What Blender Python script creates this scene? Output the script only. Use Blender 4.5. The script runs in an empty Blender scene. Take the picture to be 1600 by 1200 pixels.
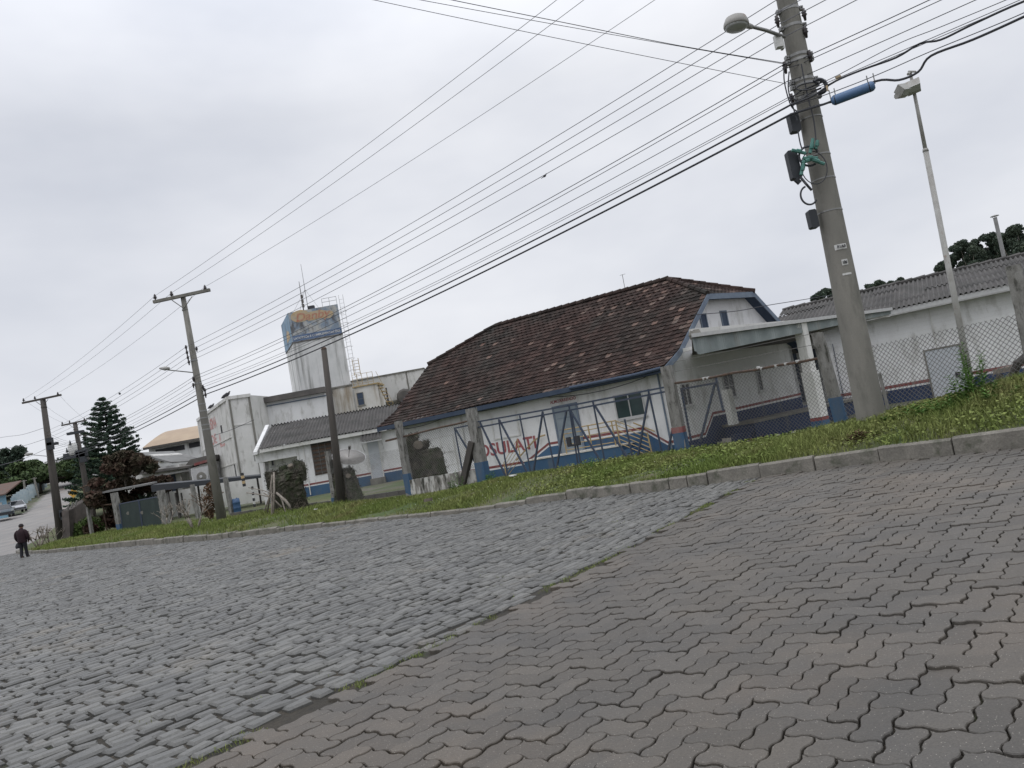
import bpy, math, random
import numpy as np
from mathutils import Vector, Matrix, Euler
random.seed(7); RNG = np.random.default_rng(7)
S = bpy.context.scene; COL = S.collection
R_ = math.radians
# ------------------------------------------------------------------ camera
FPX = 1200.0; PIT = R_(3.94); ROL = R_(-10.3); EYE = 1.55
cd = bpy.data.cameras.new('camera'); cam = bpy.data.objects.new('camera', cd); COL.objects.link(cam)
cd.sensor_fit = 'HORIZONTAL'; cd.sensor_width = 36.0; cd.lens = 36.0*FPX/1600.0
cd.clip_start = 0.05; cd.clip_end = 3000
CR = (Matrix.Rotation(math.pi/2+PIT, 4, 'X') @ Matrix.Rotation(ROL, 4, 'Z'))
cam.matrix_world = Matrix.Translation((0, 0, EYE)) @ CR
S.camera = cam
# ------------------------------------------------------------------ world: overcast
SUN_EL, SUN_AZ = R_(70), R_(200)       # azimuth measured clockwise from +Y
w = bpy.data.worlds.new('World'); S.world = w; w.use_nodes = True
nt = w.node_tree; nt.nodes.clear()
def N(t, **k):
    n = nt.nodes.new(t)
    for a, b in k.items(): setattr(n, a, b)
    return n
L = nt.links.new
out = N('ShaderNodeOutputWorld'); bg = N('ShaderNodeBackground')
sky = N('ShaderNodeTexSky'); sky.sky_type = 'NISHITA'; sky.sun_disc = False
sky.sun_elevation = SUN_EL; sky.sun_rotation = SUN_AZ; sky.dust_density = 4.0
tc = N('ShaderNodeTexCoord'); mp = N('ShaderNodeMapping'); mp.inputs['Scale'].default_value = (1.0, 1.0, 2.3)
mp.inputs['Location'].default_value = (3.3, .6, .4)
L(tc.outputs['Generated'], mp.inputs['Vector'])
no = N('ShaderNodeTexNoise'); no.inputs['Scale'].default_value = 1.5; no.inputs['Detail'].default_value = 5; no.inputs['Roughness'].default_value = .52
L(mp.outputs[0], no.inputs['Vector'])
cr = N('ShaderNodeValToRGB'); e = cr.color_ramp.elements
e[0].position = .32; e[0].color = (.575, .60, .665, 1); e[1].position = .68; e[1].color = (.84, .85, .885, 1)
L(no.outputs['Fac'], cr.inputs['Fac'])
sx = N('ShaderNodeSeparateXYZ'); L(tc.outputs['Generated'], sx.inputs[0])
mr = N('ShaderNodeMapRange'); mr.inputs['From Min'].default_value = .42; mr.inputs['From Max'].default_value = 1.0
mr.inputs['To Min'].default_value = 1.0; mr.inputs['To Max'].default_value = 2.3; L(sx.outputs['Z'], mr.inputs['Value'])
mu = N('ShaderNodeVectorMath', operation='SCALE'); L(cr.outputs[0], mu.inputs[0]); L(mr.outputs[0], mu.inputs['Scale'])
sc_ = N('ShaderNodeVectorMath', operation='SCALE'); sc_.inputs['Scale'].default_value = .09; L(sky.outputs[0], sc_.inputs[0])
mx = N('ShaderNodeMixRGB'); mx.inputs['Fac'].default_value = .93; L(sc_.outputs[0], mx.inputs[1]); L(mu.outputs[0], mx.inputs[2])
L(mx.outputs[0], bg.inputs['Color']); bg.inputs['Strength'].default_value = 1.0
L(bg.outputs[0], out.inputs[0])
sl = bpy.data.lights.new('sun', 'SUN'); sl.energy = 0.5; sl.angle = R_(50); sl.color = (1, .97, .93)
so = bpy.data.objects.new('sun', sl); COL.objects.link(so)
so.rotation_euler = (math.pi/2-SUN_EL, 0, math.pi-SUN_AZ)
so.location = (0, 0, 60)
S.view_settings.view_transform = 'Standard'; S.view_settings.look = 'None'
S.view_settings.exposure = 0.17; S.view_settings.gamma = 1
S.cycles.max_bounces = 5; S.cycles.transparent_max_bounces = 12

# ------------------------------------------------------------------ picture -> place
def ray(px, py):
    d = CR.to_3x3() @ Vector(((px-800)/FPX, (600-py)/FPX, -1.0)); return d
def at(px, py, Y):
    d = ray(px, py); return Vector((0, 0, EYE)) + d*(Y/d.y)
def roadz(x, y=0): return .05*(math.sqrt(x*x+1)+x)/2
def gr(px, py):                       # a pixel on the road surface
    d = ray(px, py); z = 0
    for _ in range(12):
        p = Vector((0, 0, EYE)) + d*((z-EYE)/d.z); z = roadz(p.x)
    return p
class Plane:
    """upright plane; ang>0: its right end comes nearer the camera"""
    def __init__(s, P, ang):
        a = R_(ang); s.P = Vector((P[0], P[1], 0)); s.u = Vector((math.cos(a), -math.sin(a), 0)); s.n = Vector((-math.sin(a), -math.cos(a), 0))
    def hit(s, px, py, off=0):
        d = ray(px, py); Q = s.P + s.n*off; t = ((Q-Vector((0, 0, EYE))).dot(s.n))/d.dot(s.n)
        return Vector((0, 0, EYE)) + d*t
    def sz(s, px, py, off=0):
        q = s.hit(px, py, off)-s.P-s.n*off; return q.dot(s.u), q.z
    def pt(s, a, z, off=0): 
        p = s.P + s.u*a + s.n*off; return Vector((p.x, p.y, z))

# ------------------------------------------------------------------ mesh builder
class MB:
    def __init__(s): s.v = []; s.f = []; s.m = []
    def add(s, vs, fs, mi=0):
        o = len(s.v); s.v += [tuple(v) for v in vs]; s.f += [tuple(i+o for i in f) for f in fs]; s.m += [mi]*len(fs); return s
    def hexa(s, b, t, mi=0):           # bottom 4, top 4
        return s.add(list(b)+list(t), [(3, 2, 1, 0), (4, 5, 6, 7), (0, 1, 5, 4), (1, 2, 6, 5), (2, 3, 7, 6), (3, 0, 4, 7)], mi)
    def box(s, c, size, M=None, mi=0):
        x, y, z = [q/2 for q in size]; c = Vector(c)
        vs = [Vector(q) for q in ((-x, -y, -z), (x, -y, -z), (x, y, -z), (-x, y, -z), (-x, -y, z), (x, -y, z), (x, y, z), (-x, y, z))]
        if M is not None: vs = [M @ q for q in vs]
        vs = [q+c for q in vs]; return s.hexa(vs[:4], vs[4:], mi)
    def slab(s, pl, s0, s1, z0, z1, o0, o1, mi=0):    # box in a Plane's frame, from offset o0 to o1
        if s0 > s1: s0, s1 = s1, s0
        b = [pl.pt(s0, z0, o1), pl.pt(s1, z0, o1), pl.pt(s1, z0, o0), pl.pt(s0, z0, o0)]
        t = [pl.pt(s0, z1, o1), pl.pt(s1, z1, o1), pl.pt(s1, z1, o0), pl.pt(s0, z1, o0)]
        return s.hexa(b, t, mi)
    def prism(s, pts, ext, mi=0):      # planar polygon extruded by vector
        pts = [Vector(p) for p in pts]; ext = Vector(ext); n = len(pts)
        nrm = Vector((0, 0, 0))
        for i in range(n): nrm += (pts[i]-pts[0]).cross(pts[(i+1) % n]-pts[0])
        if nrm.dot(ext) > 0: pts = pts[::-1]
        vs = pts+[p+ext for p in pts]
        fs = [tuple(range(n)), tuple(range(2*n-1, n-1, -1))]+[(i, i+n, (i+1) % n+n, (i+1) % n) for i in range(n)]
        return s.add(vs, fs, mi)
    def tube(s, pts, rad, n=8, cap=True, mi=0):
        pts = [Vector(p) for p in pts]
        if not hasattr(rad, '__len__'): rad = [rad]*len(pts)
        vs = []; up = None
        for i, p in enumerate(pts):
            d = (pts[min(i+1, len(pts)-1)]-pts[max(i-1, 0)]).normalized()
            if up is None: up = d.orthogonal().normalized()
            up = (up-d*up.dot(d))
            up = up.normalized() if up.length > 1e-6 else d.orthogonal().normalized()
            r = d.cross(up)
            for k in range(n):
                a = 2*math.pi*k/n; vs.append(p+(up*math.cos(a)+r*math.sin(a))*rad[i])
        fs = [(i*n+k, i*n+(k+1) % n, (i+1)*n+(k+1) % n, (i+1)*n+k) for i in range(len(pts)-1) for k in range(n)]
        if cap: fs += [tuple(range(n-1, -1, -1)), tuple(range((len(pts)-1)*n, len(pts)*n))]
        return s.add(vs, fs, mi)
    def bar(s, a, b, wd, mi=0):        # square bar
        a = Vector(a); b = Vector(b); d = (b-a).normalized(); up = Vector((0, 0, 1)) if abs(d.z) < .95 else Vector((0, 1, 0))
        r = d.cross(up).normalized()*wd/2; q = r.cross(d).normalized()*wd/2
        return s.hexa([a-r-q, a+r-q, a+r+q, a-r+q], [b-r-q, b+r-q, b+r+q, b-r+q], mi)
    def lathe(s, c, prof, n=16, M=None, mi=0):
        c = Vector(c); vs = []
        for r, z in prof:
            for k in range(n):
                a = 2*math.pi*k/n; q = Vector((r*math.cos(a), r*math.sin(a), z)); vs.append((M @ q if M is not None else q)+c)
        m = len(prof); fs = [(i*n+k, i*n+(k+1) % n, (i+1)*n+(k+1) % n, (i+1)*n+k) for i in range(m-1) for k in range(n)]
        if prof[0][0] > 1e-4: fs.append(tuple(range(n-1, -1, -1)))
        if prof[-1][0] > 1e-4: fs.append(tuple(range((m-1)*n, m*n)))
        return s.add(vs, fs, mi)
ROOT = {}
def props(o, label=None, cat=None, group=None, kind=None):
    for k, v in (('label', label), ('category', cat), ('group', group), ('kind', kind)):
        if v: o[k] = v
    return o
def thing(name, label, cat, loc, group=None):
    o = bpy.data.objects.new(name, None); COL.objects.link(o); o.location = loc; o.empty_display_size = .2
    ROOT[o] = Vector(loc); return props(o, label, cat, group)
def mesh_np(name, V, Fq, mats, smooth=False):
    me = bpy.data.meshes.new(name); V = np.asarray(V, dtype=np.float32); nv = len(V)
    me.vertices.add(nv); me.vertices.foreach_set('co', V.ravel())
    if isinstance(Fq, np.ndarray):
        k = Fq.shape[1]; nf = len(Fq); me.loops.add(nf*k); me.loops.foreach_set('vertex_index', Fq.ravel().astype(np.int32))
        me.polygons.add(nf); me.polygons.foreach_set('loop_start', np.arange(0, nf*k, k, dtype=np.int32)); me.polygons.foreach_set('loop_total', np.full(nf, k, dtype=np.int32))
    else:
        tot = np.array([len(f) for f in Fq], dtype=np.int32); idx = np.concatenate([np.asarray(f) for f in Fq]).astype(np.int32)
        me.loops.add(len(idx)); me.loops.foreach_set('vertex_index', idx); me.polygons.add(len(tot))
        me.polygons.foreach_set('loop_start', np.concatenate([[0], np.cumsum(tot)[:-1]]).astype(np.int32)); me.polygons.foreach_set('loop_total', tot)
    me.update(calc_edges=True)
    me.polygons.foreach_set('use_smooth', np.full(len(me.polygons), bool(smooth)))
    for m in (mats if isinstance(mats, (list, tuple)) else [mats]): me.materials.append(m)
    return me
def obj(name, mb, mats, parent=None, loc=None, smooth=False, label=None, cat=None, group=None, kind=None):
    """one mesh object; vertices are given in world space"""
    if parent is not None: base = ROOT[parent]
    else: base = Vector(loc) if loc is not None else Vector((0, 0, 0))
    if isinstance(mb, MB):
        V = np.array([tuple(v) for v in mb.v], dtype=np.float32); Fq = mb.f
    else: V, Fq = mb
    V = np.asarray(V, dtype=np.float32)-np.array(base, dtype=np.float32)
    me = mesh_np(name, V, Fq, mats, smooth)
    if isinstance(mb, MB) and any(mb.m): me.polygons.foreach_set('material_index', np.array(mb.m, dtype=np.int32))
    o = bpy.data.objects.new(name, me); COL.objects.link(o)
    if parent is not None: o.parent = parent; ROOT[o] = base
    else: o.location = base; ROOT[o] = base
    return props(o, label, cat, group, kind)

# ------------------------------------------------------------------ materials
def mat(name, c1, c2=None, scale=3.0, rough=.8, bump=0.0, bscale=30.0, stretch=(1, 1, 1), lo=.35, hi=.65, metal=0.0,
        grime=None, gscale=1.2, glo=.55, ghi=.75, gstretch=(1, 1, 1), island=0.0, spec=.5, alpha=1.0, trans=0.0, fine=0.0, detail=6):
    m = bpy.data.materials.new(name); m.use_nodes = True; nt = m.node_tree; nd = nt.nodes; lk = nt.links.new
    b = nd['Principled BSDF']; b.inputs['Roughness'].default_value = rough; b.inputs['Metallic'].default_value = metal
    b.inputs['Specular IOR Level'].default_value = spec
    if alpha < 1: b.inputs['Alpha'].default_value = alpha
    tc = nd.new('ShaderNodeTexCoord')
    def noise(sc, st, det=detail, ro=.6, loc=(0, 0, 0)):
        mp = nd.new('ShaderNodeMapping'); mp.inputs['Scale'].default_value = st; mp.inputs['Location'].default_value = loc
        lk(tc.outputs['Object'], mp.inputs[0]); n = nd.new('ShaderNodeTexNoise'); n.inputs['Scale'].default_value = sc
        n.inputs['Detail'].default_value = det; n.inputs['Roughness'].default_value = ro; lk(mp.outputs[0], n.inputs[0]); return n.outputs['Fac']
    def ramp(src, a, c):
        r = nd.new('ShaderNodeMapRange'); r.inputs['From Min'].default_value = a; r.inputs['From Max'].default_value = c; r.clamp = True
        lk(src, r.inputs['Value']); return r.outputs[0]
    def mix(f, a, c):
        x = nd.new('ShaderNodeMixRGB'); 
        if isinstance(f, float): x.inputs[0].default_value = f
        else: lk(f, x.inputs[0])
        for i, q in ((1, a), (2, c)):
            if isinstance(q, tuple): x.inputs[i].default_value = (*q, 1)
            else: lk(q, x.inputs[i])
        return x.outputs[0]
    col = c1
    if c2: col = mix(ramp(noise(scale, stretch), lo, hi), c1, c2)
    if grime: col = mix(ramp(noise(gscale, gstretch, 8, .65, (5, 3, 1)), glo, ghi), col, grime)
    if island or fine:
        val = None
        if island:
            g = nd.new('ShaderNodeNewGeometry'); r = nd.new('ShaderNodeMapRange'); lk(g.outputs['Random Per Island'], r.inputs[0])
            r.inputs['To Min'].default_value = 1-island; r.inputs['To Max'].default_value = 1+island; val = r.outputs[0]
        if fine:
            r2 = nd.new('ShaderNodeMapRange'); lk(noise(bscale*2, (1, 1, 1), 3, .7), r2.inputs[0]); r2.inputs['From Min'].default_value = .3; r2.inputs['From Max'].default_value = .7
            r2.inputs['To Min'].default_value = 1-fine; r2.inputs['To Max'].default_value = 1+fine
            if val: 
                mm = nd.new('ShaderNodeMath'); mm.operation = 'MULTIPLY'; lk(val, mm.inputs[0]); lk(r2.outputs[0], mm.inputs[1]); val = mm.outputs[0]
            else: val = r2.outputs[0]
        vm = nd.new('ShaderNodeVectorMath'); vm.operation = 'SCALE'
        if isinstance(col, tuple): vm.inputs[0].default_value = col
        else: lk(col, vm.inputs[0])
        lk(val, vm.inputs['Scale']); col = vm.outputs[0]
    if isinstance(col, tuple): b.inputs['Base Color'].default_value = (*col, 1)
    else: lk(col, b.inputs['Base Color'])
    if bump:
        bp = nd.new('ShaderNodeBump'); bp.inputs['Strength'].default_value = 1.0; bp.inputs['Distance'].default_value = bump
        lk(noise(bscale, (1, 1, 1), 6, .65), bp.inputs['Height']); lk(bp.outputs[0], b.inputs['Normal'])
    return m
M = {}
def wallmat(n, c1, c2, g, **k): 
    M[n] = mat(n, c1, c2, scale=.9, rough=.85, bump=.006, bscale=14, grime=g, gscale=2.2, glo=.53, ghi=.74, gstretch=(1, 1, .35), fine=.05, **k)
wallmat('white_wall', (.72, .72, .72), (.64, .64, .635), (.40, .395, .37))
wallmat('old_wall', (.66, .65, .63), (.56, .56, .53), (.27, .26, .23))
wallmat('blue_paint', (.034, .085, .165), (.05, .11, .19), (.10, .12, .14))
wallmat('navy_paint', (.022, .035, .08), (.03, .05, .11), (.08, .09, .11))
wallmat('red_paint', (.21, .055, .055), (.20, .075, .07), (.28, .22, .20))
M['letter_red'] = mat('letter_red', (.26, .045, .06), (.33, .13, .13), 6, .8)
M['faded_red'] = mat('faded_red', (.50, .16, .14), (.60, .50, .48), 3, .85)
M['tile'] = mat('clay_roof_tile', (.034, .023, .020), (.055, .034, .029), 1.6, .9, .004, 40, island=.42, grime=(.035, .034, .03), gscale=.5, glo=.45, ghi=.7, fine=.2, spec=.25)
M['tile_new'] = mat('clay_roof_tile_pale', (.125, .072, .055), (.105, .083, .070), 1.6, .9, .004, 40, island=.35, fine=.2)
M['asbestos'] = mat('fibre_cement_sheet', (.098, .093, .088), (.060, .057, .055), 1.3, .9, .006, 22, grime=(.05, .05, .046), gscale=1.1, glo=.48, ghi=.68, fine=.12)
M['fascia_sheet'] = mat('painted_sheet', (.27, .30, .30), (.21, .24, .24), 2, .6, 0, grime=(.2, .19, .17), gscale=2, gstretch=(1, 1, .3))
M['bluegrey'] = mat('blue_grey_paint', (.16, .20, .25), (.11, .14, .19), 3, .7, .002, 20, grime=(.08, .09, .1))
M['bargeblue'] = mat('dark_blue_board', (.030, .048, .085), (.045, .065, .10), 3, .75)
M['glass'] = mat('dark_window_glass', (.018, .022, .026), (.03, .034, .04), 1.5, .12, spec=.6)
M['frame'] = mat('window_frame_paint', (.5, .5, .49), (.42, .42, .42), 8, .6)
M['greydoor'] = mat('grey_door_paint', (.24, .28, .31), (.19, .23, .26), 3, .7, .001, grime=(.14, .15, .15))
M['paledoor'] = mat('pale_door_paint', (.50, .52, .55), (.43, .46, .49), 3, .7, grime=(.33, .33, .33))
M['greenglass'] = mat('green_window_glass', (.012, .03, .03), (.025, .05, .048), 2, .15)
M['yellow'] = mat('yellow_paint', (.42, .30, .13), (.33, .26, .15), 9, .6, grime=(.17, .10, .05), gscale=7)
M['concrete'] = mat('weathered_concrete', (.225, .215, .19), (.16, .155, .137), 2.2, .9, .004, 40, stretch=(1, 1, .25), grime=(.085, .085, .072), gscale=2.5, glo=.5, ghi=.72, gstretch=(1, 1, .3), fine=.1)
M['post'] = mat('lichen_concrete_post', (.26, .255, .24), (.17, .165, .15), 9, .92, .006, 60, stretch=(1, 1, .35), lo=.36, hi=.64, grime=(.06, .06, .05), gscale=11, glo=.50, ghi=.66, gstretch=(1, 1, .4), fine=.25)
M['wood'] = mat('grey_pole_wood', (.085, .075, .066), (.055, .05, .045), 6, .9, .004, 40, stretch=(1, 1, .1))
M['steel'] = mat('galvanised_steel', (.30, .30, .29), (.22, .22, .215), 6, .45, metal=.6)
M['lamp_metal'] = mat('lamp_pole_paint', (.38, .38, .36), (.28, .27, .25), 4, .55, grime=(.17, .10, .06), gscale=3.5, glo=.6, ghi=.7)
M['gate'] = mat('navy_gate_paint', (.022, .045, .085), (.05, .055, .075), 14, .6)
M['rust'] = mat('rusty_iron', (.05, .035, .028), (.12, .075, .05), 14, .85)
M['wire'] = mat('fence_wire', (.13, .125, .12), None, rough=.6)
M['cable'] = mat('black_cable', (.036, .038, .046), None, rough=.6)
M['alcable'] = mat('bare_cable', (.17, .17, .19), None, rough=.6)
M['blackbox'] = mat('black_plastic', (.022, .026, .032), None, rough=.55)
M['greenclip'] = mat('green_clamp_plastic', (.05, .17, .15), (.10, .24, .20), 20, .6)
M['splice'] = mat('blue_splice_plastic', (.07, .14, .27), (.09, .17, .31), 8, .5)
M['ceramic'] = mat('brown_insulator', (.035, .028, .028), None, rough=.3)
M['plate'] = mat('white_plate', (.62, .62, .60), (.5, .5, .48), 30, .6)
M['ink'] = mat('dark_ink', (.03, .03, .035), None, rough=.7)
M['lens'] = mat('lamp_lens', (.42, .43, .42), (.36, .37, .36), 5, .3)
M['bark'] = mat('mossy_bark', (.035, .032, .025), (.12, .108, .085), 5, .95, .05, 9, grime=(.035, .045, .02), gscale=3, glo=.45, ghi=.6, fine=.3)
M['cutwood'] = mat('weathered_cut_wood', (.17, .145, .115), (.11, .095, .075), 7, .9, .01, 20)
M['branch'] = mat('pale_dead_branch', (.29, .26, .22), (.18, .155, .13), 10, .9, .004, 30)
M['trunk'] = mat('trunk_bark', (.09, .075, .06), (.055, .048, .04), 5, .95, .02, 12)
def leaf(n, c, c2, isl=.4, tr=.0): M[n] = mat(n, c, c2, .8, .75, island=isl, spec=.25)
leaf('norfolk', (.030, .058, .040), (.05, .08, .048)); leaf('broadleaf', (.045, .075, .030), (.075, .105, .042)); leaf('darkleaf', (.030, .048, .036), (.048, .068, .045))
leaf('redleaf', (.085, .042, .034), (.05, .055, .032)); leaf('eucleaf', (.045, .068, .052), (.075, .095, .065)); leaf('moss', (.022, .023, .014), (.042, .040, .024))
leaf('weedleaf', (.085, .17, .035), (.11, .20, .05)); leaf('dryleaf', (.10, .055, .035), (.13, .09, .05)); leaf('bushleaf', (.06, .095, .025), (.08, .12, .035))
M['grass'] = mat('verge_grass_blades', (.135, .185, .045), (.20, .22, .075), .55, .8, island=.38, grime=(.22, .19, .09), gscale=.7, glo=.55, ghi=.75, spec=.2)
M['flower'] = mat('white_flowers', (.6, .6, .45), None, rough=.8)
M['soilgrass'] = mat('grassy_soil', (.055, .085, .022), (.10, .095, .05), 1.1, .95, .03, 9, grime=(.14, .11, .08), gscale=.6, glo=.58, ghi=.72, fine=.25)
M['ground'] = mat('yard_ground', (.14, .125, .105), (.085, .095, .05), .35, .95, .02, 6, grime=(.06, .085, .03), gscale=.25, glo=.5, ghi=.6, fine=.2)
M['street'] = mat('sandy_street_paving', (.25, .235, .22), (.19, .185, .18), .5, .85, .02, 7, grime=(.28, .22, .18), gscale=.2, fine=.15)
M['bed'] = mat('joint_soil', (.022, .021, .017), (.055, .046, .034), 2.2, .98, .01, 30, grime=(.035, .055, .014), gscale=1.0, glo=.6, ghi=.68, fine=.3)
M['kerb'] = mat('kerb_stone', (.235, .22, .19), (.16, .15, .13), 3, .92, .012, 18, grime=(.08, .085, .06), gscale=3, glo=.52, ghi=.68, fine=.2)
M['beige_roof'] = mat('tan_sheet_roof', (.42, .33, .235), (.36, .275, .20), .7, .8)
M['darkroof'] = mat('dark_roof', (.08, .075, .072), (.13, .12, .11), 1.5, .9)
M['greyroof'] = mat('grey_sheet_roof', (.22, .22, .215), (.16, .16, .155), 1.5, .8, grime=(.09, .09, .085))
M['greennet'] = mat('dark_green_screen', (.010, .022, .020), (.02, .036, .032), 1.5, .8)
M['signyellow'] = mat('sign_yellow', (.55, .52, .05), None, rough=.6); M['signblack'] = mat('sign_black', (.02, .02, .02), None, rough=.6)
M['lightblue'] = mat('light_blue_house_paint', (.20, .36, .48), (.25, .42, .53), 1, .8)
M['palepaint'] = mat('pale_fence_paint', (.30, .38, .42), (.4, .45, .46), 2, .8)
M['palewood'] = mat('weathered_picket', (.13, .11, .10), (.08, .07, .065), 3, .9)
M['jacket'] = mat('maroon_cloth', (.020, .006, .010), (.014, .005, .008), 8, .9); M['trouser'] = mat('black_cloth', (.014, .014, .018), None, rough=.9)
M['skin'] = mat('skin', (.33, .19, .13), None, rough=.6); M['hair'] = mat('cap_cloth', (.02, .014, .016), None, rough=.8)
M['carA'] = mat('dark_car_paint', (.05, .07, .085), None, rough=.3, metal=.2); M['carB'] = mat('silver_car_paint', (.38, .39, .41), None, rough=.3, metal=.3)
M['tyre'] = mat('tyre_rubber', (.018, .018, .018), None, rough=.9); M['redlamp'] = mat('red_lens', (.35, .02, .02), None, rough=.3)
M['bluebarrel'] = mat('blue_plastic', (.03, .08, .17), (.045, .10, .2), 4, .5); M['dish'] = mat('dish_mesh', (.42, .40, .37), (.34, .32, .30), 6, .6, alpha=.62)
M['skyblue'] = mat('faded_mural_blue', (.17, .27, .37), (.24, .33, .41), 1.1, .85, grime=(.10, .13, .17), gscale=1.4, glo=.5, ghi=.66, gstretch=(1, 1, .5))
M['mural'] = mat('mural_ground', (.40, .40, .38), (.20, .25, .31), 1.6, .85, lo=.42, hi=.58, grime=(.10, .10, .105), gscale=1.6, glo=.50, ghi=.62, gstretch=(1, 1, .45), fine=.2)
M['mural_y'] = mat('mural_yellow', (.50, .35, .17), (.40, .35, .27), 3.2, .85, grime=(.24, .22, .19), gscale=2.4, glo=.55, ghi=.68)
M['mural_r'] = mat('mural_red', (.38, .15, .10), (.42, .27, .19), 5, .85); M['mural_b'] = mat('mural_navy', (.08, .13, .24), (.13, .18, .27), 3, .85, grime=(.25, .26, .27), gscale=2)
M['rustwall'] = mat('rust_streaked_wall', (.62, .61, .58), (.50, .48, .43), 1.0, .85, .006, 14, grime=(.24, .18, .11), gscale=1.5, glo=.49, ghi=.70, gstretch=(1.6, 1.6, .14), fine=.06)
M['towerwall'] = mat('streaked_tower_wall', (.62, .62, .61), (.52, .53, .52), 1.0, .85, .006, 14, grime=(.16, .16, .145), gscale=1.3, glo=.50, ghi=.70, gstretch=(1.6, 1.6, .1), fine=.06)

def text(name, body, c, u, size, width, m, parent, depth=.006, shear=0):
    """flat raised lettering; c = lower left corner, u = reading direction, size = cap height, width = total"""
    cu = bpy.data.curves.new(name, 'FONT'); cu.body = body; cu.size = 1.0; cu.extrude = 0.004; cu.shear = shear; cu.offset = .02
    to = bpy.data.objects.new('t', cu); COL.objects.link(to); bpy.context.view_layer.update()
    me = bpy.data.meshes.new_from_object(to.evaluated_get(bpy.context.evaluated_depsgraph_get()))
    bpy.data.objects.remove(to)
    V = np.array([v.co[:] for v in me.vertices]); mn = V.min(0); mxx = V.max(0)
    V = (V-mn)/(mxx-mn+1e-9); V *= np.array([width, size, depth]); F_ = [tuple(p.vertices) for p in me.polygons]; bpy.data.meshes.remove(me)
    u = Vector(u).normalized(); up = Vector((0, 0, 1)); n = u.cross(up)
    W = np.outer(V[:, 0], u)+np.outer(V[:, 1], up)+np.outer(V[:, 2], n)+np.array(c)
    return obj(name, (W, F_), m, parent)
# ================================================================== THE GROUND
KP = [((-72, 125), .15, .4, 0), ((-58, 98), .15, .4, 0), ((-45, 75), .15, .4, 0), ((-36.5, 57), .15, .38, 0), ((-33.8, 51), .15, .36, 0), ((-31.6, 47.2), .15, .36, 0)]
for (px, py), kh, cz in [((62, 864), .15, .36), ((100, 862), .18, .36), ((200, 853), .2, .36), ((330, 843), .18, .4), ((480, 826), .12, .3), ((600, 812), .08, .4), ((700, 803), .08, .48),
                         ((800, 790), .10, .5), ((870, 781), .17, .5), ((1030, 765), .2, .5), ((1160, 747), .2, .56), ((1340, 724), .2, .8), ((1450, 712), .2, .92), ((1600, 695), .22, 1.02)]:
    p = gr(px, py); KP.append(((p.x, p.y), kh, cz, 1))
pe = Vector((KP[-1][0][0], KP[-1][0][1])); KP.append(((pe.x+1.6, pe.y-2.6), .22, 1.1, 1)); KP.append(((pe.x+5, pe.y-8), .22, 1.1, 1)); KP.append(((pe.x+20, pe.y-30), .22, 1.1, 1))
# resample the kerb line smoothly
def cr_spline(P, n=8):
    P = np.array(P, float); out = []
    for i in range(len(P)-1):
        p0 = P[max(i-1, 0)]; p1 = P[i]; p2 = P[i+1]; p3 = P[min(i+2, len(P)-1)]
        for k in range(n):
            t = k/n; out.append(.5*((2*p1)+(-p0+p2)*t+(2*p0-5*p1+4*p2-p3)*t*t+(-p0+3*p1-3*p2+p3)*t**3))
    out.append(P[-1]); return np.array(out)
raw = np.array([[a[0], a[1], kh, cz] for a, kh, cz, _ in KP])
KL = cr_spline(raw, 6)
KA = KL[:-1, :2]; KB = KL[1:, :2]
def kdist(X, Y):
    """signed distance behind the kerb, kerb height and crest height there"""
    X = np.asarray(X, float).ravel(); Y = np.asarray(Y, float).ravel(); best = np.full(X.shape, 1e9); sg = np.ones(X.shape); kh = np.zeros(X.shape); cz = np.zeros(X.shape)
    for i in range(len(KA)):
        a = KA[i]; b = KB[i]; d = b-a; l2 = d@d+1e-12
        t = np.clip(((X-a[0])*d[0]+(Y-a[1])*d[1])/l2, 0, 1); qx = X-a[0]-t*d[0]; qy = Y-a[1]-t*d[1]
        r = np.hypot(qx, qy); m = r < best-1e-9
        s = np.sign(d[0]*qy-d[1]*qx); best[m] = r[m]; sg[m] = np.where(s[m] == 0, 1, s[m])
        kh[m] = (KL[i, 2]+(KL[i+1, 2]-KL[i, 2])*t)[m]; cz[m] = (KL[i, 3]+(KL[i+1, 3]-KL[i, 3])*t)[m]
    return best*sg, kh, cz
def rz(X, Y):
    X = np.asarray(X, float); Y = np.asarray(Y, float)
    g = np.interp(Y, [50, 60, 75, 90, 110, 130, 160, 400], [0, .5, 1.7, 2.9, 5.2, 7.9, 11.5, 20])
    q = X/np.maximum(Y, 1); m = np.clip((-.47-q)/.09, 0, 1); m = m*m*(3-2*m)
    return .05*(np.sqrt(X*X+1)+X)/2*np.clip((60-Y)/40, 0, 1)+g*m
def gz_(X, Y):
    """ground height anywhere"""
    X = np.asarray(X, float); Y = np.asarray(Y, float); sh = X.shape
    d, kh, cz = kdist(X, Y); d = d.reshape(sh); kh = kh.reshape(sh); cz = cz.reshape(sh)
    r = rz(X, Y); hill = rz(X, Y)-rz(X*0+1e-6, Y)*0
    yard = np.interp(Y, [26, 38, 60], [0.0, .42, .5])+np.where(Y > 45, r, 0)
    crest = np.where(Y > 47, r+.2, cz)
    t1 = np.clip(d/2.4, 0, 1); t1 = np.sin(t1*math.pi/2); ver = (r+kh)*(1-t1)+crest*t1
    t2 = np.clip((d-3.3)/2.6, 0, 1); t2 = t2*t2*(3-2*t2); back = ver*(1-t2)+yard*t2
    return np.where(d < 0, r, back)
def G(x, y): return float(gz_(np.array([x]), np.array([y]))[0])
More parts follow.
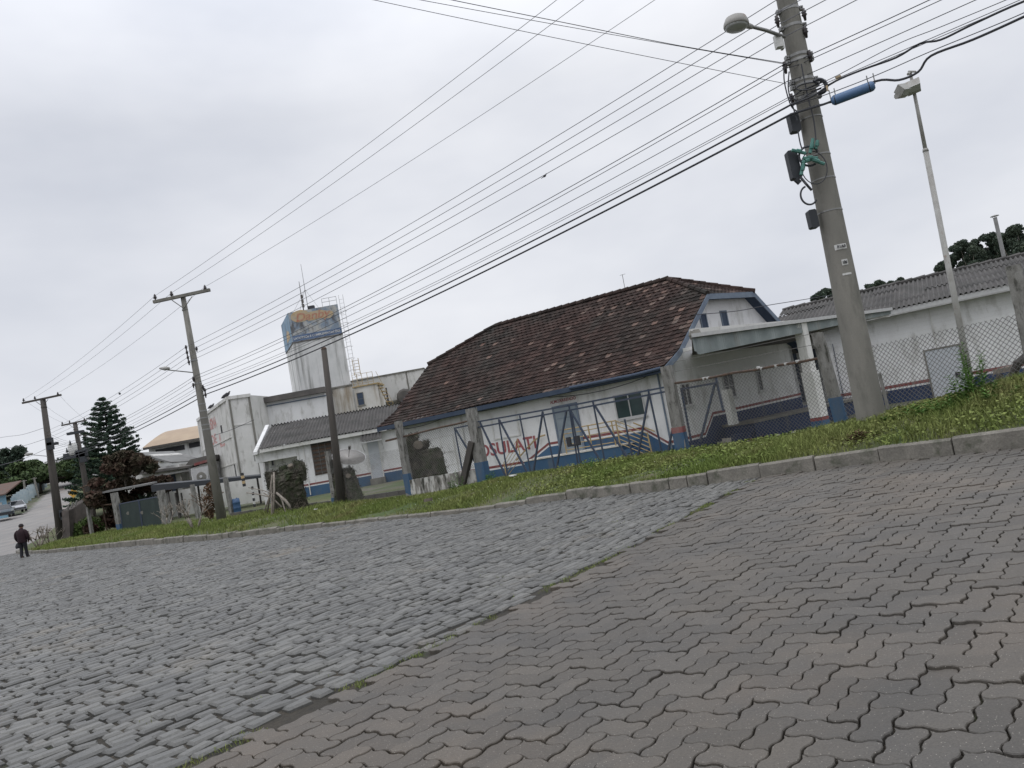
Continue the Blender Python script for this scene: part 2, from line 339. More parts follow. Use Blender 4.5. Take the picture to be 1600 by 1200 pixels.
def grid(xs, ys, zf, skip=None):
    X, Y = np.meshgrid(xs, ys); Z = zf(X, Y); V = np.stack([X.ravel(), Y.ravel(), Z.ravel()], 1); nx = len(xs); ny = len(ys)
    i = np.arange(nx*ny).reshape(ny, nx); q = np.stack([i[:-1, :-1], i[:-1, 1:], i[1:, 1:], i[1:, :-1]], -1).reshape(-1, 4)
    if skip is not None:
        c = V[q].mean(1); q = q[~skip(c[:, 0], c[:, 1])]
    return V, q
# far terrain, kept under the roads and the verge
xs = np.concatenate([np.linspace(-700, -110, 25), np.arange(-100, 45, 1.6), np.linspace(46, 700, 30)]); ys = np.concatenate([np.linspace(-60, -4, 8), np.arange(-2, 70, 1.5), np.arange(72, 180, 4), np.linspace(190, 1600, 30)])
def tz(X, Y):
    d = kdist(X, Y)[0].reshape(X.shape); z = gz_(X, Y); far = np.clip((Y-150)/300, 0, 1)
    return z-np.where(d < 8, .25, 0)*np.where(Y < 150, 1, 0)
V, q = grid(xs, ys, tz); obj('ground', (V, q), M['ground'], kind='structure', smooth=True)
# verge and yard edge: strip following the kerb
ds = np.array([0.0, .12, .3, .6, 1.0, 1.5, 2.0, 2.5, 3.0, 3.5, 4.2, 5.0, 6.0, 7.5, 9.5, 12])
T = np.diff(KL[:, :2], axis=0); T = np.vstack([T, T[-1:]]); T /= np.linalg.norm(T, axis=1)[:, None]
Ts = np.array([T[max(0, i-4):i+5].mean(0) for i in range(len(T))]); Ts /= np.linalg.norm(Ts, axis=1)[:, None]; Nn = np.stack([-Ts[:, 1], Ts[:, 0]], 1)
XY = KL[:, None, :2]+Nn[:, None, :]*ds[None, :, None]
X = XY[..., 0]; Y = XY[..., 1]; Z = gz_(X, Y)-.02; jit = RNG.normal(0, .025, Z.shape); jit[:, :2] = 0; Z = Z+jit
r0 = rz(KL[:, 0], KL[:, 1]); Z[:, 0] = r0+KL[:, 2]-.03
i = np.arange(X.size).reshape(X.shape); q = np.stack([i[:-1, 1:], i[:-1, :-1], i[1:, :-1], i[1:, 1:]], -1).reshape(-1, 4)
obj('verge', (np.stack([X.ravel(), Y.ravel(), Z.ravel()], 1), q[:, ::-1]), M['soilgrass'], kind='structure', smooth=True)
# kerb stones: one run of blocks with open joints
kb = MB(); seg = np.concatenate([[0], np.cumsum(np.hypot(*np.diff(KL[:, :2], axis=0).T))])
def kat(s): return np.array([np.interp(s, seg, KL[:, j]) for j in range(4)])
s = float(seg[12]); 
while s < seg[-1]-3:
    far = kat(s)[1]; ln = random.uniform(.85, 1.15) if random.random() > .12 else .4
    a = kat(s+.012); b = kat(s+ln-.012); d = (b-a)[:2]; d /= np.linalg.norm(d); n = np.array([-d[1], d[0]]); za = float(rz(a[0], a[1]))+a[2]+random.uniform(-.015, .015); zb = za+random.uniform(-.012, .012)+float(rz(b[0], b[1])-rz(a[0], a[1]))
    o = random.uniform(-.02, .02); wd = .13
    P = lambda p, off, z: (p[0]+n[0]*(off+o), p[1]+n[1]*(off+o), z)
    # chamfered top edge
    kb.hexa([P(a, -.05, -.3), P(b, -.05, -.3), P(b, wd, -.3), P(a, wd, -.3)], [P(a, -.05, za-.03), P(b, -.05, zb-.03), P(b, wd, zb-.03), P(a, wd, za-.03)])
    kb.hexa([P(a, -.05, za-.03), P(b, -.05, zb-.03), P(b, wd, zb-.03), P(a, wd, za-.03)], [P(a, -.02, za), P(b, -.02, zb), P(b, wd-.02, zb), P(a, wd-.02, za)])
    s += ln
obj('kerb', kb, M['kerb'], kind='structure')
# ---------------------------------------------------------------- pavings
b0 = gr(560, 1060); b1 = gr(945, 870); bd = Vector((b1.x-b0.x, b1.y-b0.y, 0)).normalized(); BN = Vector((bd.y, -bd.x, 0))  # points to the paver side
def bside(X, Y): 
    l = (X-b0.x)*bd.x+(Y-b0.y)*bd.y
    return (X-b0.x)*BN.x+(Y-b0.y)*BN.y
# joint bed under both
xs = np.arange(-62, 26, .8); ys = np.arange(-3, 50, .8)
V, q = grid(xs, ys, lambda X, Y: rz(X, Y)-.028, lambda x, y: kdist(x, y)[0] > .9)
obj('paving_bed', (V, q), M['bed'], kind='structure', smooth=True)
xs = np.arange(-180, -27, 1.0); ys = np.concatenate([np.arange(46, 130, 1.0), np.arange(130, 220, 5)])
eL = [(-90, 40), (-75, 88)]+[(at(px_, py_, Y_).x, Y_) for px_, py_, Y_ in ((33, 796, 90), (60, 786, 104), (84, 776, 120))]+[(at(84, 765, 135).x, 135), (-110, 160), (-170, 230)]
def left_of(x, y): return x < np.interp(y, [p[1] for p in eL], [p[0] for p in eL])
V, q = grid(xs, ys, lambda X, Y: rz(X, Y)+.03-.056*(Y < 48.5), lambda x, y: (kdist(x, y)[0] > 1.2) | left_of(x, y))
obj('side_street', (V, q), M['street'], kind='structure', smooth=True)
def stones(C, U, W, hu, hw, ch, drop, jit, hj, tilt):
    """bevelled blocks: C centres, U/W unit axes (n,2), half sizes"""
    n = len(C); cs = np.array([(-1, -1), (1, -1), (1, 1), (-1, 1)], float)
    J = RNG.normal(0, jit, (n, 4, 2)); base = rz(C[:, 0], C[:, 1])+RNG.normal(0, hj, n); tl = RNG.normal(0, tilt, (n, 2)); rings = []
    for k, (sh, dz) in enumerate(((0, -drop), (0, -ch*1.1), (ch, 0))):
        L_ = cs[None]*np.stack([hu-sh, hw-sh], -1)[:, None, :]+J
        xy = C[:, None, :]+U[:, None, :]*L_[..., :1]+W[:, None, :]*L_[..., 1:]
        z = base[:, None]+dz+L_[..., 0]*tl[:, :1]+L_[..., 1]*tl[:, 1:]+.05*(xy[..., 0]-C[:, None, 0])*(C[:, None, 0] > 0)
        rings.append(np.concatenate([xy, z[..., None]], -1))
    V = np.stack(rings, 1).reshape(-1, 3); o = (np.arange(n)*12)[:, None, None]
    f = [(8, 9, 10, 11)]
    for r in (0, 4):
        for k in range(4): f.append((r+k, r+(k+1) % 4, r+4+(k+1) % 4, r+4+k))
    return V, (np.array(f)[None]+o).reshape(-1, 4)
# cobbles
th = R_(50); Ud = np.array([math.cos(th), math.sin(th)]); Wd = np.array([math.sin(th), -math.cos(th)])
rowp = .132; cen = []; axu = []; hu = []; hw = []
for r in range(-480, 140):
    w0 = r*rowp; x = -8-random.random(); wob = random.uniform(-.01, .01)
    while x < 62:
        ln = random.uniform(.15, .29); y0 = math.sin(x*.21+r*.013)*.10+math.sin(x*.07+1)*.2+wob
        cen.append(((x+ln/2)*Ud[0]+(w0+y0)*Wd[0], (x+ln/2)*Ud[1]+(w0+y0)*Wd[1])); hu.append(ln/2-.009); x += ln
cen = np.array(cen); hu = np.array(hu)
k = (cen[:, 1] > .6) & (cen[:, 1] < 49.5) & (cen[:, 0] > -.88*cen[:, 1]-1.5) & (cen[:, 0] < .8*cen[:, 1]+1) & (bside(cen[:, 0], cen[:, 1]) < .03+.04*np.sin(cen[:, 1]*2.1)); cen = cen[k]; hu = hu[k]
k = kdist(cen[:, 0], cen[:, 1])[0] < -.12; cen = cen[k]; hu = hu[k]; n = len(cen)
a = th+RNG.normal(0, .035, n)+.05*np.sin(cen[:, 0]*.3); U = np.stack([np.cos(a), np.sin(a)], 1); W = np.stack([np.sin(a), -np.cos(a)], 1)
V, q = stones(cen, U, W, hu*RNG.uniform(.9, 1.0, n), (rowp/2-.013)*RNG.uniform(.84, 1.04, n), .015, .07, .008, .007, .04)
mc = mat('worn_basalt_cobble', (.122, .120, .110), (.086, .086, .081), 1.3, .42, .007, 22, grime=(.155, .135, .105), gscale=.5, glo=.58, ghi=.74, island=.24, fine=.18, spec=.6)
obj('cobblestone_road', (V, q), mc, kind='structure')
# interlocking pavers: herringbone of wavy blocks
def g2(x, y): p = gr(1000+x/5, 960+y/5); return np.array([p.x, p.y])
c1 = [(215, 400), (270, 490), (330, 590), (430, 700), (500, 825), (580, 960), (680, 1100)]; c2 = [(640, 180), (720, 255), (810, 330), (900, 420), (1010, 520), (1120, 635), (1245, 760), (1400, 890)]
G1 = np.array([g2(*p) for p in c1]); G2 = np.array([g2(*p) for p in c2])
e1 = ((G1[-1]-G1[0])/6+(G2[-1]-G2[1])/6)/2; av = np.mean([G2[i+3]-G1[i] for i in range(5)], 0)/4; bv = e1-av
org = G1[3]-av-.5*bv
def outline(w_, h_):
    """lattice outline in (a,b) units, wavy; edges always generated from the low end so neighbours match"""
    pts = []
    X, Y = np.array((1., 0)), np.array((0., 1))
    def seg_(p, d, back):
        ts = [0, .22, .42, .58, .78, 1]; am = [0, .075, .055, -.055, -.075, 0]; nrm = np.array((-d[1], d[0])); nrm = nrm if d[0] else -nrm
        q = [p+d*t+nrm*a_ for t, a_ in zip(ts, am)]
        return (q[::-1] if back else q)[:-1]
    for i in range(w_): pts += seg_(np.array((i, 0.)), X, False)
    for j in range(h_): pts += seg_(np.array((w_, float(j))), Y, False)
    for i in range(w_-1, -1, -1): pts += seg_(np.array((i, float(h_))), X, True)
    for j in range(h_-1, -1, -1): pts += seg_(np.array((0., float(j))), Y, True)
    return np.array(pts)
OA = outline(2, 1); OB = outline(1, 2)
cells = []
for i in range(-220, 220):
    for k_ in range(-60, 60):
        # lattice (1,1) and (2,-2); brick A at origin, brick B at (3,0)->(4,2)
        for kind, (ox, oy) in enumerate(((0, 0), (3, 0))):
            cells.append((i+2*k_+ox, i-2*k_+oy, kind))
cells = np.array(cells, float)
ctr = cells[:, :2]+np.where(cells[:, 2:] == 0, np.array([[1, .5]]), np.array([[.5, 1.0]])); W2 = org+ctr[:, :1]*av+ctr[:, 1:]*bv
k = (W2[:, 1] > .5) & (W2[:, 1] < 20) & (np.abs(W2[:, 0]) < .95*W2[:, 1]+1.2) & (bside(W2[:, 0], W2[:, 1]) > .155); cells = cells[k]; ctr = ctr[k]; W2 = W2[k]
k = kdist(W2[:, 0], W2[:, 1])[0] < -.16; cells = cells[k]; ctr = ctr[k]; W2 = W2[k]
AV = []; AF = []; no_ = 0
J = np.stack([av, bv]); flip = np.cross(av, bv) < 0
for kind, O in ((0, OA), (1, OB)):
    sel = cells[:, 2] == kind; cc = cells[sel][:, :2]; ct = ctr[sel]; w2 = W2[sel]; n = len(cc); m_ = len(O); oc = np.array([1, .5]) if kind == 0 else np.array([.5, 1.0])
    th_ = RNG.normal(0, .012, n); hj = RNG.normal(0, .0035, n); tl = RNG.normal(0, .012, (n, 2)); rings = []
    # inward normals
    nx = np.roll(O, -1, 0)-np.roll(O, 1, 0); nx /= np.linalg.norm(nx, axis=1)[:, None]; inn = np.stack([-nx[:, 1], nx[:, 0]], 1)
    gap = RNG.uniform(.020, .044, n)
    for sh, dz in ((0, -.05), (0, -.005), (.022, 0)):
        L2 = (O-oc)[None]+inn[None]*(gap[:, None, None]+sh)
        xy = L2@J; c_, s_ = np.cos(th_)[:, None], np.sin(th_)[:, None]
        x = xy[..., 0]*c_-xy[..., 1]*s_; y = xy[..., 0]*s_+xy[..., 1]*c_
        X = w2[:, :1]+x; Y = w2[:, 1:]+y; z = rz(X, Y)+dz+hj[:, None]+x*tl[:, :1]+y*tl[:, 1:]
        rings.append(np.stack([X, Y, z], -1))
    V = np.stack(rings, 1).reshape(-1, 3); AV.append(V)
    loc = [tuple(range(2*m_, 3*m_))]+[(r*m_+t, r*m_+(t+1) % m_, (r+1)*m_+(t+1) % m_, (r+1)*m_+t) for r in (0, 1) for t in range(m_)]
    if flip: loc = [f[::-1] for f in loc]
    for b_ in range(n):
        o_ = no_+b_*3*m_; AF += [tuple(v+o_ for v in f) for f in loc]
    no_ += len(V)
mp_ = mat('worn_concrete_paver', (.082, .071, .057), (.063, .058, .051), 1.1, .54, .004, 55, grime=(.110, .088, .066), gscale=.45, glo=.50, ghi=.74, island=.17, fine=.28, spec=.55)
nt = mp_.node_tree    # pale aggregate specks
nd = nt.nodes; lk = nt.links.new; b = nd['Principled BSDF']; src = b.inputs['Base Color'].links[0].from_socket
vo = nd.new('ShaderNodeTexVoronoi'); vo.inputs['Scale'].default_value = 95; tcn = nd.new('ShaderNodeTexCoord'); lk(tcn.outputs['Object'], vo.inputs['Vector'])
mr_ = nd.new('ShaderNodeMapRange'); mr_.inputs['From Min'].default_value = .24; mr_.inputs['From Max'].default_value = .16; lk(vo.outputs['Distance'], mr_.inputs[0])
sp = nd.new('ShaderNodeSeparateColor'); lk(vo.outputs['Color'], sp.inputs[0]); gt = nd.new('ShaderNodeMath'); gt.operation = 'GREATER_THAN'; gt.inputs[1].default_value = .86; lk(sp.outputs[0], gt.inputs[0])
mm = nd.new('ShaderNodeMath'); mm.operation = 'MULTIPLY'; lk(mr_.outputs[0], mm.inputs[0]); lk(gt.outputs[0], mm.inputs[1])
mx_ = nd.new('ShaderNodeMixRGB'); lk(mm.outputs[0], mx_.inputs[0]); lk(src, mx_.inputs[1]); mx_.inputs[2].default_value = (.36, .33, .29, 1); lk(mx_.outputs[0], b.inputs['Base Color'])
obj('paver_road', (np.concatenate(AV), AF), mp_, kind='structure')
# ---------------------------------------------------------------- grass
def blades(P, h, wd, lean=.45, n=None):
    """P (n,3) roots -> bent triangular blades"""
    n = len(P); a = RNG.uniform(0, 2*np.pi, n); dx = np.cos(a); dy = np.sin(a); ln = RNG.uniform(.1, 1, n)*lean*h; b = RNG.uniform(0, 2*np.pi, n)
    s = np.stack([-np.sin(b), np.cos(b), 0*b], 1)*wd[:, None]/2; tip = P+np.stack([dx*ln, dy*ln, h], 1); mid = P+np.stack([dx*ln*.35, dy*ln*.35, h*.6], 1)
    V = np.stack([P-s, P+s, mid+s*.8, mid-s*.8, tip], 1).reshape(-1, 3); o = (np.arange(n)*5)[:, None]
    F3 = np.concatenate([o+np.array([0, 1, 2]), o+np.array([0, 2, 3]), o+np.array([3, 2, 4])]); return V, F3
def verge_pts(n, d0, d1, s0, s1, power=1.0):
    s = RNG.uniform(s0, s1, n); d = d0+(d1-d0)*RNG.random(n)**power; x = np.interp(s, seg, KL[:, 0]); y = np.interp(s, seg, KL[:, 1]); nx = np.interp(s, seg, Nn[:, 0]); ny = np.interp(s, seg, Nn[:, 1])
    X = x+nx*d; Y = y+ny*d; return np.stack([X, Y, gz_(X, Y)-.03], 1), d
def snear(px): 
    p = gr(px[0], px[1]); i = int(np.argmin((KL[:, 0]-p.x)**2+(KL[:, 1]-p.y)**2)); return float(seg[i])
sA = snear((100, 862)); sB = snear((480, 826)); sC = snear((800, 790)); sD = snear((1160, 747)); sE = float(seg[-1])-22
GV = []; GF = []; go = 0
def addg(V, Fq):
    global go
    GV.append(V); GF.append(Fq+go); go += len(V)
for s0, s1, n, h0, h1, wd in ((sA-9, sB, 60000, .08, .20, .018), (sB, sC, 60000, .05, .13, .015), (sC, sD, 75000, .05, .14, .013), (sD, sE, 130000, .07, .21, .012)):
    P, d = verge_pts(n, .02, 4.3, s0, s1)
    dens = .5+.5*np.sin(P[:, 0]*1.3+np.sin(P[:, 1]*.9)*2)*np.sin(P[:, 1]*1.7+1)
    worn = np.clip(np.sin(P[:, 0]*.8+2)*np.sin(P[:, 1]*1.1+.5)*1.6-.5, 0, 1)*(s0 != sD); k = RNG.random(n) < (.35+.65*dens)*(1-.85*worn)*np.where(d > 3.2, .45, 1); P = P[k]; d = d[k]; dens = dens[k]
    h = RNG.uniform(h0, h1, len(P))*(.55+.7*dens); addg(*blades(P, h, RNG.uniform(.7, 1.4, len(P))*wd, .8))
for s0, s1, n in ((sC, sD, 9000), (sD, sE, 38000)):      # broad-leaved ground cover
    P, d = verge_pts(n, .02, 3.6, s0, s1); k = (np.sin(P[:, 0]*2.1+1)*np.sin(P[:, 1]*2.6)+RNG.normal(0, .5, n)) > .0; P = P[k]; nn_ = len(P); a = RNG.normal(size=(nn_, 3)); a[:, 2] *= .5; a /= np.linalg.norm(a, axis=1)[:, None]; b = np.cross(a, RNG.normal(size=(nn_, 3))); b /= np.linalg.norm(b, axis=1)[:, None]
    s_l = RNG.uniform(.018, .042, nn_)[:, None]; P = P+np.stack([0*P[:, 0], 0*P[:, 0], RNG.uniform(.04, .16, nn_)], 1); a = a*s_l; b = b*s_l*.5; V = np.stack([P-a, P-b, P+a, P+b], 1).reshape(-1, 3); o = (np.arange(nn_)*4)[:, None]; addg(V, np.concatenate([o+np.array([0, 1, 2]), o+np.array([0, 2, 3])]))
# tufts along the cobble / paver joint and in the kerb channel
pts = []
for _ in range(520):
    t = random.uniform(-2.5, 8.5); c = b0+bd*t+BN*random.gauss(.05, .05); 
    if math.sin(t*2.3)+math.sin(t*5.1+1) < -.5: continue
    for _ in range(random.randint(4, 16)): pts.append((c.x+random.gauss(0, .025), c.y+random.gauss(0, .025), 0))
for _ in range(260):
    x = random.uniform(-7, 3); y = random.uniform(3.2, 12); 
    if math.sin(x*1.9)*math.sin(y*1.3) < .35 or bside(x, y) > 0: continue
    for _ in range(10): pts.append((x+random.gauss(0, .04), y+random.gauss(0, .03), 0))
pts = np.array(pts); pts[:, 2] = rz(pts[:, 0], pts[:, 1])-.02
addg(*blades(pts, RNG.uniform(.010, .032, len(pts)), RNG.uniform(.003, .006, len(pts)), 1.2))
obj('grass', (np.concatenate(GV), np.concatenate(GF)), M['grass'], kind='stuff', label='rough green grass growing over the sloping verge', cat='grass')
# ================================================================== TREES AND PLANTS
def leafcloud(C, Rr, n, size, seed=0, flat=1.0, shell=.35, droop=0):
    """n leaf quads spread through ellipsoid clumps C (k,3) of radii Rr (k,)"""
    g = np.random.default_rng(seed); C = np.asarray(C, float); Rr = np.asarray(Rr, float)
    p = Rr**2; p /= p.sum(); k = g.choice(len(C), n, p=p); d = g.normal(size=(n, 3)); d /= np.linalg.norm(d, axis=1)[:, None]; r = g.random(n)**shell
    P = C[k]+d*r[:, None]*Rr[k][:, None]*np.array([1, 1, flat]); a = g.normal(size=(n, 3)); a /= np.linalg.norm(a, axis=1)[:, None]; b = np.cross(a, g.normal(size=(n, 3))); b /= np.linalg.norm(b, axis=1)[:, None]
    s = size*g.uniform(.6, 1.4, n)[:, None]; a = a*s; b = b*s*.55; a[:, 2] -= droop*s[:, 0]
    V = np.stack([P-a, P-b, P+a, P+b], 1).reshape(-1, 3); return V, np.arange(4*n).reshape(n, 4)
def tree(name, label, cat, base, h, clumps, leafm, n, ls, trunk_r=.15, fork=.5, group=None, seed=1, flat=.8, trunkm='trunk', limbs=7):
    base = Vector(base); t = thing(name, label, cat, base, group); rr = random.Random(seed); mb = MB()
    top = base+Vector((rr.uniform(-.03, .03)*h, 0, h*.8)); mid = base+Vector((rr.uniform(-.02, .02)*h, 0, h*fork))
    mb.tube([base-Vector((0, 0, .2)), base+Vector((0, 0, h*.12)), mid, top], [trunk_r*1.25, trunk_r, trunk_r*.7, trunk_r*.2], 8)
    for c, r in sorted(clumps, key=lambda q: -q[1])[:limbs]:
        c = Vector(c)+base; s0 = base.lerp(mid, rr.uniform(.55, 1.0)); mb.tube([s0, s0.lerp(c, .5)+Vector((0, 0, -.08*h*.3)), c], [trunk_r*.45, trunk_r*.3, trunk_r*.08], 5)
    obj('trunk', mb, M[trunkm], t, smooth=True)
    C = [Vector(c)+base for c, r in clumps]; V, q = leafcloud([tuple(c) for c in C], [r for c, r in clumps], n, ls, seed, flat)
    obj('crown', (V, q), M[leafm], t); return t
def rclumps(rr, n, w, z0, z1, r0, r1, dome=True):
    out = []
    for _ in range(n):
        z = rr.uniform(z0, z1); t = (z-z0)/(z1-z0+1e-6); ww = w*(math.sqrt(max(.05, 1-(2*t-1)**2)) if dome else 1-.8*t); a = rr.uniform(0, 6.283); q = ww*math.sqrt(rr.random()); out.append(((q*math.cos(a), q*math.sin(a), z), rr.uniform(r0, r1)))
    return out
# tall whorled conifer behind the shelter
def norfolk(base, h, wd, z0):
    base = Vector(base); t = thing('conifer_tree', 'tall dark whorled conifer tree standing behind the red-leaved bush and the shelter', 'tree', base); mb = MB(); rr = random.Random(5)
    mb.tube([base-Vector((0, 0, .3)), base+Vector((0, 0, h*.5)), base+Vector((.1, 0, h))], [.22, .14, .03], 8); P = []; Q = []
    nw = 21
    for i in range(nw):
        t_ = i/(nw-1); z = z0+(h-z0)*t_**.92; ln = wd*(1-t_)**.72+.18; m = 10
        for j in range(m):
            a = j*6.283/m+i*.7+rr.uniform(-.15, .15); l_ = ln*rr.uniform(.78, 1.08); d = Vector((math.cos(a), math.sin(a), 0)); up = .30*l_
            pts = [base+Vector((0, 0, z)), base+Vector((0, 0, z-.05*l_))+d*l_*.5, base+Vector((0, 0, z+up*.35))+d*l_]
            mb.tube(pts, [.035, .022, .008], 4, cap=False)
            for k in range(int(7+l_*15)):
                u = rr.uniform(.22, 1.02); c = base+Vector((0, 0, z-.05*l_*math.sin(u*3.1)+up*.35*max(0, u-.5)*2))+d*l_*u; P.append(tuple(c+Vector((rr.gauss(0, .05), rr.gauss(0, .05), .04)))); Q.append(.17)
    obj('trunk', mb, M['trunk'], t, smooth=True)
    V, q = leafcloud(P, Q, 60000, .095, 3, .8, .5); obj('crown', (V, q), M['norfolk'], t)
pn = at(176, 738, 70); norfolk((pn.x, 70, .6), 11.1, 4.1, 1.6)
rr = random.Random(11)
def place(px, py, Y): p = at(px, py, Y); return (p.x, Y, G(p.x, Y))
# broad tree beyond the left road
b = place(62, 770, 118); top = at(70, 716, 118).z-b[2]
cl = []
for _ in range(46):
    a = rr.uniform(-1, 1); x = a*10.5; zt = top*(1-.42*abs(a)**1.6); cl.append(((x, rr.uniform(-4, 4), rr.uniform(zt*.30, zt*.92)), rr.uniform(1.0, 2.0)))
tree('spreading_tree', 'broad green spreading tree over the fence on the far side of the left road', 'tree', b, top, cl, 'broadleaf', 26000, .28, .4, .45, seed=2, flat=.6, limbs=14)
for j, (px, tp, Y, wd, lab) in enumerate(((20, 697, 128, 3.0, 'dark upright tree rising left of the broad spreading tree'), (-4, 706, 132, 3.0, 'dark tree cut by the left edge of the photo'), (2, 745, 120, 4.5, 'low dark tree behind the light blue house'))):
    b = place(px, 780, Y); h = at(px, tp, Y).z-b[2]; tree('dark_tree', lab, 'tree', b, h, rclumps(rr, 26, wd, h*.2, h*.93, .7, 1.5, True), 'darkleaf', 11000, .26, .25, .5, 'dark trees at the left', seed=20+j)
for j, (px, tp, Y, wd) in enumerate(((104, 722, 190, 4.5), (113, 718, 200, 4), (121, 727, 185, 4), (131, 716, 195, 5), (141, 722, 200, 5), (150, 730, 185, 4), (92, 735, 180, 5))):
    b = place(px, 745, Y); h = max(3, at(px, tp, Y).z-b[2]); tree('distant_tree', ['far dark tree directly right of the leftmost crossarm pole', 'pointed far dark tree above the white far house', 'low far tree in the gap beside the transformer pole', 'far tree behind the transformer pole foot', 'far tree left of the conifer at its foot', 'low far tree half hidden by the conifer', 'far tree behind the leftmost crossarm pole'][j], 'tree', b, h, rclumps(rr, 14, wd*.6, h*.2, h*.9, .9, 1.9), 'darkleaf', 3500, .42, .2, .5, 'far trees up the left road', seed=40+j)
# eucalyptus stand behind the right-hand shed
for j, (px, tp, bt, wd) in enumerate(((1476, 404, 425, 1.3), (1489, 382, 425, 1.8), (1507, 372, 420, 2.2), (1524, 366, 415, 2.2), (1540, 362, 412, 2.0), (1557, 357, 410, 2.0), (1574, 352, 405, 2.1), (1592, 350, 400, 2.3), (1614, 345, 400, 2.2), (1286, 449, 480, 1.3), (1297, 454, 480, .8), (1357, 440, 470, .9), (1372, 438, 465, .9), (1389, 436, 462, .8), (1404, 433, 460, .7))):
    Y = 88+rr.uniform(-4, 4); p = at(px, tp, Y); bz = .4; h = p.z-bz; t0 = max(.5, (at(px, bt, Y).z-bz)/h-.05)
    lab = ['lowest leftmost eucalyptus of the group behind the shed roof', 'second eucalyptus from the left of the group behind the shed', 'eucalyptus just right of the lamp pole behind the shed roof', 'tall eucalyptus in the middle of the group behind the shed', 'eucalyptus just left of the thin chimney pipe', 'eucalyptus directly behind the thin chimney pipe', 'eucalyptus just right of the thin chimney pipe', 'eucalyptus at the right edge behind the shed roof', 'eucalyptus cut by the right edge of the photo', 'small dark treetop left of the big concrete pole', 'tiny treetop touching the left side of the big concrete pole', 'tiny treetop just right of the big concrete pole', 'second tiny treetop right of the big concrete pole', 'third tiny treetop right of the big concrete pole', 'fourth tiny treetop right of the big concrete pole'][j]
    tree('eucalyptus_tree', lab, 'tree', (p.x, Y, bz), h, rclumps(rr, 15, wd*.85, h*(t0+.05), h*.97, .24*wd**.5, .55*wd**.5, True), 'eucleaf', 9000 if wd > 1 else 3500, .11, .13, .8, 'eucalyptus behind the shed', seed=60+j, trunkm='branch', limbs=9)
# red-leaved bush behind the shelter
b = place(205, 800, 47); b = (b[0], 47, .45); cl = []
for _ in range(46):
    z = rr.uniform(.2, 4.3); ww = 2.3*math.sqrt(max(.1, 1-((z-1.1)/3.4)**2)); a = rr.uniform(0, 6.28); q = ww*math.sqrt(rr.random()); cl.append(((q*math.cos(a)*1.05, q*math.sin(a), z), rr.uniform(.25, .6)))
tree('red_leaved_bush', 'dark bush with reddish-brown leaves spilling over the shelter roof', 'bush', b, 4.2, cl, 'redleaf', 15000, .16, .12, .3, seed=91, flat=.9)
def tuft_leaves(base, n, h, seed): 
    g = random.Random(seed); mb = MB()
    for _ in range(n):
        a = g.uniform(0, 6.28); l = h*g.uniform(.6, 1); d = Vector((math.cos(a), math.sin(a), 0)); b0_ = Vector(base); m = b0_+d*l*.35+Vector((0, 0, l*.7)); e_ = b0_+d*l*.8+Vector((0, 0, l*.75)); s = d.cross(Vector((0, 0, 1)))*.035
        mb.add([b0_-s, b0_+s, m+s, m-s, e_], [(0, 1, 2, 3), (3, 2, 4)])
    return mb
pp = at(225, 775, 45); obj('yucca_plant', tuft_leaves((pp.x, 45, 1.1), 60, 1.6, 4), M['darkleaf'], loc=(pp.x, 45, .45), label='spiky grey-green plant behind the shelter roof, right of the red-leaved bush', cat='plant')
pp = at(132, 812, 46.5); V, q = leafcloud([(pp.x+dx, 46.5, .5+dz) for dx, dz in ((0, .3), (.7, .25), (-.6, .2), (.3, .6))], [.6, .5, .5, .4], 2600, .07, 8); obj('green_bush', (V, q), M['bushleaf'], loc=(pp.x, 46.5, .3), label='bright green low bush at the end of the picket fence', cat='bush')
# pollarded and dead shrubs
def dead_shrub(name, label, base, h, n, spread, m, seed, group=None, r0=.035, cut=True):
    g = random.Random(seed); base = Vector(base); mb = MB()
    def grow(p, d, l, r, dep):
        q = p+d*l; mb.tube([p, p.lerp(q, .5)+Vector((g.gauss(0, .04), g.gauss(0, .04), .02))*l, q], [r, r*.8, r*.62], 5)
        if dep > 0:
            for _ in range(g.randint(2, 3)):
                nd = (d+Vector((g.gauss(0, .45), g.gauss(0, .45), g.gauss(.1, .25)))).normalized(); grow(q, nd, l*g.uniform(.55, .8), r*.62, dep-1)
        elif cut: mb.tube([q, q+d*r*2], [r*1.1, r*1.3], 5)
    for _ in range(n):
        a = g.uniform(0, 6.28); d = Vector((math.cos(a)*spread, math.sin(a)*spread, 1)).normalized(); grow(base+Vector((math.cos(a)*.08, math.sin(a)*.08, -.1)), d, h*.42, r0, 2)
    return obj(name, mb, M[m], loc=base, label=label, cat='shrub', group=group, smooth=True)
for px, py, Y, h, n, sp, m, lab, r0 in ((60, 848, 45.5, 1.35, 6, .55, 'branch', 'bare pollarded shrub with thick cut branches beside the walking person', .055), (77, 836, 49, 1.2, 5, .5, 'branch', 'smaller bare pollarded shrub between the person and the leftmost big pole', .035), (91, 842, 46, 1.1, 3, .8, 'branch', 'bare low branches leaning left at the foot of the leftmost big pole', .03),
                                   (306, 832, 29.5, 1.35, 6, .38, 'branch', 'pale dead shrub with upright twigs left of the middle concrete pole', .035), (262, 825, 37, 1.3, 4, .5, 'branch', 'dead grey branches against the right post of the green gate', .03), (332, 815, 34, 1.6, 5, .35, 'dryleaf', 'brown dried shrub just behind the middle concrete pole', .03)):
    p = at(px, py, Y); dead_shrub('bare_shrub', lab, (p.x, Y, G(p.x, Y)), h, n, sp, m, int(px), r0=r0)
pp = at(330, 790, 34); V, q = leafcloud([(pp.x, 34, 1.2), (pp.x+.1, 34, 1.7), (pp.x-.15, 34, .8)], [.35, .3, .3], 900, .06, 9); obj('dried_foliage', (V, q), M['dryleaf'], loc=(pp.x, 34, .4), label='brown withered foliage hanging behind the middle concrete pole', cat='plant')
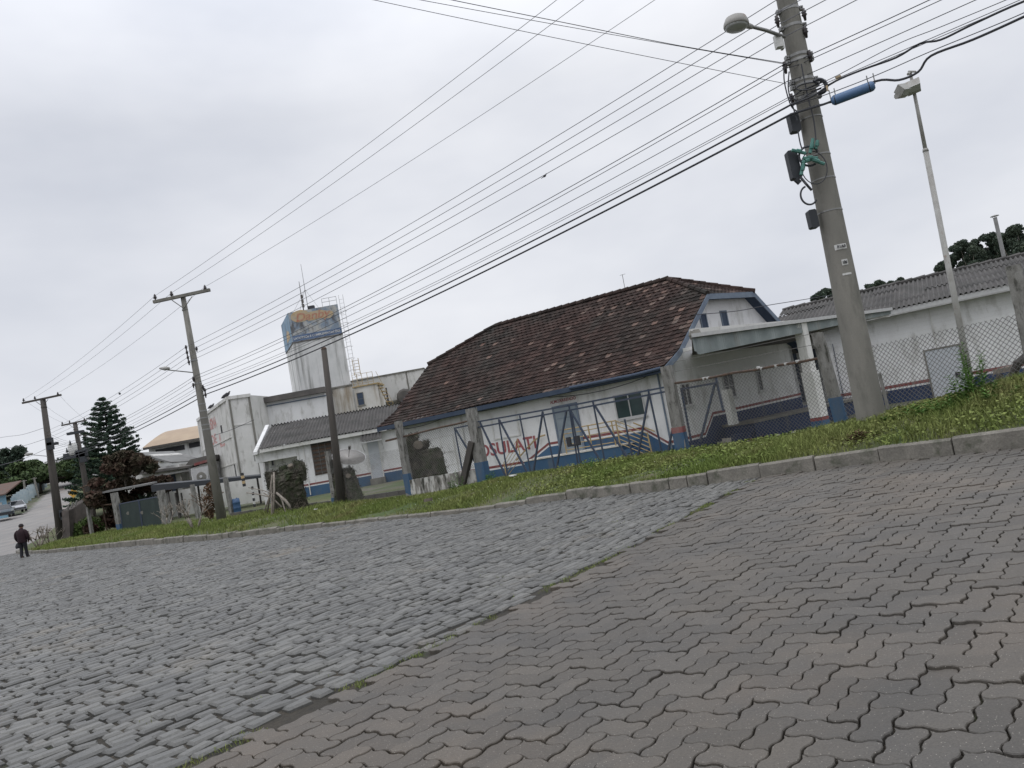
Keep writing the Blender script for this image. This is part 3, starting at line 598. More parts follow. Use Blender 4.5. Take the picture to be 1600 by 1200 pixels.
# weeds on the bank at the right
def weed(px, py, Y, h, n, seed, m='weedleaf', lab='', name='weed', cat='weed', w_=.25):
    g = random.Random(seed); p = at(px, py, Y); base = Vector((p.x, Y, G(p.x, Y)-.03)); mb = MB()
    for _ in range(n):
        a = g.uniform(0, 6.28); q = g.uniform(0, 1)*w_; b0_ = base+Vector((math.cos(a)*q, math.sin(a)*q, 0)); hh = h*g.uniform(.5, 1)*(1-.5*q/w_); tip = b0_+Vector((math.cos(a)*q*.6, math.sin(a)*q*.6, hh)); mb.tube([base-Vector((0, 0, .02)), b0_, tip], [.006, .006, .002], 4)
        k = int(9+hh*26)
        for i in range(k):
            t = .12+.88*i/k; c = b0_.lerp(tip, t); b_ = i*2.4+a; l = (.17-.09*t)*g.uniform(.7, 1.2); d = Vector((math.cos(b_), math.sin(b_), .55)).normalized(); s = d.cross(Vector((0, 0, 1))).normalized()*l*.13
            mb.add([c, c+d*l*.5+s, c+d*l-Vector((0, 0, l*.2)), c+d*l*.5-s], [(0, 1, 2, 3)])
    return obj(name, mb, M[m], loc=base, label=lab, cat=cat)
weed(1521, 612, 11.6, 1.0, 18, 3, lab='tall bright green weed growing at the foot of the lamp pole', w_=.28)
weed(1492, 640, 11.6, .38, 12, 4, lab='leafy low weed on the bank left of the tall bright weed', w_=.4)
weed(1560, 632, 11.2, .30, 12, 5, lab='leafy low weed on the bank right of the tall bright weed', w_=.4)
weed(1420, 655, 12.2, .30, 8, 6, lab='small weed just right of the big concrete pole foot', w_=.25)
weed(1200, 705, 16.6, .24, 14, 7, m='dryleaf', lab='patch of reddish withered weeds below the loading dock fence', w_=.5)
weed(930, 730, 18.6, .32, 10, 8, lab='clump of thin weeds in front of the gate middle', w_=.45)
weed(715, 757, 21.6, .85, 5, 9, lab='thin bare weed rising in front of the low whitewashed wall', w_=.2)
weed(770, 750, 21.2, .4, 8, 10, lab='weeds around the foot of the post left of the gate', w_=.25)
weed(1352, 714, 12.0, .22, 8, 14, m='dryleaf', lab='yellowish dry weed in the gap between two kerb stones', w_=.18)
# ================================================================== TREE STUMPS
def stump(name, label, base, prof, cuts, seed, mats=('bark', 'cutwood'), cat='tree stump'):
    """prof: list of lobes; each lobe = list of (dx, dz, radius) up the lobe"""
    base = Vector(base); t = thing(name, label, cat, base); g = random.Random(seed); mb = MB(); tops = []
    for lobe in prof:
        fine_ = []
        for (a0_, a1_) in zip(lobe[:-1], lobe[1:]):
            for k_ in range(5): fine_.append(tuple(a0_[j_]+(a1_[j_]-a0_[j_])*k_/5 for j_ in range(3)))
        lobe = fine_+[lobe[-1]]; n = 26; vs = []; m_ = len(lobe); ph = [g.uniform(0, 6.28) for _ in range(5)]
        for i, (dx, dz, r) in enumerate(lobe):
            for k in range(n):
                a = 2*math.pi*k/n; q = r*(1+.09*math.sin(3*a+ph[0]+i*.12)+.06*math.sin(5*a+ph[1]-i*.2)+.05*math.sin(9*a+ph[2]+i*.4)+g.uniform(-.06, .06)); vs.append(base+Vector((dx+q*math.cos(a), q*math.sin(a)*.9, dz+(g.uniform(-.03, .03) if 0 < i else 0))))
        fs = [(i*n+k, i*n+(k+1) % n, (i+1)*n+(k+1) % n, (i+1)*n+k) for i in range(m_-1) for k in range(n)]; mb.add(vs, fs+[tuple(range((m_-1)*n, m_*n))])
    o = obj('trunk', mb, M[mats[0]], t, smooth=False)
    P = []; 
    for v in mb.v: P.append(v)
    P = np.array(P); C = P[RNG.integers(0, len(P), 1500)]+RNG.normal(0, .03, (1500, 3)); V, q = leafcloud(C, np.full(len(C), .06), 5500, .018, seed); obj('moss', (V, q), M['moss'], t)
    cb = MB()
    for (dx, dy, dz, r, nx, nz) in cuts:
        d = Vector((nx, -.6, nz)).normalized(); c = base+Vector((dx, dy, dz)); cb.tube([c-d*.06, c+d*.05], [r, r*.92], 12)
    if cuts: obj('cut_face', cb, M[mats[1]], t)
    return t
def gb(px, py, Y, dz=0): p = at(px, py, Y); return (p.x, Y, p.z+dz)
p0 = gb(672, 752, 24.2); stump('tree_stump', 'thick mossy sawn tree stump with a raised cut limb behind the low whitewashed wall', (p0[0], p0[1], p0[2]-.15), [[(.08, 0, .46), (.09, .5, .42), (.10, 1.0, .40), (.10, 1.14, .34)], [(-.22, 0, .36), (-.26, .5, .32), (-.36, .95, .30), (-.44, 1.3, .26), (-.36, 1.62, .24), (-.28, 1.68, .15)], [(-.25, 1.0, .2), (-.05, 1.25, .2), (0.02, 1.42, .16)]], [(-.13, -.33, 1.33, .15, .15, .05)], 3)
p0 = gb(464, 790, 28.5); stump('tree_stump', 'dark ivy-covered pollarded stump with two knobs in front of the office window', (p0[0], p0[1], p0[2]-.25), [[(0.02, 0, .40), (-.02, .45, .37), (-.12, .95, .47), (-.1, 1.25, .54), (0, 1.45, .50), (.12, 1.62, .34)], [(.15, 1.1, .35), (.28, 1.5, .28), (.3, 1.78, .2), (.22, 1.86, .1)], [(-.2, 1.2, .3), (-.28, 1.55, .2), (-.3, 1.78, .13)]], [(.12, -.4, 1.72, .1, 0, .8)], 4)
p0 = gb(436, 785, 29.5); stump('tree_stump', 'slender mossy stump just left of the ivy-covered pollarded stump', (p0[0], p0[1], p0[2]-.2), [[(0, 0, .2), (0, .5, .22), (-.02, .9, .32), (-.05, 1.2, .30), (-.12, 1.38, .2)]], [], 6)
p0 = gb(547, 785, 27.3); stump('tree_stump', 'broad dark split stump beneath the satellite dish', (p0[0], p0[1], p0[2]-.12), [[(-.22, 0, .34), (-.22, .5, .28), (-.2, 1.05, .24), (-.2, 1.2, .22)], [(.18, 0, .30), (.16, .6, .24), (.1, 1.15, .22), (.08, 1.3, .16)]], [(.15, -.25, 1.05, .09, 0, .1)], 7)
p0 = gb(470, 797, 27.0); stump('tree_stump', 'small rounded bare stump on the grass below the pollarded stump', (p0[0], p0[1], p0[2]-.1), [[(0, 0, .27), (0, .2, .25), (-.02, .36, .2), (-.02, .47, .11)]], [], 8, ('cutwood', 'cutwood'))
# pile of dead poles leaning together
p0 = Vector(gb(428, 800, 27.5)); mb = MB()
for (ax, ay), (bx, by), r in (((425, 742), (418, 800), .035), ((428, 738), (427, 802), .045), ((432, 770), (458, 797), .05), ((425, 765), (413, 798), .03), ((412, 770), (440, 792), .03), ((385, 770), (425, 778), .022), ((388, 762), (428, 772), .018), ((436, 772), (446, 800), .03), ((424, 760), (424, 830), .03)):
    a = at(ax, ay, 27.5+random.uniform(-.2, .2)); b = at(bx, by, 27.3+random.uniform(-.3, .3)); mb.tube([a, a.lerp(b, .5)+Vector((.02, 0, .03)), b], [r*.8, r, r*.9], 6)
obj('branch_pile', mb, M['branch'], loc=p0, smooth=True, label='grey dead poles and branches propped together beside the mossy stumps', cat='branches')
# ================================================================== THE TILED HOUSE
PH = at(1052, 640, 25); FA = Plane(PH, 30); GA = Plane(PH, -38); UF = FA.u; VG = GA.u
house = thing('tiled_house', 'white and blue house with steep dark clay tile roof behind the navy gate', 'house', (PH.x, PH.y, 0))
def HP(s, t, z): p = FA.P+UF*s+VG*t; return Vector((p.x, p.y, z))
SL = -11.3; TD = 7.4
prof = [(-.55, 2.90), (.33, 3.40), (1.01, 4.02), (2.34, 5.20), (3.70, 6.28)]
def rp(t):
    t = t if t <= 3.7 else 7.4-t; return float(np.interp(t, [p[0] for p in prof], [p[1] for p in prof]))
mb = MB()
# walls as solid panels, 0.2 thick
def wallpoly(pts, ext): mb.prism(pts, ext)
wallpoly([HP(SL, 0, -.2), HP(0, 0, -.2), HP(0, 0, 3.1), HP(SL, 0, 3.1)], VG*.2)
gp = [HP(0, .0, -.2), HP(0, TD, -.2), HP(0, TD, 3.1), HP(0, 6.39, 4.0), HP(0, 5.06, 5.1), HP(0, 2.34, 5.1), HP(0, 1.01, 3.92), HP(0, 0.02, 3.15)]
wallpoly(gp, -UF*.2); wallpoly([p+UF*SL for p in gp], UF*.2)
wallpoly([HP(SL, TD, -.2), HP(0, TD, -.2), HP(0, TD, 3.1), HP(SL, TD, 3.1)], -VG*.2)
obj('wall', mb, M['white_wall'], house)
# blue dado and red stripe along facade then gable
def band(pl, pts, z0, m, name, proud):
    b_ = MB()
    for (sa, za), (sb, zb) in zip(pts[:-1], pts[1:]):
        lo_a = z0 if z0 is not None else za-.085; lo_b = z0 if z0 is not None else zb-.085
        b_.prism([pl.pt(sa, lo_a), pl.pt(sb, lo_b), pl.pt(sb, zb), pl.pt(sa, za)], pl.n*proud)
    return obj(name, b_, m, house)
fpts = [(SL, .50), (-5.75, .50), (-4.75, 1.0), (-1.15, .98), (-.38, .38), (0.0, .40)]
gpts = [(0, .40), (1.35, .42), (1.95, 1.04), (3.4, 1.05), (7.38, 1.12)]
band(FA, fpts, -.15, M['blue_paint'], 'painted_dado', .006); band(GA, gpts, -.15, M['navy_paint'], 'painted_dado', .006)
band(FA, [(a, b+.15) for a, b in fpts], None, M['red_paint'], 'red_stripe', .007); band(GA, [(a, b+.15) for a, b in gpts], None, M['red_paint'], 'red_stripe', .007)
# roof: every tile a small tilted slab, laid over a dark board deck
rs0, rs1 = SL-.42, .36
deck = MB(); pp_ = prof
HS = -1.8; HSL = SL+1.85         # ridge ends; hips fall to the gable tops
for a, b in zip(pp_[:-1], pp_[1:]):
    for mir in (0, 1):
        ta, tb = (a[0], b[0]) if not mir else (7.4-a[0], 7.4-b[0])
        def ends(t): 
            t = t if t <= 3.7 else 7.4-t; f = max(0, (t-2.34)/(3.7-2.34)); return rs0+(HSL-rs0)*f, rs1+(HS-rs1)*f
        l0, r0_ = ends(ta); l1, r1_ = ends(tb)
        deck.add([HP(l0, ta, a[1]-.02), HP(r0_, ta, a[1]-.02), HP(r1_, tb, b[1]-.02), HP(l1, tb, b[1]-.02)], [(0, 1, 2, 3)])
        deck.add([HP(l0, ta, a[1]-.10), HP(r0_, ta, a[1]-.10), HP(r1_, tb, b[1]-.10), HP(l1, tb, b[1]-.10)], [(3, 2, 1, 0)])
for S0, S1 in ((rs1, HS), (rs0, HSL)): deck.add([HP(S0, 2.34, 5.18), HP(S0, 5.06, 5.18), HP(S1, 3.7, 6.26)], [(0, 1, 2)]); deck.add([HP(S0, 2.34, 5.10), HP(S0, 5.06, 5.10), HP(S1, 3.7, 6.18)], [(2, 1, 0)])
roof = obj('roof', deck, M['darkroof'], house)
til = MB(); tiln = MB()
ul = [0]; 
for a, b in zip(prof[:-1], prof[1:]): ul.append(ul[-1]+math.hypot(b[0]-a[0], b[1]-a[1]))
def ft(u): return float(np.interp(u, ul, [p[0] for p in prof])), float(np.interp(u, ul, [p[1] for p in prof]))
def tile_at(Pa, Pb, Pc, Pd, nrm, pale):
    """Pa,Pb lower edge; Pc,Pd upper edge; a shallow roll tile"""
    T_ = tiln if pale else til; up0 = nrm*.050; up1 = nrm*.016
    m0 = Pa.lerp(Pb, .32)-nrm*.022; m1 = Pd.lerp(Pc, .32)-nrm*.022
    v = [Pa+up0, m0+up0, Pb+up0, Pd+up1, m1+up1, Pc+up1, Pa+nrm*.012, m0+nrm*.012, Pb+nrm*.012]
    T_.add(v, [(0, 1, 4, 3), (1, 2, 5, 4), (6, 7, 1, 0), (7, 8, 2, 1), (2, 8, 5), (0, 3, 6)])
rr = random.Random(3); ROW = .205; TW = .205
def slope_tiles(mir):
    nrows = int(ul[-1]/ROW)
    for r in range(nrows):
        u0 = r*ROW; u1 = min(u0+ROW*1.12, ul[-1]); t0, z0 = ft(u0); t1, z1 = ft(u1); tt0 = t0 if not mir else 7.4-t0; tt1 = t1 if not mir else 7.4-t1
        f0 = max(0, (t0-2.34)/1.36); l0 = rs0+(HSL-rs0)*f0; r0_ = rs1+(HS-rs1)*f0
        s = l0+(TW*.5 if r % 2 else 0)*0
        while s < r0_-.02:
            e_ = min(s+TW*.97, r0_); j = rr.gauss(0, .006); sag = -.035*math.sin((s-rs0)*.9)*math.exp(-u0*1.2)
            Pa = HP(s, tt0, z0+sag+j); Pb = HP(e_, tt0, z0+sag+j+rr.gauss(0, .004)); Pc = HP(e_, tt1, z1+sag); Pd = HP(s, tt1, z1+sag); n = (Pb-Pa).cross(Pd-Pa).normalized(); n = n if n.z > 0 else -n
            warm = max(0, 1-abs(s+1.2)/4.2)*.10+.012; tile_at(Pa, Pb, Pc, Pd, n, rr.random() < warm); s += TW
slope_tiles(False); slope_tiles(True)
for S0, S1, sg in ((rs1, HS, 1), (rs0, HSL, -1)):
    L0 = math.hypot(S0-S1, 1.08); nr = int(L0/ROW)
    for r in range(nr):
        f0 = r*ROW/L0; f1 = min(1, f0+ROW*1.1/L0); sa = S0+(S1-S0)*f0; sb = S0+(S1-S0)*f1; za = 5.2+1.08*f0; zb = 5.2+1.08*f1; t = 2.34+1.36*f0
        while t < 5.06-1.36*f0-.02:
            e_ = min(t+TW, 5.06-1.36*f0); Pa = HP(sa, t, za); Pb = HP(sa, e_, za); Pc = HP(sb, e_, zb); Pd = HP(sb, t, zb); n = (Pb-Pa).cross(Pd-Pa).normalized(); n = n if n.z > 0 else -n; tile_at(Pa, Pb, Pc, Pd, n, rr.random() < .1); t += TW
til.add(tiln.v, tiln.f, 1); obj('roof_tiles', til, [M['tile'], M['tile_new']], roof)
cap = MB()
def caps(A, B, n):
    for i in range(n):
        a = A.lerp(B, i/n); b = A.lerp(B, (i+1.12)/n); cap.tube([a+Vector((0, 0, .02)), b+Vector((0, 0, .035))], [.085, .10], 7)
caps(HP(HSL, 3.7, 6.28), HP(HS, 3.7, 6.28), 24); caps(HP(HS, 3.7, 6.28), HP(rs1, 2.34, 5.22), 7); caps(HP(HS, 3.7, 6.28), HP(rs1, 5.06, 5.22), 7); caps(HP(HSL, 3.7, 6.28), HP(rs0, 2.34, 5.22), 7); caps(HP(HSL, 3.7, 6.28), HP(rs0, 5.06, 5.22), 7)
obj('ridge_tiles', cap, M['tile'], roof)
# barge boards, hip fascia, eave boards, soffits
for S0 in (rs1, rs0):
    bb = MB()
    for mir in (0, 1):
        for a, b in zip(prof[:-2], prof[1:-1]):
            ta, tb = (a[0], b[0]) if not mir else (7.4-a[0], 7.4-b[0]); ex = UF*(.03 if S0 > 0 else -.03)
            bb.prism([HP(S0, ta, a[1]-.20), HP(S0, tb, b[1]-.20), HP(S0, tb, b[1]+.015), HP(S0, ta, a[1]+.015)], ex)
    bb.prism([HP(S0, 2.34, 5.02), HP(S0, 5.06, 5.02), HP(S0, 5.06, 5.215), HP(S0, 2.34, 5.215)], UF*(.033 if S0 > 0 else -.033)); obj('barge_board', bb, M['bluegrey'], house)
eb = MB(); eb.prism([HP(rs0, -.55, 2.74), HP(rs1, -.55, 2.74), HP(rs1, -.55, 2.90), HP(rs0, -.55, 2.90)], -VG*.03); eb.tube([HP(-3, -.64, 2.86), HP(-.6, -.64, 2.84), HP(.3, -.64, 2.88)], .06, 8); obj('eave_board', eb, M['bargeblue'], house)
sf = MB()
for S0, S1 in ((0.0, rs1), (SL, rs0)):
    for mir in (0, 1):
        for a, b in zip(prof[:-2], prof[1:-1]):
            ta, tb = (a[0], b[0]) if not mir else (7.4-a[0], 7.4-b[0]); sf.prism([HP(S0, ta, a[1]-.115), HP(S1, ta, a[1]-.115), HP(S1, tb, b[1]-.115), HP(S0, tb, b[1]-.115)], Vector((0, 0, -.02)))
    sf.prism([HP(S0, 2.34, 5.085), HP(S1, 2.34, 5.085), HP(S1, 5.06, 5.085), HP(S0, 5.06, 5.085)], Vector((0, 0, -.02)))
sf.prism([HP(SL, -.52, 2.74), HP(.0, -.52, 2.74), HP(.0, .0, 2.98), HP(SL, .0, 2.98)], Vector((0, 0, -.02)))
obj('soffit', sf, M['bargeblue'], house)
ant = MB(); a0 = HP(-3.5, 3.7, 6.3); ant.tube([a0, a0+Vector((0, 0, .62))], .012, 5); ant.tube([a0+Vector((-.1, 0, .6)), a0+Vector((.12, 0, .62))], .008, 4); obj('antenna', ant, M['steel'], house)
def window(pl, a, b, root, nm='window', mull=1, fm='frame', gm='glass', cross=0, fw=.045, sill=True, off=0.0, name_p='pane', lab=None):
    """a=(s,z) upper-left, b=(s,z) lower-right in the plane"""
    s0, z1 = a; s1, z0 = b; f = MB()
    for (x0, x1, y0, y1) in ((s0, s1, z1-fw, z1), (s0, s1, z0, z0+fw), (s0, s0+fw, z0+fw, z1-fw), (s1-fw, s1, z0+fw, z1-fw)): f.slab(pl, x0, x1, y0, y1, off-.05, off+.035)
    for i in range(mull): c = s0+(s1-s0)*(i+1)/(mull+1); f.slab(pl, c-.018, c+.018, z0+fw, z1-fw, off-.05, off+.03)
    for i in range(cross): c = z0+(z1-z0)*(i+1)/(cross+1); f.slab(pl, s0+fw, s1-fw, c-.012, c+.012, off-.05, off+.026)
    if sill: f.slab(pl, s0-.05, s1+.05, z0-.06, z0-.002, off-.02, off+.07)
    o = obj(nm, f, M[fm], root, label=lab); g = MB(); g.slab(pl, s0+fw*.5, s1-fw*.5, z0+fw*.5, z1-fw*.5, off-.02, off+.012); obj(name_p, g, M[gm], o); return o
def sz(pl, px, py, off=0): return pl.sz(px, py, off)
window(FA, (-1.98, 2.34), (-.93, 1.50), house, mull=1, gm='greenglass', lab='wide dark two-pane window right of the grey door')
window(GA, (2.25, 4.60), (2.62, 3.88), house, mull=0, gm='bargeblue', fm='bluegrey', sill=False, lab='left of the two narrow blue gable shutters'); window(GA, (3.42, 4.66), (3.80, 3.94), house, mull=0, gm='bargeblue', fm='bluegrey', sill=False, lab='right of the two narrow blue gable shutters')
window(GA, (.55, 2.30), (1.0, 1.55), house, mull=1); window(GA, (2.80, 2.40), (3.42, 1.55), house, mull=1, cross=1); window(GA, (4.78, 2.36), (5.08, 1.60), house, mull=0)
d = MB(); d.slab(FA, -4.27, -3.42, .70, 2.30, -.03, .03); door = obj('door', d, M['greydoor'], house, label='grey metal door under the small red lettering'); d = MB()
for z in (1.1, 1.5, 1.9): d.slab(FA, -4.2, -3.5, z, z+.02, .03, .042)
d.slab(FA, -4.34, -4.27, .70, 2.37, -.02, .05); d.slab(FA, -3.42, -3.35, .70, 2.37, -.02, .05); d.slab(FA, -4.34, -3.35, 2.30, 2.37, -.02, .049); obj('door_frame', d, M['bluegrey'], door)
d = MB(); d.slab(FA, -9.95, -8.75, .48, 2.05, -.03, .018); dr = obj('door', d, M['white_wall'], house, label='plain white double door at the left end'); d = MB()
for s_ in (-9.97, -9.36, -8.76): d.slab(FA, s_-.02, s_+.02, .48, 2.07, .0, .035)
for z in (.95, 1.45, 2.05): d.slab(FA, -9.95, -8.75, z, z+.03, 0, .03)
obj('door_batten', d, M['old_wall'], dr)
d = MB(); 
for (a, b, c, e_) in ((-6.95, -6.9, 1.62, 2.5), (-5.85, -5.8, 1.62, 2.5), (-6.95, -5.8, 1.58, 1.63)): d.slab(FA, a, b, c, e_, -.01, .03)
obj('window_trim', d, M['old_wall'], house)
d = MB(); d.tube([FA.pt(-8.25, 2.9, .05), FA.pt(-8.25, .1, .05)], .035, 6); obj('downpipe', d, M['old_wall'], house); d = MB(); d.tube([FA.pt(-.28, 2.9, .05), FA.pt(-.28, .1, .05)], .03, 6); obj('downpipe', d, M['bluegrey'], house)
text('wall_lettering', 'COSULATI', FA.pt(-8.18, 1.02, .004), UF, .47, 2.95, M['letter_red'], house); text('door_lettering', 'ALMOXARIFADO', FA.pt(-4.38, 2.47, .004), UF, .115, 1.02, M['letter_red'], house)
# loading platform, steps, yellow railings
plat = MB(); plat.slab(FA, -5.2, -1.55, -.15, .66, .008, 1.15); po = obj('loading_platform', plat, M['blue_paint'], house)
st = MB()
for i in range(4): st.slab(FA, -1.55+i*.26, -1.55+(i+1)*.26, -.15, .66-(i+1)*.14, .01, 1.10)
obj('steps', st, M['blue_paint'], po); st = MB()
for i in range(4): st.slab(FA, -5.2-(i+1)*.2, -5.2-i*.2, -.15, .66-(i+1)*.14, .01, 1.10)
obj('steps', st, M['blue_paint'], po)
ed = MB(); ed.slab(FA, -5.22, -1.53, .66, .70, -.0, 1.17); obj('platform_edge', ed, M['rustwall'], po)
rl = MB(); o_ = 1.08
for z in (.82, 1.0, 1.18, 1.36, 1.5): rl.tube([FA.pt(-3.55, z, o_), FA.pt(-1.62, z, o_)], .016 if z < 1.5 else .022, 5)
for s_ in (-3.55, -2.6, -1.75, -1.6): rl.tube([FA.pt(s_, .68, o_), FA.pt(s_, 1.52, o_)], .024, 6)
for k in range(6): rl.tube([FA.pt(-1.6, 1.5-k*.15, o_), FA.pt(-.62, .92-k*.15, o_)], .017, 5)
rl.tube([FA.pt(-.62, .95, o_), FA.pt(-.58, 0, o_)], .024, 6); rl.tube([FA.pt(-1.4, 1.32, .12), FA.pt(-.72, .92, .12)], .024, 6)
obj('railing', rl, M['yellow'], house); rl = MB()
rl.tube([FA.pt(-4.95, 1.42, .12), FA.pt(-5.25, 1.30, .12), FA.pt(-6.1, .72, .12)], .028, 6); rl.tube([FA.pt(-4.95, 1.42, .12), FA.pt(-4.75, 1.44, .12)], .028, 6)
for k in range(5): rl.tube([FA.pt(-6.05, .22+k*.13, o_), FA.pt(-5.35, .80+k*.165, o_)], .011, 5)
rl.tube([FA.pt(-5.35, .66, o_), FA.pt(-5.35, 1.48, o_)], .02, 5); rl.tube([FA.pt(-6.05, 0, o_), FA.pt(-6.05, .75, o_)], .02, 5); obj('railing', rl, M['yellow'], house)
# sagging black service cable along the eave
ca = MB()
for A, B, sg in ((HP(-11.6, -.5, 2.85), HP(-8.4, -.35, 2.82), .22), (HP(-8.4, -.35, 2.82), HP(-4.4, -.4, 2.78), .10), (HP(-4.4, -.4, 2.78), HP(-.4, -.5, 2.70), .18), (HP(-.4, -.5, 2.70), HP(.05, .6, 3.35), 0), (HP(.05, .6, 3.35), HP(.05, 1.35, 4.15), 0), (HP(.05, 1.35, 4.15), HP(.05, 1.9, 4.6), 0)):
    ca.tube([A.lerp(B, t/8)-Vector((0, 0, sg*4*(t/8)*(1-t/8))) for t in range(9)], .014, 5, cap=False)
obj('service_cable', ca, M['cable'], house)
ac = MB(); c = GA.pt(2.1, 3.5, 1.9); ac.box(c, (.4, .3, .32), Matrix.Rotation(R_(38), 3, 'Z')); 
def lin(p, q, x): return p[1]+(q[1]-p[1])*(x-p[0])/(q[0]-p[0])
# ================================================================== LOADING DOCK, CANOPY, ANNEX
annex = thing('dock_annex', 'shaded white annex wall with dark blue doors and a raised dock under the canopy', 'building', GA.pt(9.5, 0, 0))
AO = -5.0
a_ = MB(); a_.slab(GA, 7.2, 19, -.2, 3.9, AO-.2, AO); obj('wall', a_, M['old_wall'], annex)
a_ = MB(); a_.slab(GA, 7.2, 14.5, -.2, 1.0, AO, AO+.006); obj('painted_dado', a_, M['navy_paint'], annex); a_ = MB(); a_.slab(GA, 7.2, 14.5, 1.04, 1.13, AO, AO+.007); obj('red_stripe', a_, M['red_paint'], annex)
for x0, x1, yt, yb in ((1234, 1258, 548, 628), (1272, 1286, 545, 625), (1302, 1324, 540, 650)):
    a = GA.sz(x0, yt, AO); b_ = GA.sz(x1, yb, AO); a_ = MB(); a_.slab(GA, a[0], b_[0], max(.7, b_[1]), min(3.3, a[1]), AO, AO+.05); dd = obj('door', a_, M['bargeblue'], annex); a_ = MB(); a_.slab(GA, a[0]+.08, a[0]+.14, 1.6, 1.75, AO+.05, AO+.10); obj('handle', a_, M['steel'], dd)
for px in (1212, 1219, 1226): s0 = GA.sz(px, 600, AO)[0]; a_ = MB(); a_.tube([GA.pt(s0, .7, AO+.06), GA.pt(s0, 3.6, AO+.06)], .035, 6); obj('pipe', a_, M['concrete'], annex)
a_ = MB(); a_.slab(GA, 7.4, 13.5, -.15, .60, AO+.01, .011); obj('dock_floor', a_, M['navy_paint'], annex)
a_ = MB(); a_.slab(GA, 2.35, 12.5, -.15, .60, .012, 1.25); dk = obj('dock', a_, M['navy_paint'], annex); a_ = MB(); a_.slab(GA, 2.3, 12.55, .60, .69, .012, 1.30); obj('dock_edge', a_, M['concrete'], dk)
a_ = MB(); 
for i in range(3): a_.slab(GA, 1.75+i*.2, 2.33, -.15, .15+i*.18, .5, 1.2)
obj('steps', a_, M['navy_paint'], dk)
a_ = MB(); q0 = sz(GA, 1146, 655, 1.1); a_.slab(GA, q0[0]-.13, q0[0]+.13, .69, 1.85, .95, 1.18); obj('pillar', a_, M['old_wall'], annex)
CP = Plane(PH+GA.n*4.3, -38); can = thing('loading_canopy', 'flat canopy with corrugated grey fascia sheets spanning the loading dock', 'canopy', CP.pt(5, 0, 0))
ctl = sz(CP, 1082, 528); ctr_ = sz(CP, 1312, 496.5); cbl = sz(CP, 1092, 554); cbr = sz(CP, 1249, 521); sE_ = sz(CP, 1391, 486)[0]
a_ = MB(); n = 260; vs = []; 
for i in range(n+1):
    s_ = ctl[0]+(sE_-ctl[0])*i/n; zt = lin(ctl, ctr_, s_); zb = lin(cbl, cbr, s_) if s_ > cbl[0] else lin(cbl, cbr, cbl[0])+(cbl[0]-s_)*.9
    if s_ > cbr[0]+.2: zb = max(zb, zt-.42)
    o_ = .02*math.sin(s_*2*math.pi/.085); vs += [CP.pt(s_, zb, o_), CP.pt(s_, zt, o_)]
a_.add(vs, [(2*i, 2*i+2, 2*i+3, 2*i+1) for i in range(n)]); fas = obj('fascia', a_, M['fascia_sheet'], can)
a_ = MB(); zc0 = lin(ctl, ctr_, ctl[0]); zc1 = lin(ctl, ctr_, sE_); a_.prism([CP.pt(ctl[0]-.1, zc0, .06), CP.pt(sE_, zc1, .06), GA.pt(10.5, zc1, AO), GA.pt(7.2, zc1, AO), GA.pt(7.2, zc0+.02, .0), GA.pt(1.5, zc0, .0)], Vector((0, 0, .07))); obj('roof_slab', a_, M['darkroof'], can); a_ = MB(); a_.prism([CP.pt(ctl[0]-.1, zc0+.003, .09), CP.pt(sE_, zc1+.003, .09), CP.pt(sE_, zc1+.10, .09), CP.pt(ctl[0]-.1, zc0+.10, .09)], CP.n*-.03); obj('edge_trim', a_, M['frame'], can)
a_ = MB()
for k in range(7):
    s_ = .6+k*1.1
    if s_ < sE_-.3: a_.slab(CP, s_, s_+.08, 3.30, 3.42, -4.28, -.05)
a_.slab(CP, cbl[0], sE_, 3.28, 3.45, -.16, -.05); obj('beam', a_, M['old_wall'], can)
a_ = MB(); c = CP.pt(ctl[0]+.25, 3.3, -.1); a_.lathe(c, [(.14, -.1), (.17, 0), (.13, .12)], 12); a_.tube([c-Vector((0, 0, .1)), c-Vector((0, 0, .28))], .025, 5); obj('rain_outlet', a_, M['concrete'], can)
for (tx, ty, bx, by, w0) in ((1254, 525, 1275, 664, .28), (1325, 508, 1346, 650, .28)):
    s_, zt = sz(CP, tx, ty, -.1); a_ = MB(); zt = 3.42
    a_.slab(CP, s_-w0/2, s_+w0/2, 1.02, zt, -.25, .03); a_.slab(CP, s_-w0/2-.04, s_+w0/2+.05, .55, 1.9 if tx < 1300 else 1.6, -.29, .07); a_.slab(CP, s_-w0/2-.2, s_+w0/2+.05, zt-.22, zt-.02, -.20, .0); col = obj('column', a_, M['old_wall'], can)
    a_ = MB(); a_.slab(CP, s_-w0/2-.045, s_+w0/2+.055, -.2, .45, -.295, .075); obj('blue_foot', a_, M['blue_paint'], col); a_ = MB(); a_.slab(CP, s_-w0/2-.045, s_+w0/2+.055, .45, .54, -.295, .075); obj('red_band', a_, M['red_paint'], col)
# ================================================================== RIGHT-HAND SHED
PR = at(1450, 480, 30); RB = Plane(PR, 30)
shed = thing('long_shed', 'long white shed with corrugated fibre-cement roof behind the big concrete pole and chain-link fence', 'shed', (PR.x, PR.y, 0))
s0 = sz(RB, 1296, 560)[0]; a_ = MB(); a_.slab(RB, s0, 14, -.2, 3.62, -.2, 0); obj('wall', a_, M['white_wall'], shed)
a = sz(RB, 1301, 540); b_ = sz(RB, 1325, 650); a_ = MB(); a_.slab(RB, a[0], b_[0], .1, 3.0, 0, .04); dd = obj('door', a_, M['bargeblue'], shed, label='tall dark blue door under the canopy'); a_ = MB(); a_.slab(RB, b_[0]-.2, b_[0]-.12, 1.2, 1.4, .04, .09); obj('handle', a_, M['steel'], dd)
dsx = sz(RB, 1444, 545); dsb = sz(RB, 1457, 618); dxr = sz(RB, 1497, 536); sst = sz(RB, 1453, 603)
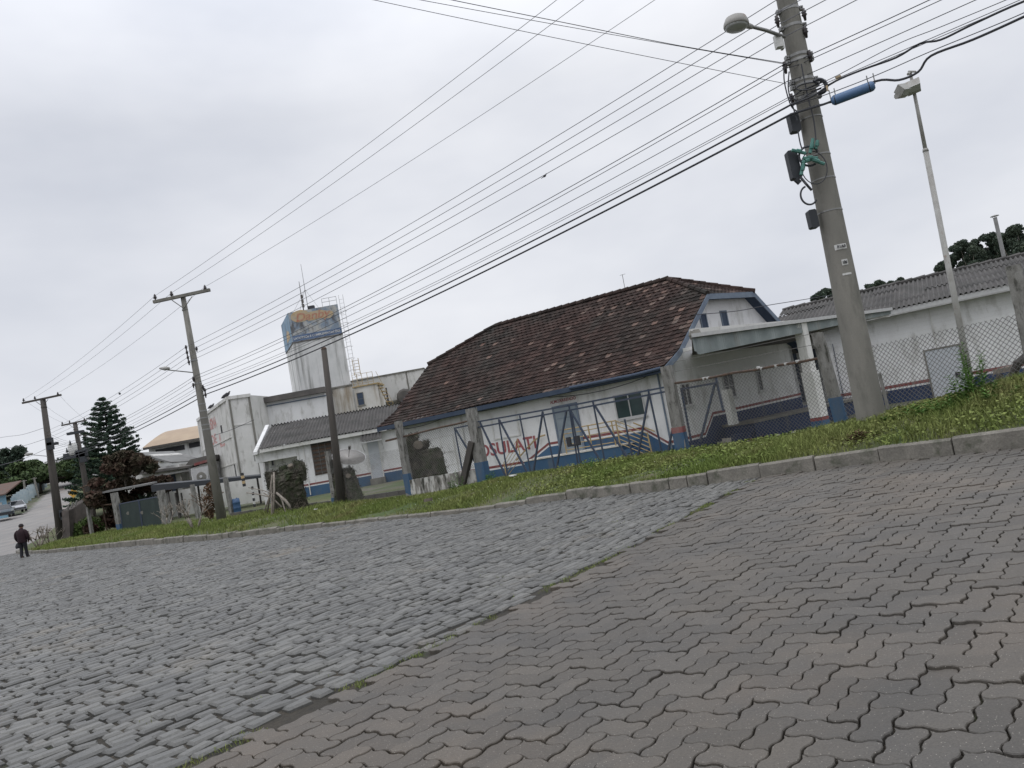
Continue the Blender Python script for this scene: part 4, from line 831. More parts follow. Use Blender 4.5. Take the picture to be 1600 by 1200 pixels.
for A, B in ((s0, dsx[0]), (dxr[0]+.05, 14)):
    a_ = MB(); a_.slab(RB, A, B, -.1, .70, 0, .006); obj('painted_dado', a_, M['navy_paint'], shed); a_ = MB(); a_.slab(RB, A, B, .78, .90, 0, .007); obj('red_stripe', a_, M['red_paint'], shed)
a_ = MB(); a_.slab(RB, dsx[0], dxr[0], .0, 1.98, -.02, .03); dd = obj('door', a_, M['paledoor'], shed); a_ = MB(); a_.slab(RB, dsx[0]-.06, dsx[0], 0, 2.04, 0, .05); a_.slab(RB, dxr[0], dxr[0]+.06, 0, 2.04, 0, .05); a_.slab(RB, dsx[0], dxr[0], 1.98, 2.04, 0, .05); obj('door_frame', a_, M['concrete'], dd); a_ = MB(); a_.slab(RB, dxr[0]-.32, dxr[0]-.16, .78, .98, .03, .06); obj('latch', a_, M['ink'], dd)
s1 = sz(RB, 1460, 530)[0]; a_ = MB(); a_.slab(RB, s1, s1+.05, 2.04, 3.6, 0, .04); 
for k in range(9): a_.slab(RB, s0, 14, 2.35+k*.16, 2.358+k*.16, 0, .004)
obj('board_joints', a_, M['old_wall'], shed)
ez = sz(RB, 1450, 473, .55)[1]; zr = 5.25; off_r = -4.6
sl_ = sz(RB, 1195, 500)[0]; a_ = MB(); a_.slab(RB, s0, 14.2, ez-.16, ez+.02, .55, .58); a_.slab(RB, s0, 14.2, ez-.20, ez-.16, .0, .57); obj('gutter_board', a_, M['frame'], shed)
def corr(pl, s0, s1, o0, z0, o1, z1, wave, amp, rows=5, per=6, jit=.01, seed=0):
    g = np.random.default_rng(seed); n = int((s1-s0)/wave*per); ss = np.linspace(s0, s1, n+1); V = []; Fq = []; u = np.array(pl.u[:2]); nn = np.array(pl.n[:2]); P0 = np.array(pl.P[:2]); k0 = 0
    for r in range(rows):          # overlapping sheet rows
        fa, fb = r/rows, (r+1.06)/rows; lift = .012
        sheet = np.floor((ss-s0)/1.02); rng_off = g.normal(0, jit, 400)
        for j, f in enumerate((fa, (fa+fb)/2, fb)):
            o = o0+(o1-o0)*f; z = z0+(z1-z0)*f+amp*np.sin((ss-s0)*2*np.pi/wave)+rng_off[sheet.astype(int)+r*30]+(lift*(1-j/2.0))
            xy = P0[None]+u[None]*ss[:, None]+nn[None]*o; V.append(np.stack([xy[:, 0], xy[:, 1], z], 1))
        m = n+1; i = np.arange(n)
        for j in (0, 1): Fq.append(np.stack([k0+j*m+i, k0+j*m+i+1, k0+(j+1)*m+i+1, k0+(j+1)*m+i], 1))
        k0 += 3*m
    return np.concatenate(V), np.concatenate(Fq)
obj('roof', corr(RB, sl_, 14.4, .62, ez+.03, off_r, zr, .177, .046, 4, 6), M['asbestos'], shed, smooth=True)
a_ = MB(); A = RB.pt(sl_, zr+.02, off_r); B = RB.pt(14.4, zr+.02, off_r); n = 40
for i in range(n): a_.tube([A.lerp(B, i/n)+Vector((0, 0, .0)), A.lerp(B, (i+1.1)/n)+Vector((0, 0, .025))], [.09, .11], 6)
obj('ridge_cap', a_, M['asbestos'], shed)
obj('roof', corr(RB, sl_, 14.4, off_r*2-.62, ez+.03, off_r, zr, .177, .046, 4, 6, seed=2), M['asbestos'], shed, smooth=True)
ch0 = at(1569, 403, 36); ch1 = at(1560, 335, 36); ch = thing('chimney_pipe', 'thin grey flue pipe with a flat cap rising from the shed ridge', 'chimney', (ch0.x, 36, ch0.z-1)); a_ = MB(); a_.tube([Vector((ch0.x, 36, ch0.z-1)), Vector((ch0.x, 36, ch1.z-.12))], .085, 10); obj('pipe', a_, M['steel'], ch)
a_ = MB(); a_.lathe((ch0.x, 36, ch1.z-.06), [(.19, 0), (.17, .03), (.02, .07)], 12); 
for k in range(3): a_.tube([Vector((ch0.x+.08*math.cos(k*2.1), 36+.08*math.sin(k*2.1), ch1.z-.14)), Vector((ch0.x+.12*math.cos(k*2.1), 36+.12*math.sin(k*2.1), ch1.z-.05))], .008, 4)
obj('cap', a_, M['steel'], ch); a_ = MB(); a_.lathe((ch0.x, 36, ch0.z-.35), [(.2, -.5), (.18, .1), (.10, .25)], 10); obj('collar', a_, M['darkroof'], ch)
# ================================================================== OFFICE
PO = at(440, 740, 40); OF = Plane(PO, -5); of = thing('office_building', 'low white office with corrugated roof and brown shutter window left of tiled house', 'building', (PO.x, PO.y, .4))
a_ = MB(); sL = -1.05; a_.slab(OF, .9, 11, .2, 3.2, -.2, 0); a_.slab(OF, sL, .9, .2, 3.18, -1.3, -1.1); a_.slab(OF, sL, sL+.2, .2, 3.18, -6, -1.1); a_.slab(OF, .9, 1.1, .2, 3.18, -1.1, -.2)
a_.slab(OF, sL-.15, .9, 2.62, 3.2, -1.1, .02)        # porch head
a_.prism([OF.pt(sL-.12, 3.2, .35), OF.pt(sL-.12, 4.72, -3.2), OF.pt(sL-.12, 3.2, -6.6), OF.pt(sL-.12, 3.05, -6.6), OF.pt(sL-.12, 3.05, .35)], OF.u*.2)
obj('wall', a_, M['white_wall'], of); a_ = MB(); a_.slab(OF, .9, 11, .2, .93, 0, .006); obj('painted_dado', a_, M['blue_paint'], of); a_ = MB(); a_.slab(OF, .9, 11, 1.0, 1.09, 0, .007); obj('red_stripe', a_, M['red_paint'], of)
a_ = MB(); q = sz(OF, 520, 790)
for s_, m_ in ((sL+.1, 'x'),): a_.slab(OF, s_-.1, s_+.1, .3, 2.62, -.12, .0)
obj('porch_post', a_, M['white_wall'], of)
obj('roof', corr(OF, -.85, 11, .32, 3.30, -3.2, 4.62, .177, .046, 3, 6, seed=5), M['asbestos'], of, smooth=True); obj('roof', corr(OF, -.85, 11, -6.7, 3.30, -3.2, 4.62, .177, .046, 3, 6, seed=6), M['asbestos'], of, smooth=True)
a_ = MB(); a_.slab(OF, -.85, 11, 3.10, 3.28, .25, .29); obj('eave_board', a_, M['old_wall'], of)
A = sz(OF, 484, 688); B = sz(OF, 536, 735); f = MB(); f.slab(OF, A[0], B[0], B[1], A[1]-.05, -.05, .03); wo = obj('window', f, M['rust'], of, label='wide brown slatted shutter window'); g_ = MB()
for k in range(9): z = B[1]+.06+k*(A[1]-B[1]-.15)/8; g_.slab(OF, A[0]+.04, B[0]-.04, z, z+.1, .03, .05)
obj('slat', g_, M['wood'], wo); g_ = MB()
for k in range(5): s_ = A[0]+.02+k*(B[0]-A[0]-.06)/4; g_.slab(OF, s_, s_+.035, B[1], A[1]-.05, .05, .07)
obj('bar', g_, M['darkroof'], wo)
for (x0, y0, x1, y1) in ((421, 709, 430, 728), (438, 706, 443, 722)):
    A = sz(OF, x0, y0, -1.1); B = sz(OF, x1, y1, -1.1); window(OF, (A[0], A[1]), (B[0], B[1]), of, mull=0, off=-1.1, cross=1)
A = sz(OF, 573, 690); B = sz(OF, 602, 742); a_ = MB(); a_.slab(OF, A[0], B[0]-.1, .75, A[1], 0, .03); dd = obj('door', a_, M['paledoor'], of, label='pale door under the small corrugated awning'); a_ = MB(); a_.slab(OF, A[0]-.05, A[0], .75, A[1]+.05, 0, .05); a_.slab(OF, B[0]-.1, B[0]-.05, .75, A[1]+.05, 0, .05); obj('door_frame', a_, M['old_wall'], dd)
a_ = MB(); a_.slab(OF, A[0]-.1, B[0], .3, .75, 0, .5); obj('doorstep', a_, M['concrete'], of)
V, q = corr(OF, A[0]-.25, B[0]+.2, .75, A[1]+.02, 0, A[1]+.50, .177, .046, 1, 6); aw = obj('awning', (V, q), M['asbestos'], of, smooth=True); a_ = MB(); a_.slab(OF, A[0]-.25, B[0]+.2, A[1]-.07, A[1]-.02, .70, .74)
for s_ in (A[0]-.2, B[0]+.15): a_.tube([OF.pt(s_, A[1]-.5, .02), OF.pt(s_, A[1]-.02, .7)], .02, 5)
obj('bracket', a_, M['frame'], aw)
a_ = MB(); 
for s_ in (1.0, 1.3): a_.tube([OF.pt(s_, 3.1, .05), OF.pt(s_, .5, .05)], .03, 5)
obj('downpipe', a_, M['old_wall'], of)
# side air-conditioner box on the porch
q = sz(OF, 408, 712, -1.1); a_ = MB(); a_.slab(OF, q[0]-.3, q[0]+.28, q[1]-.25, q[1]+.2, -1.1, -.75); acx = obj('wall_unit', a_, M['steel'], of); a_ = MB(); a_.slab(OF, q[0]-.22, q[0]+.1, q[1]-.18, q[1]+.14, -.75, -.73); obj('grille', a_, M['ink'], acx)
# ================================================================== WHITE FACTORY BLOCK AND TOWER
A_ = at(309, 656, 63.6); B_ = at(356, 622, 52); C_ = at(390, 617, 52.6); ZT = 7.66
fb = thing('factory_block', 'tall stained white factory block with faded red letters left of the tower', 'building', (B_.x, B_.y, .4))
def XY_(v, z): return Vector((v[0], v[1], z))
def plane_of(P, Q):
    d = (Q-P); return Plane((P.x, P.y), -math.degrees(math.atan2(d.y, d.x)))
LF = plane_of(A_, B_); NF = plane_of(B_, C_); lenL = math.hypot(B_.x-A_.x, B_.y-A_.y); lenN = math.hypot(C_.x-B_.x, C_.y-B_.y)
Dk = at(395, 625, 55); Ek = at(475, 611, 55); foot = [A_, B_, C_, Vector((C_.x+.3, 55.2, 0)), Vector((Ek.x+1.5, 55.2, 0)), Vector((Ek.x+1, 70, 0)), Vector((A_.x+4, 74, 0))]
a_ = MB(); a_.prism([XY_(v, 0) for v in foot[:4]]+[Vector((C_.x+.3, 72, 0)), Vector((A_.x+4, 74, 0))], Vector((0, 0, ZT))); obj('wall', a_, M['old_wall'], fb)
a_ = MB(); WP = Plane((Dk.x, 55), 0); a_.slab(WP, -.9, 5.2, 0, 7.15, -12, 0); obj('wing_wall', a_, M['white_wall'], fb)
a_ = MB(); a_.slab(WP, -.3, 5.3, 7.15, 7.55, -12, .35); obj('wing_roof', a_, M['darkroof'], fb); a_ = MB(); a_.slab(WP, -.3, 5.3, 6.88, 6.96, 0, .06); obj('wing_trim', a_, M['bluegrey'], fb)
a_ = MB(); a_.slab(LF, -.1, lenL, ZT-.12, ZT+.1, -.3, .10); a_.slab(LF, lenL-.28, lenL+.02, 0, ZT, 0, .10); a_.slab(LF, 0, .3, 0, ZT, 0, .08); a_.slab(LF, 0.3, lenL-.3, 5.0, 5.08, 0, .05); a_.slab(LF, 0.3, lenL-.3, 3.2, 3.26, 0, .05)
a_.slab(NF, 0, lenN+.05, ZT-.12, ZT+.1, -.3, .10); a_.slab(NF, .1, lenN, 5.7, 5.78, 0, .04); obj('trim', a_, M['old_wall'], fb)
a_ = MB(); a_.slab(NF, lenN-.14, lenN, 0, ZT-.12, 0, .06); a_.slab(NF, .0, .12, 0, ZT-.12, 0, .06); obj('pilaster', a_, M['concrete'], fb)
def onL(px, py): return LF.sz(px, py)
for word, x0, y0, x1, y1, hh in (('USINA', 327, 667, 338.5, 663, .85), ('DE', 331, 690, 339, 688, .75), ('L', 344, 691, 351, 690, .95)):
    a = onL(x0, y0); b_ = onL(x1, y1); text('wall_lettering', word, LF.pt(a[0], a[1]-hh*.4, .012), LF.u, hh, b_[0]-a[0], M['faded_red'], fb)
for (x0, y0, x1, y1) in ((345, 665, 348, 676), (366, 726, 370, 744)):
    a = onL(x0, y0); b_ = onL(x1, y1); g_ = MB()
    P_ = LF if x0 < 356 else Plane((C_.x-1, C_.y-.05), 0)
    if x0 > 356: a = P_.sz(x0, y0); b_ = P_.sz(x1, y1)
    g_.slab(P_, a[0], b_[0], b_[1], a[1], 0, .05); obj('vent_slot', g_, M['ink'], fb)
a = WP.sz(395, 634); b_ = WP.sz(403, 646); window(WP, a, b_, fb, mull=0, gm='ink', fm='bargeblue', sill=False)
c = WP.sz(409, 643); g_ = MB(); yM = Matrix.Rotation(math.pi/2, 3, 'X'); g_.lathe(WP.pt(c[0], c[1], .04), [(.30, 0), (.30, .1), (.24, .1), (.22, .02)], 16, yM); vf = obj('exhaust_fan', g_, M['concrete'], fb); g_ = MB(); g_.lathe(WP.pt(c[0], c[1], .05), [(.07, 0), (.07, .06)], 8, yM)
for k in range(5): g_.tube([WP.pt(c[0], c[1], .06), WP.pt(c[0]+.2*math.cos(k*1.256), c[1]+.2*math.sin(k*1.256), .06)], [.02, .05], 4)
obj('fan_blade', g_, M['ink'], vf)
# black birds resting on the parapet
for i, (px, py) in enumerate(((317, 652), (328, 642), (349, 623), (352, 621))):
    s_ = onL(px, py)[0]; p = LF.pt(s_, ZT+.1, -.1); b_ = MB(); Mz = Matrix.Rotation(R_(70), 3, 'Y')
    b_.lathe(p+Vector((0, 0, .22)), [(.01, -.28), (.06, -.2), (.13, -.05), (.14, .08), (.09, .18), (.03, .26)], 8, Mz); b_.lathe(p+Vector((.22, 0, .38)), [(.01, -.08), (.06, 0), (.04, .06), (.01, .10)], 7, Mz); b_.tube([p, p+Vector((0, 0, .15))], .015, 4)
    obj('vulture', b_, M['ink'], loc=p, smooth=True, label=['black vulture at the far end of the white parapet', 'black vulture in the middle of the white parapet', 'black vulture close to the parapet corner, left of its neighbour', 'black vulture nearest the parapet corner'][i], cat='bird', group='vultures on the factory parapet')
# tower
T0 = at(450, 487, 57); T1 = at(527.5, 477, 57); TP = Plane((T0.x, 57), 0); TW_ = T1.x-T0.x; TT = 13.75; TDp = 4.2
tw = thing('water_tower', 'tall white tower with a faded painted mural around its top', 'tower', (T0.x+TW_/2, 59, .4))
TL = at(437.5, 492, 61.2)      # rear-left corner
def tower_ring(z0, z1, gro=0, m='towerwall', name='shaft'):
    c = [Vector((T0.x-gro, 57-gro, z0)), Vector((T1.x+gro, 57-gro, z0)), Vector((T1.x+gro-1.1, 61.2+gro, z0)), Vector((TL.x-gro, 61.2+gro, z0))]; a_ = MB(); a_.prism(c, Vector((0, 0, z1-z0))); return obj(name, a_, M[m], tw)
tower_ring(7.62, 11.45); base = tower_ring(.2, 7.5, .05, 'rustwall', 'base'); tower_ring(11.45, TT, .012, 'mural', 'mural_band'); a_ = MB()
tower_ring(7.5, 7.62, .12, 'concrete', 'ledge'); tower_ring(11.40, 11.47, .05, 'darkroof', 'mural_edge')
a_ = MB(); a_.prism([Vector((T0.x-.02, 57, 11.47)), Vector((TL.x-.02, 61.2, 11.47)), Vector((TL.x-.02, 61.2, TT)), Vector((T0.x-.02, 57, TT))], Vector((-.03, 0, 0))); sp_ = obj('side_mural', a_, M['skyblue'], tw); LP = plane_of(Vector((TL.x, 61.2, 0)), Vector((T0.x, 57, 0))); 
a_ = MB(); lw = math.hypot(TL.x-T0.x, 4.2); cc = LP.pt(lw*.62, 12.25, .05); a_.prism([LP.pt(lw*.45, 11.9, .045), LP.pt(lw*.85, 11.95, .045), LP.pt(lw*.8, 12.45, .045), LP.pt(lw*.62, 12.75, .045), LP.pt(lw*.47, 12.4, .045)], LP.n*.02); obj('painted_patch', a_, M['mural_y'], sp_)
a_ = MB()
for s_ in np.linspace(0, TW_, 6)[1:-1]: a_.slab(TP, s_-.02, s_+.02, 7.7, 11.4, 0, .02)
a_.slab(TP, -.02, .10, 7.7, 11.4, 0, .035); a_.slab(TP, TW_-.08, TW_+.02, 7.7, 11.4, 0, .035); obj('rib', a_, M['towerwall'], tw)
# lettering on the mural: yellow swoosh, red name, navy band with white words
mz = lambda px, py: TP.sz(px, py)
a_ = MB(); pts = []
for k in range(28): a = 2*math.pi*k/28; pts.append((mz(469, 494)[0]+.62*math.cos(a)*1.15, mz(469, 494)[1]+.46*math.sin(a)))
a_.prism([TP.pt(x, z, .014) for x, z in pts], TP.n*.012)
pts = [mz(478, 489), mz(500, 484), mz(519, 486), mz(522, 490), mz(516, 497), mz(500, 497), mz(482, 502)]; a_.prism([TP.pt(x, z, .018) for x, z in pts], TP.n*.012); mo = obj('mural_swoosh', a_, M['mural_y'], tw)
c0 = mz(463, 501); c1_ = mz(518, 494); text('mural_name', 'Danby', TP.pt(c0[0], c0[1]-.30, .034), TP.u, .80, c1_[0]-c0[0], M['mural_r'], mo, shear=.2)
b0_ = mz(452, 521); b1_ = mz(533, 509); a_ = MB(); a_.slab(TP, .02, TW_-.02, 11.52, 11.95, .012, .026); mbn = obj('mural_band_blue', a_, M['mural_b'], tw); text('mural_words', 'LATICINIOS E COMPLEMENTAÇÕES', TP.pt(.12, 11.62, .028), TP.u, .24, TW_-.24, M['old_wall'], mbn)
# roof gear: masts, stays, guard rail, ladder
def mast(px, py0, py1, Y, r, lab, extra=None):
    b_ = at(px[0], py0, Y); t_ = at(px[1], py1, Y); a_ = MB(); a_.tube([Vector((b_.x, Y, TT)), Vector((b_.x, Y, t_.z))], [r, r*.4], 5); return b_, t_, a_
b_, t_, a_ = mast((481, 473), 480, 412, 58.5, .035, ''); zt = t_.z
for dx in (-1.25, 1.0): a_.tube([Vector((b_.x, 58.5, TT+1.9)), Vector((b_.x+dx, 58.2, TT))], .012, 3)
a_.tube([Vector((b_.x, 58.5, TT+1.9)), Vector((b_.x-1.3, 60, TT))], .012, 3); obj('antenna_mast', a_, M['steel'], tw, label='tall thin guyed mast')
b_, t_, a_ = mast((474, 466), 482, 440, 57.8, .05, ''); 
for k in range(3): a_.box((b_.x+.05, 57.7, TT+.5+k*.35), (.16, .12, .26))
obj('antenna_mast', a_, M['darkroof'], tw, label='short mast carrying small boxes'); a_ = MB(); p = at(485, 476, 57.6); a_.box((p.x, 57.7, TT+.22), (.5, .3, .3)); a_.box((p.x, 57.7, TT+.04), (.3, .2, .1)); obj('horn', a_, M['ink'], tw)
a_ = MB(); s0_ = TW_-1.15
for s_ in (s0_, s0_+.55, TW_-.05): a_.tube([TP.pt(s_, TT, -.1), TP.pt(s_, TT+.62, -.1)], .018, 4)
for z in (.35, .62): a_.tube([TP.pt(s0_, TT+z, -.1), TP.pt(TW_-.05, TT+z, -.1)], .018, 4)
obj('guard_rail', a_, M['steel'], tw); a_ = MB(); sx_ = TW_+.30
for dx in (-.16, .16): a_.tube([TP.pt(sx_+dx, 7.7, -.2), TP.pt(sx_+dx, TT+.7, -.2)], .018, 4)
z = 7.8
while z < TT+.6: a_.tube([TP.pt(sx_-.16, z, -.2), TP.pt(sx_+.16, z, -.2)], .012, 4); z += .3
z = 8.6
while z < TT: 
    a_.tube([TP.pt(sx_+.16, z, -.2), TP.pt(sx_+.36, z, .1), TP.pt(sx_+.0, z, .32), TP.pt(sx_-.3, z, .1), TP.pt(sx_-.16, z, -.2)], .012, 3); z += .9
for z in (9, 11, 13): a_.tube([TP.pt(TW_, z, -.2), TP.pt(sx_, z, -.2)], .015, 4)
obj('ladder', a_, M['frame'], tw)
# platform cabin with yellow stairs beside the tower
cb = thing('stair_cabin', 'small white cabin with a dark window and rusty yellow stair landing beside the tower', 'cabin', (T1.x+1, 56, .5)); q0 = at(555, 607, 56); q1 = at(582, 640, 56); CBP = Plane((q0.x-.1, 56), 0)
a_ = MB(); a_.slab(CBP, 0, 1.75, .3, 7.2, -2.2, 0); obj('wall', a_, M['rustwall'], cb); a = CBP.sz(559, 616); b_ = CBP.sz(568, 635); window(CBP, (.12, a[1]+.1), (.62, b_[1]+.1), cb, mull=0, cross=1, gm='bargeblue', fm='concrete'); a_ = MB()
for s_ in (0, .35, .7, 1.1, 1.5): a_.tube([CBP.pt(s_, 7.2, -.05), CBP.pt(s_, 8.15, -.05)], .022, 4)
for z in (7.45, 7.8, 8.15): a_.tube([CBP.pt(0, z, -.05), CBP.pt(1.5, z, -.05)], .018, 4)
a_.slab(CBP, -.1, 1.9, 7.2, 7.28, -2.2, .1); a_.tube([CBP.pt(.1, 8.15, -.6), CBP.pt(.1, 9.4, -.6)], .03, 4); a_.tube([CBP.pt(.55, 8.15, -.6), CBP.pt(.55, 9.4, -.6)], .03, 4)
for k in range(9): a_.tube([CBP.pt(.1, 7.4+k*.23, -.6), CBP.pt(.55, 7.4+k*.23, -.6)], .02, 4)
for sd in (0, .1): a_.bar(CBP.pt(1.75, 7.25, -.3+sd), CBP.pt(2.55, 4.6, -.3+sd), .05)
for k in range(10): a_.slab(CBP, 1.72+k*.09, 2.02+k*.09, 7.1-k*.27, 7.14-k*.27, -.5, .1)
a_.tube([CBP.pt(1.8, 8.1, .1), CBP.pt(2.75, 5.4, .1)], .02, 4); obj('yellow_stairs', a_, M['yellow'], cb)
# long rear wall right of the tower
RW = Plane((at(570, 590, 62).x, 62), 0); e0 = RW.sz(662, 577); rw = thing('rear_factory_wall', 'long grey-white rear factory wing right of the tower behind the tiled roof', 'building', (RW.P.x+3, 62, .5))
a_ = MB(); a_.slab(RW, -1.2, e0[0], .3, 8.3, -9, 0); obj('wall', a_, M['old_wall'], rw); a_ = MB(); a_.slab(RW, -1.2, e0[0]+.05, 8.3, 8.42, -9, .06); obj('coping', a_, M['concrete'], rw); a_ = MB(); a_.slab(RW, .3, e0[0]+1.5, 6.05, 6.2, 0, .5); obj('lower_roof', a_, M['concrete'], rw)
a_ = MB(); q = RW.sz(603, 606, .8); a_.tube([RW.pt(q[0], q[1], .8), RW.pt(q[0], q[1]-2.6, .8)], .07, 6); obj('vent_pipe', a_, M['ink'], rw); a_ = MB(); q = RW.sz(633, 620, .6); a_.lathe(RW.pt(q[0], q[1], .6), [(.62, -.2), (.66, .2), (.5, .3)], 12, Matrix.Rotation(math.pi/2, 3, 'X')); obj('fan_housing', a_, M['darkroof'], rw)
a_ = MB(); q = RW.sz(635, 585); a_.slab(RW, q[0]-.05, q[0]+.05, 6.2, 8.3, 0, .04); obj('wall_joint', a_, M['concrete'], rw)
# ================================================================== LEFT-HAND BUILDINGS
bh = at(275, 690, 75); BH = Plane((bh.x, 75), 0); bld = thing('tan_roofed_hall', 'white hall with a curved tan roof, dark strip windows and a small yellow sign', 'building', (bh.x, 75, .8)); L0_ = BH.sz(232, 700)[0]; a_ = MB()
zE = BH.sz(270, 692)[1]; a_.slab(BH, L0_, 8, .3, zE, -9, 0); obj('wall', a_, M['white_wall'], bld); a_ = MB(); n = 8; zr_ = BH.sz(290, 674)[1]-zE+.5; pts = []
for k in range(n+1): t = k/n; pts.append((.55-4.8*t, zE+(zr_+.2)*math.sin(t*math.pi/2)))
for (o0, z0), (o1, z1) in zip(pts[:-1], pts[1:]):
    k0 = L0_-.35+max(0, (z0-zE))*.55; k1 = L0_-.35+max(0, (z1-zE))*.55; a_.add([BH.pt(k0, z0, o0), BH.pt(8.3, z0, o0), BH.pt(8.3, z1, o1), BH.pt(k1, z1, o1)], [(0, 1, 2, 3)])
obj('roof', a_, M['beige_roof'], bld, smooth=True); a_ = MB(); a_.slab(BH, L0_-.3, 8, zE-.22, zE, .3, .55); obj('eave', a_, M['darkroof'], bld)
for (x0, x1) in ((243, 289), (295, 313)):
    a = BH.sz(x0, lin((243, 703), (313, 689), x0)); b_ = BH.sz(x1, lin((243, 711), (313, 697), x1)); g_ = MB(); g_.slab(BH, a[0], b_[0], (b_[1]+BH.sz(x0, lin((243, 711), (313, 697), x0))[1])/2, a[1], 0, .05); obj('strip_window', g_, M['ink'], bld)
a = BH.sz(249, 716); b_ = BH.sz(270, 716); zc = BH.sz(260, 715.5)[1]; g_ = MB(); g_.slab(BH, a[0], b_[0], zc-.30, zc+.30, 0, .08); sg = obj('shop_sign', g_, M['signblack'], bld); text('sign_lettering', 'JEMITA', BH.pt(a[0]+.14, zc-.2, .085), BH.u, .38, b_[0]-a[0]-.28, M['signyellow'], sg, shear=.3); g_ = MB()
for (x0, x1, z0, z1) in ((a[0], b_[0], zc+.26, zc+.32), (a[0], b_[0], zc-.32, zc-.26), (b_[0]-.12, b_[0], zc-.26, zc+.26)): g_.slab(BH, x0, x1, z0, z1, .0, .09)
obj('sign_border', g_, M['signyellow'], sg)
# house with white gable and carport roofs
hx = at(215, 735, 58); HX = Plane((hx.x, 58), 0); hs = thing('gabled_workshop', 'grey gabled workshop with lean-to roofs behind the green-screened gate', 'building', (hx.x, 58, .5)); a_ = MB(); f = lambda px, py, o=0: HX.pt(*HX.sz(px, py, o), o)
a_.slab(HX, HX.sz(186, 740)[0], HX.sz(282, 740)[0], .3, HX.sz(235, 733)[1], -5, 0); a_.prism([f(200, 725), f(252, 722), f(238, 711), f(212, 708)], HX.n*-5); obj('wall', a_, M['old_wall'], hs)
a_ = MB(); a_.prism([f(196, 708, .5), f(214, 707, .5), f(268, 722, .5), f(268, 724, .5), f(212, 711, .5), f(196, 712, .5)], HX.n*-6); obj('roof', a_, M['greyroof'], hs)
a_ = MB(); a_.prism([f(206, 738, 1.5), f(302, 727, 1.5), f(302, 730, 1.5), f(206, 743, 1.5)], HX.n*-3.5); obj('lean_to_roof', a_, M['darkroof'], hs); a_ = MB(); a_.prism([f(220, 746, 1.6), f(300, 733, 1.6), f(300, 735, 1.6), f(220, 750, 1.6)], HX.n*-1.0); obj('lean_to_roof', a_, M['greyroof'], hs)
a_ = MB(); a = HX.sz(264, 741, .1); b_ = HX.sz(275, 755, .1); a_.slab(HX, a[0], b_[0], b_[1]-.6, a[1], 0, .06); obj('door', a_, M['bargeblue'], hs, label='blue door'); a_ = MB()
for px in (233, 248, 258, 283, 298): p = f(px, 745, 1.5); a_.tube([p, Vector((p.x, p.y, .4))], .06, 5)
obj('porch_post', a_, M['concrete'], hs)
kx = at(310, 722, 56); KX = Plane((kx.x, 56), 0); kk = thing('brick_lean_to', 'white lean-to with a red-edged dark roof behind the middle concrete pole', 'shed', (kx.x, 56, .5)); g = lambda px, py, o=0: KX.pt(*KX.sz(px, py, o), o)
a_ = MB(); a_.prism([g(300, 765), g(330, 762), g(328, 722), g(298, 732)], KX.n*-3); obj('wall', a_, M['white_wall'], kk); a_ = MB(); a_.prism([g(290, 727, .4), g(297, 718, .4), g(327, 711, .4), g(327, 719, .4), g(300, 727, .4)], KX.n*-3); obj('roof', a_, M['darkroof'], kk); a_ = MB(); a_.prism([g(303, 724, .45), g(327, 717, .45), g(327, 721, .45), g(303, 728, .45)], KX.n*-.2); obj('roof_edge', a_, M['red_paint'], kk)
cx = at(313.5, 743, 50); ac = thing('condenser_unit', 'large white outdoor condenser with a round fan above the shelter roof', 'air conditioner', (cx.x, 50, cx.z-.8)); a_ = MB(); a_.prism([Vector((cx.x-.45, 50, cx.z-.5)), Vector((cx.x+.4, 50, cx.z-.5)), Vector((cx.x+.55, 50, cx.z+.55)), Vector((cx.x-.6, 50, cx.z+.5))], Vector((0, .6, 0))); obj('casing', a_, M['frame'], ac)
a_ = MB(); a_.lathe((cx.x+.05, 49.98, cx.z-.08), [(.30, 0), (.30, .05), (.22, .06)], 18, yM); fnn = obj('fan_ring', a_, M['concrete'], ac); a_ = MB(); a_.lathe((cx.x+.05, 49.90, cx.z-.08), [(.10, 0), (.08, .04)], 10, yM); obj('fan_hub', a_, M['frame'], fnn); a_ = MB()
for dx in (-.75, .6): a_.tube([(cx.x+dx, 50.2, cx.z+.6), (cx.x+dx*.9, 50.2, cx.z-.9), (cx.x+dx*.9, 50.2, .5)], .04, 5)
a_.tube([(cx.x-.8, 50.2, cx.z-.5), (cx.x+.7, 50.2, cx.z-.5)], .04, 5); obj('stand', a_, M['steel'], ac)
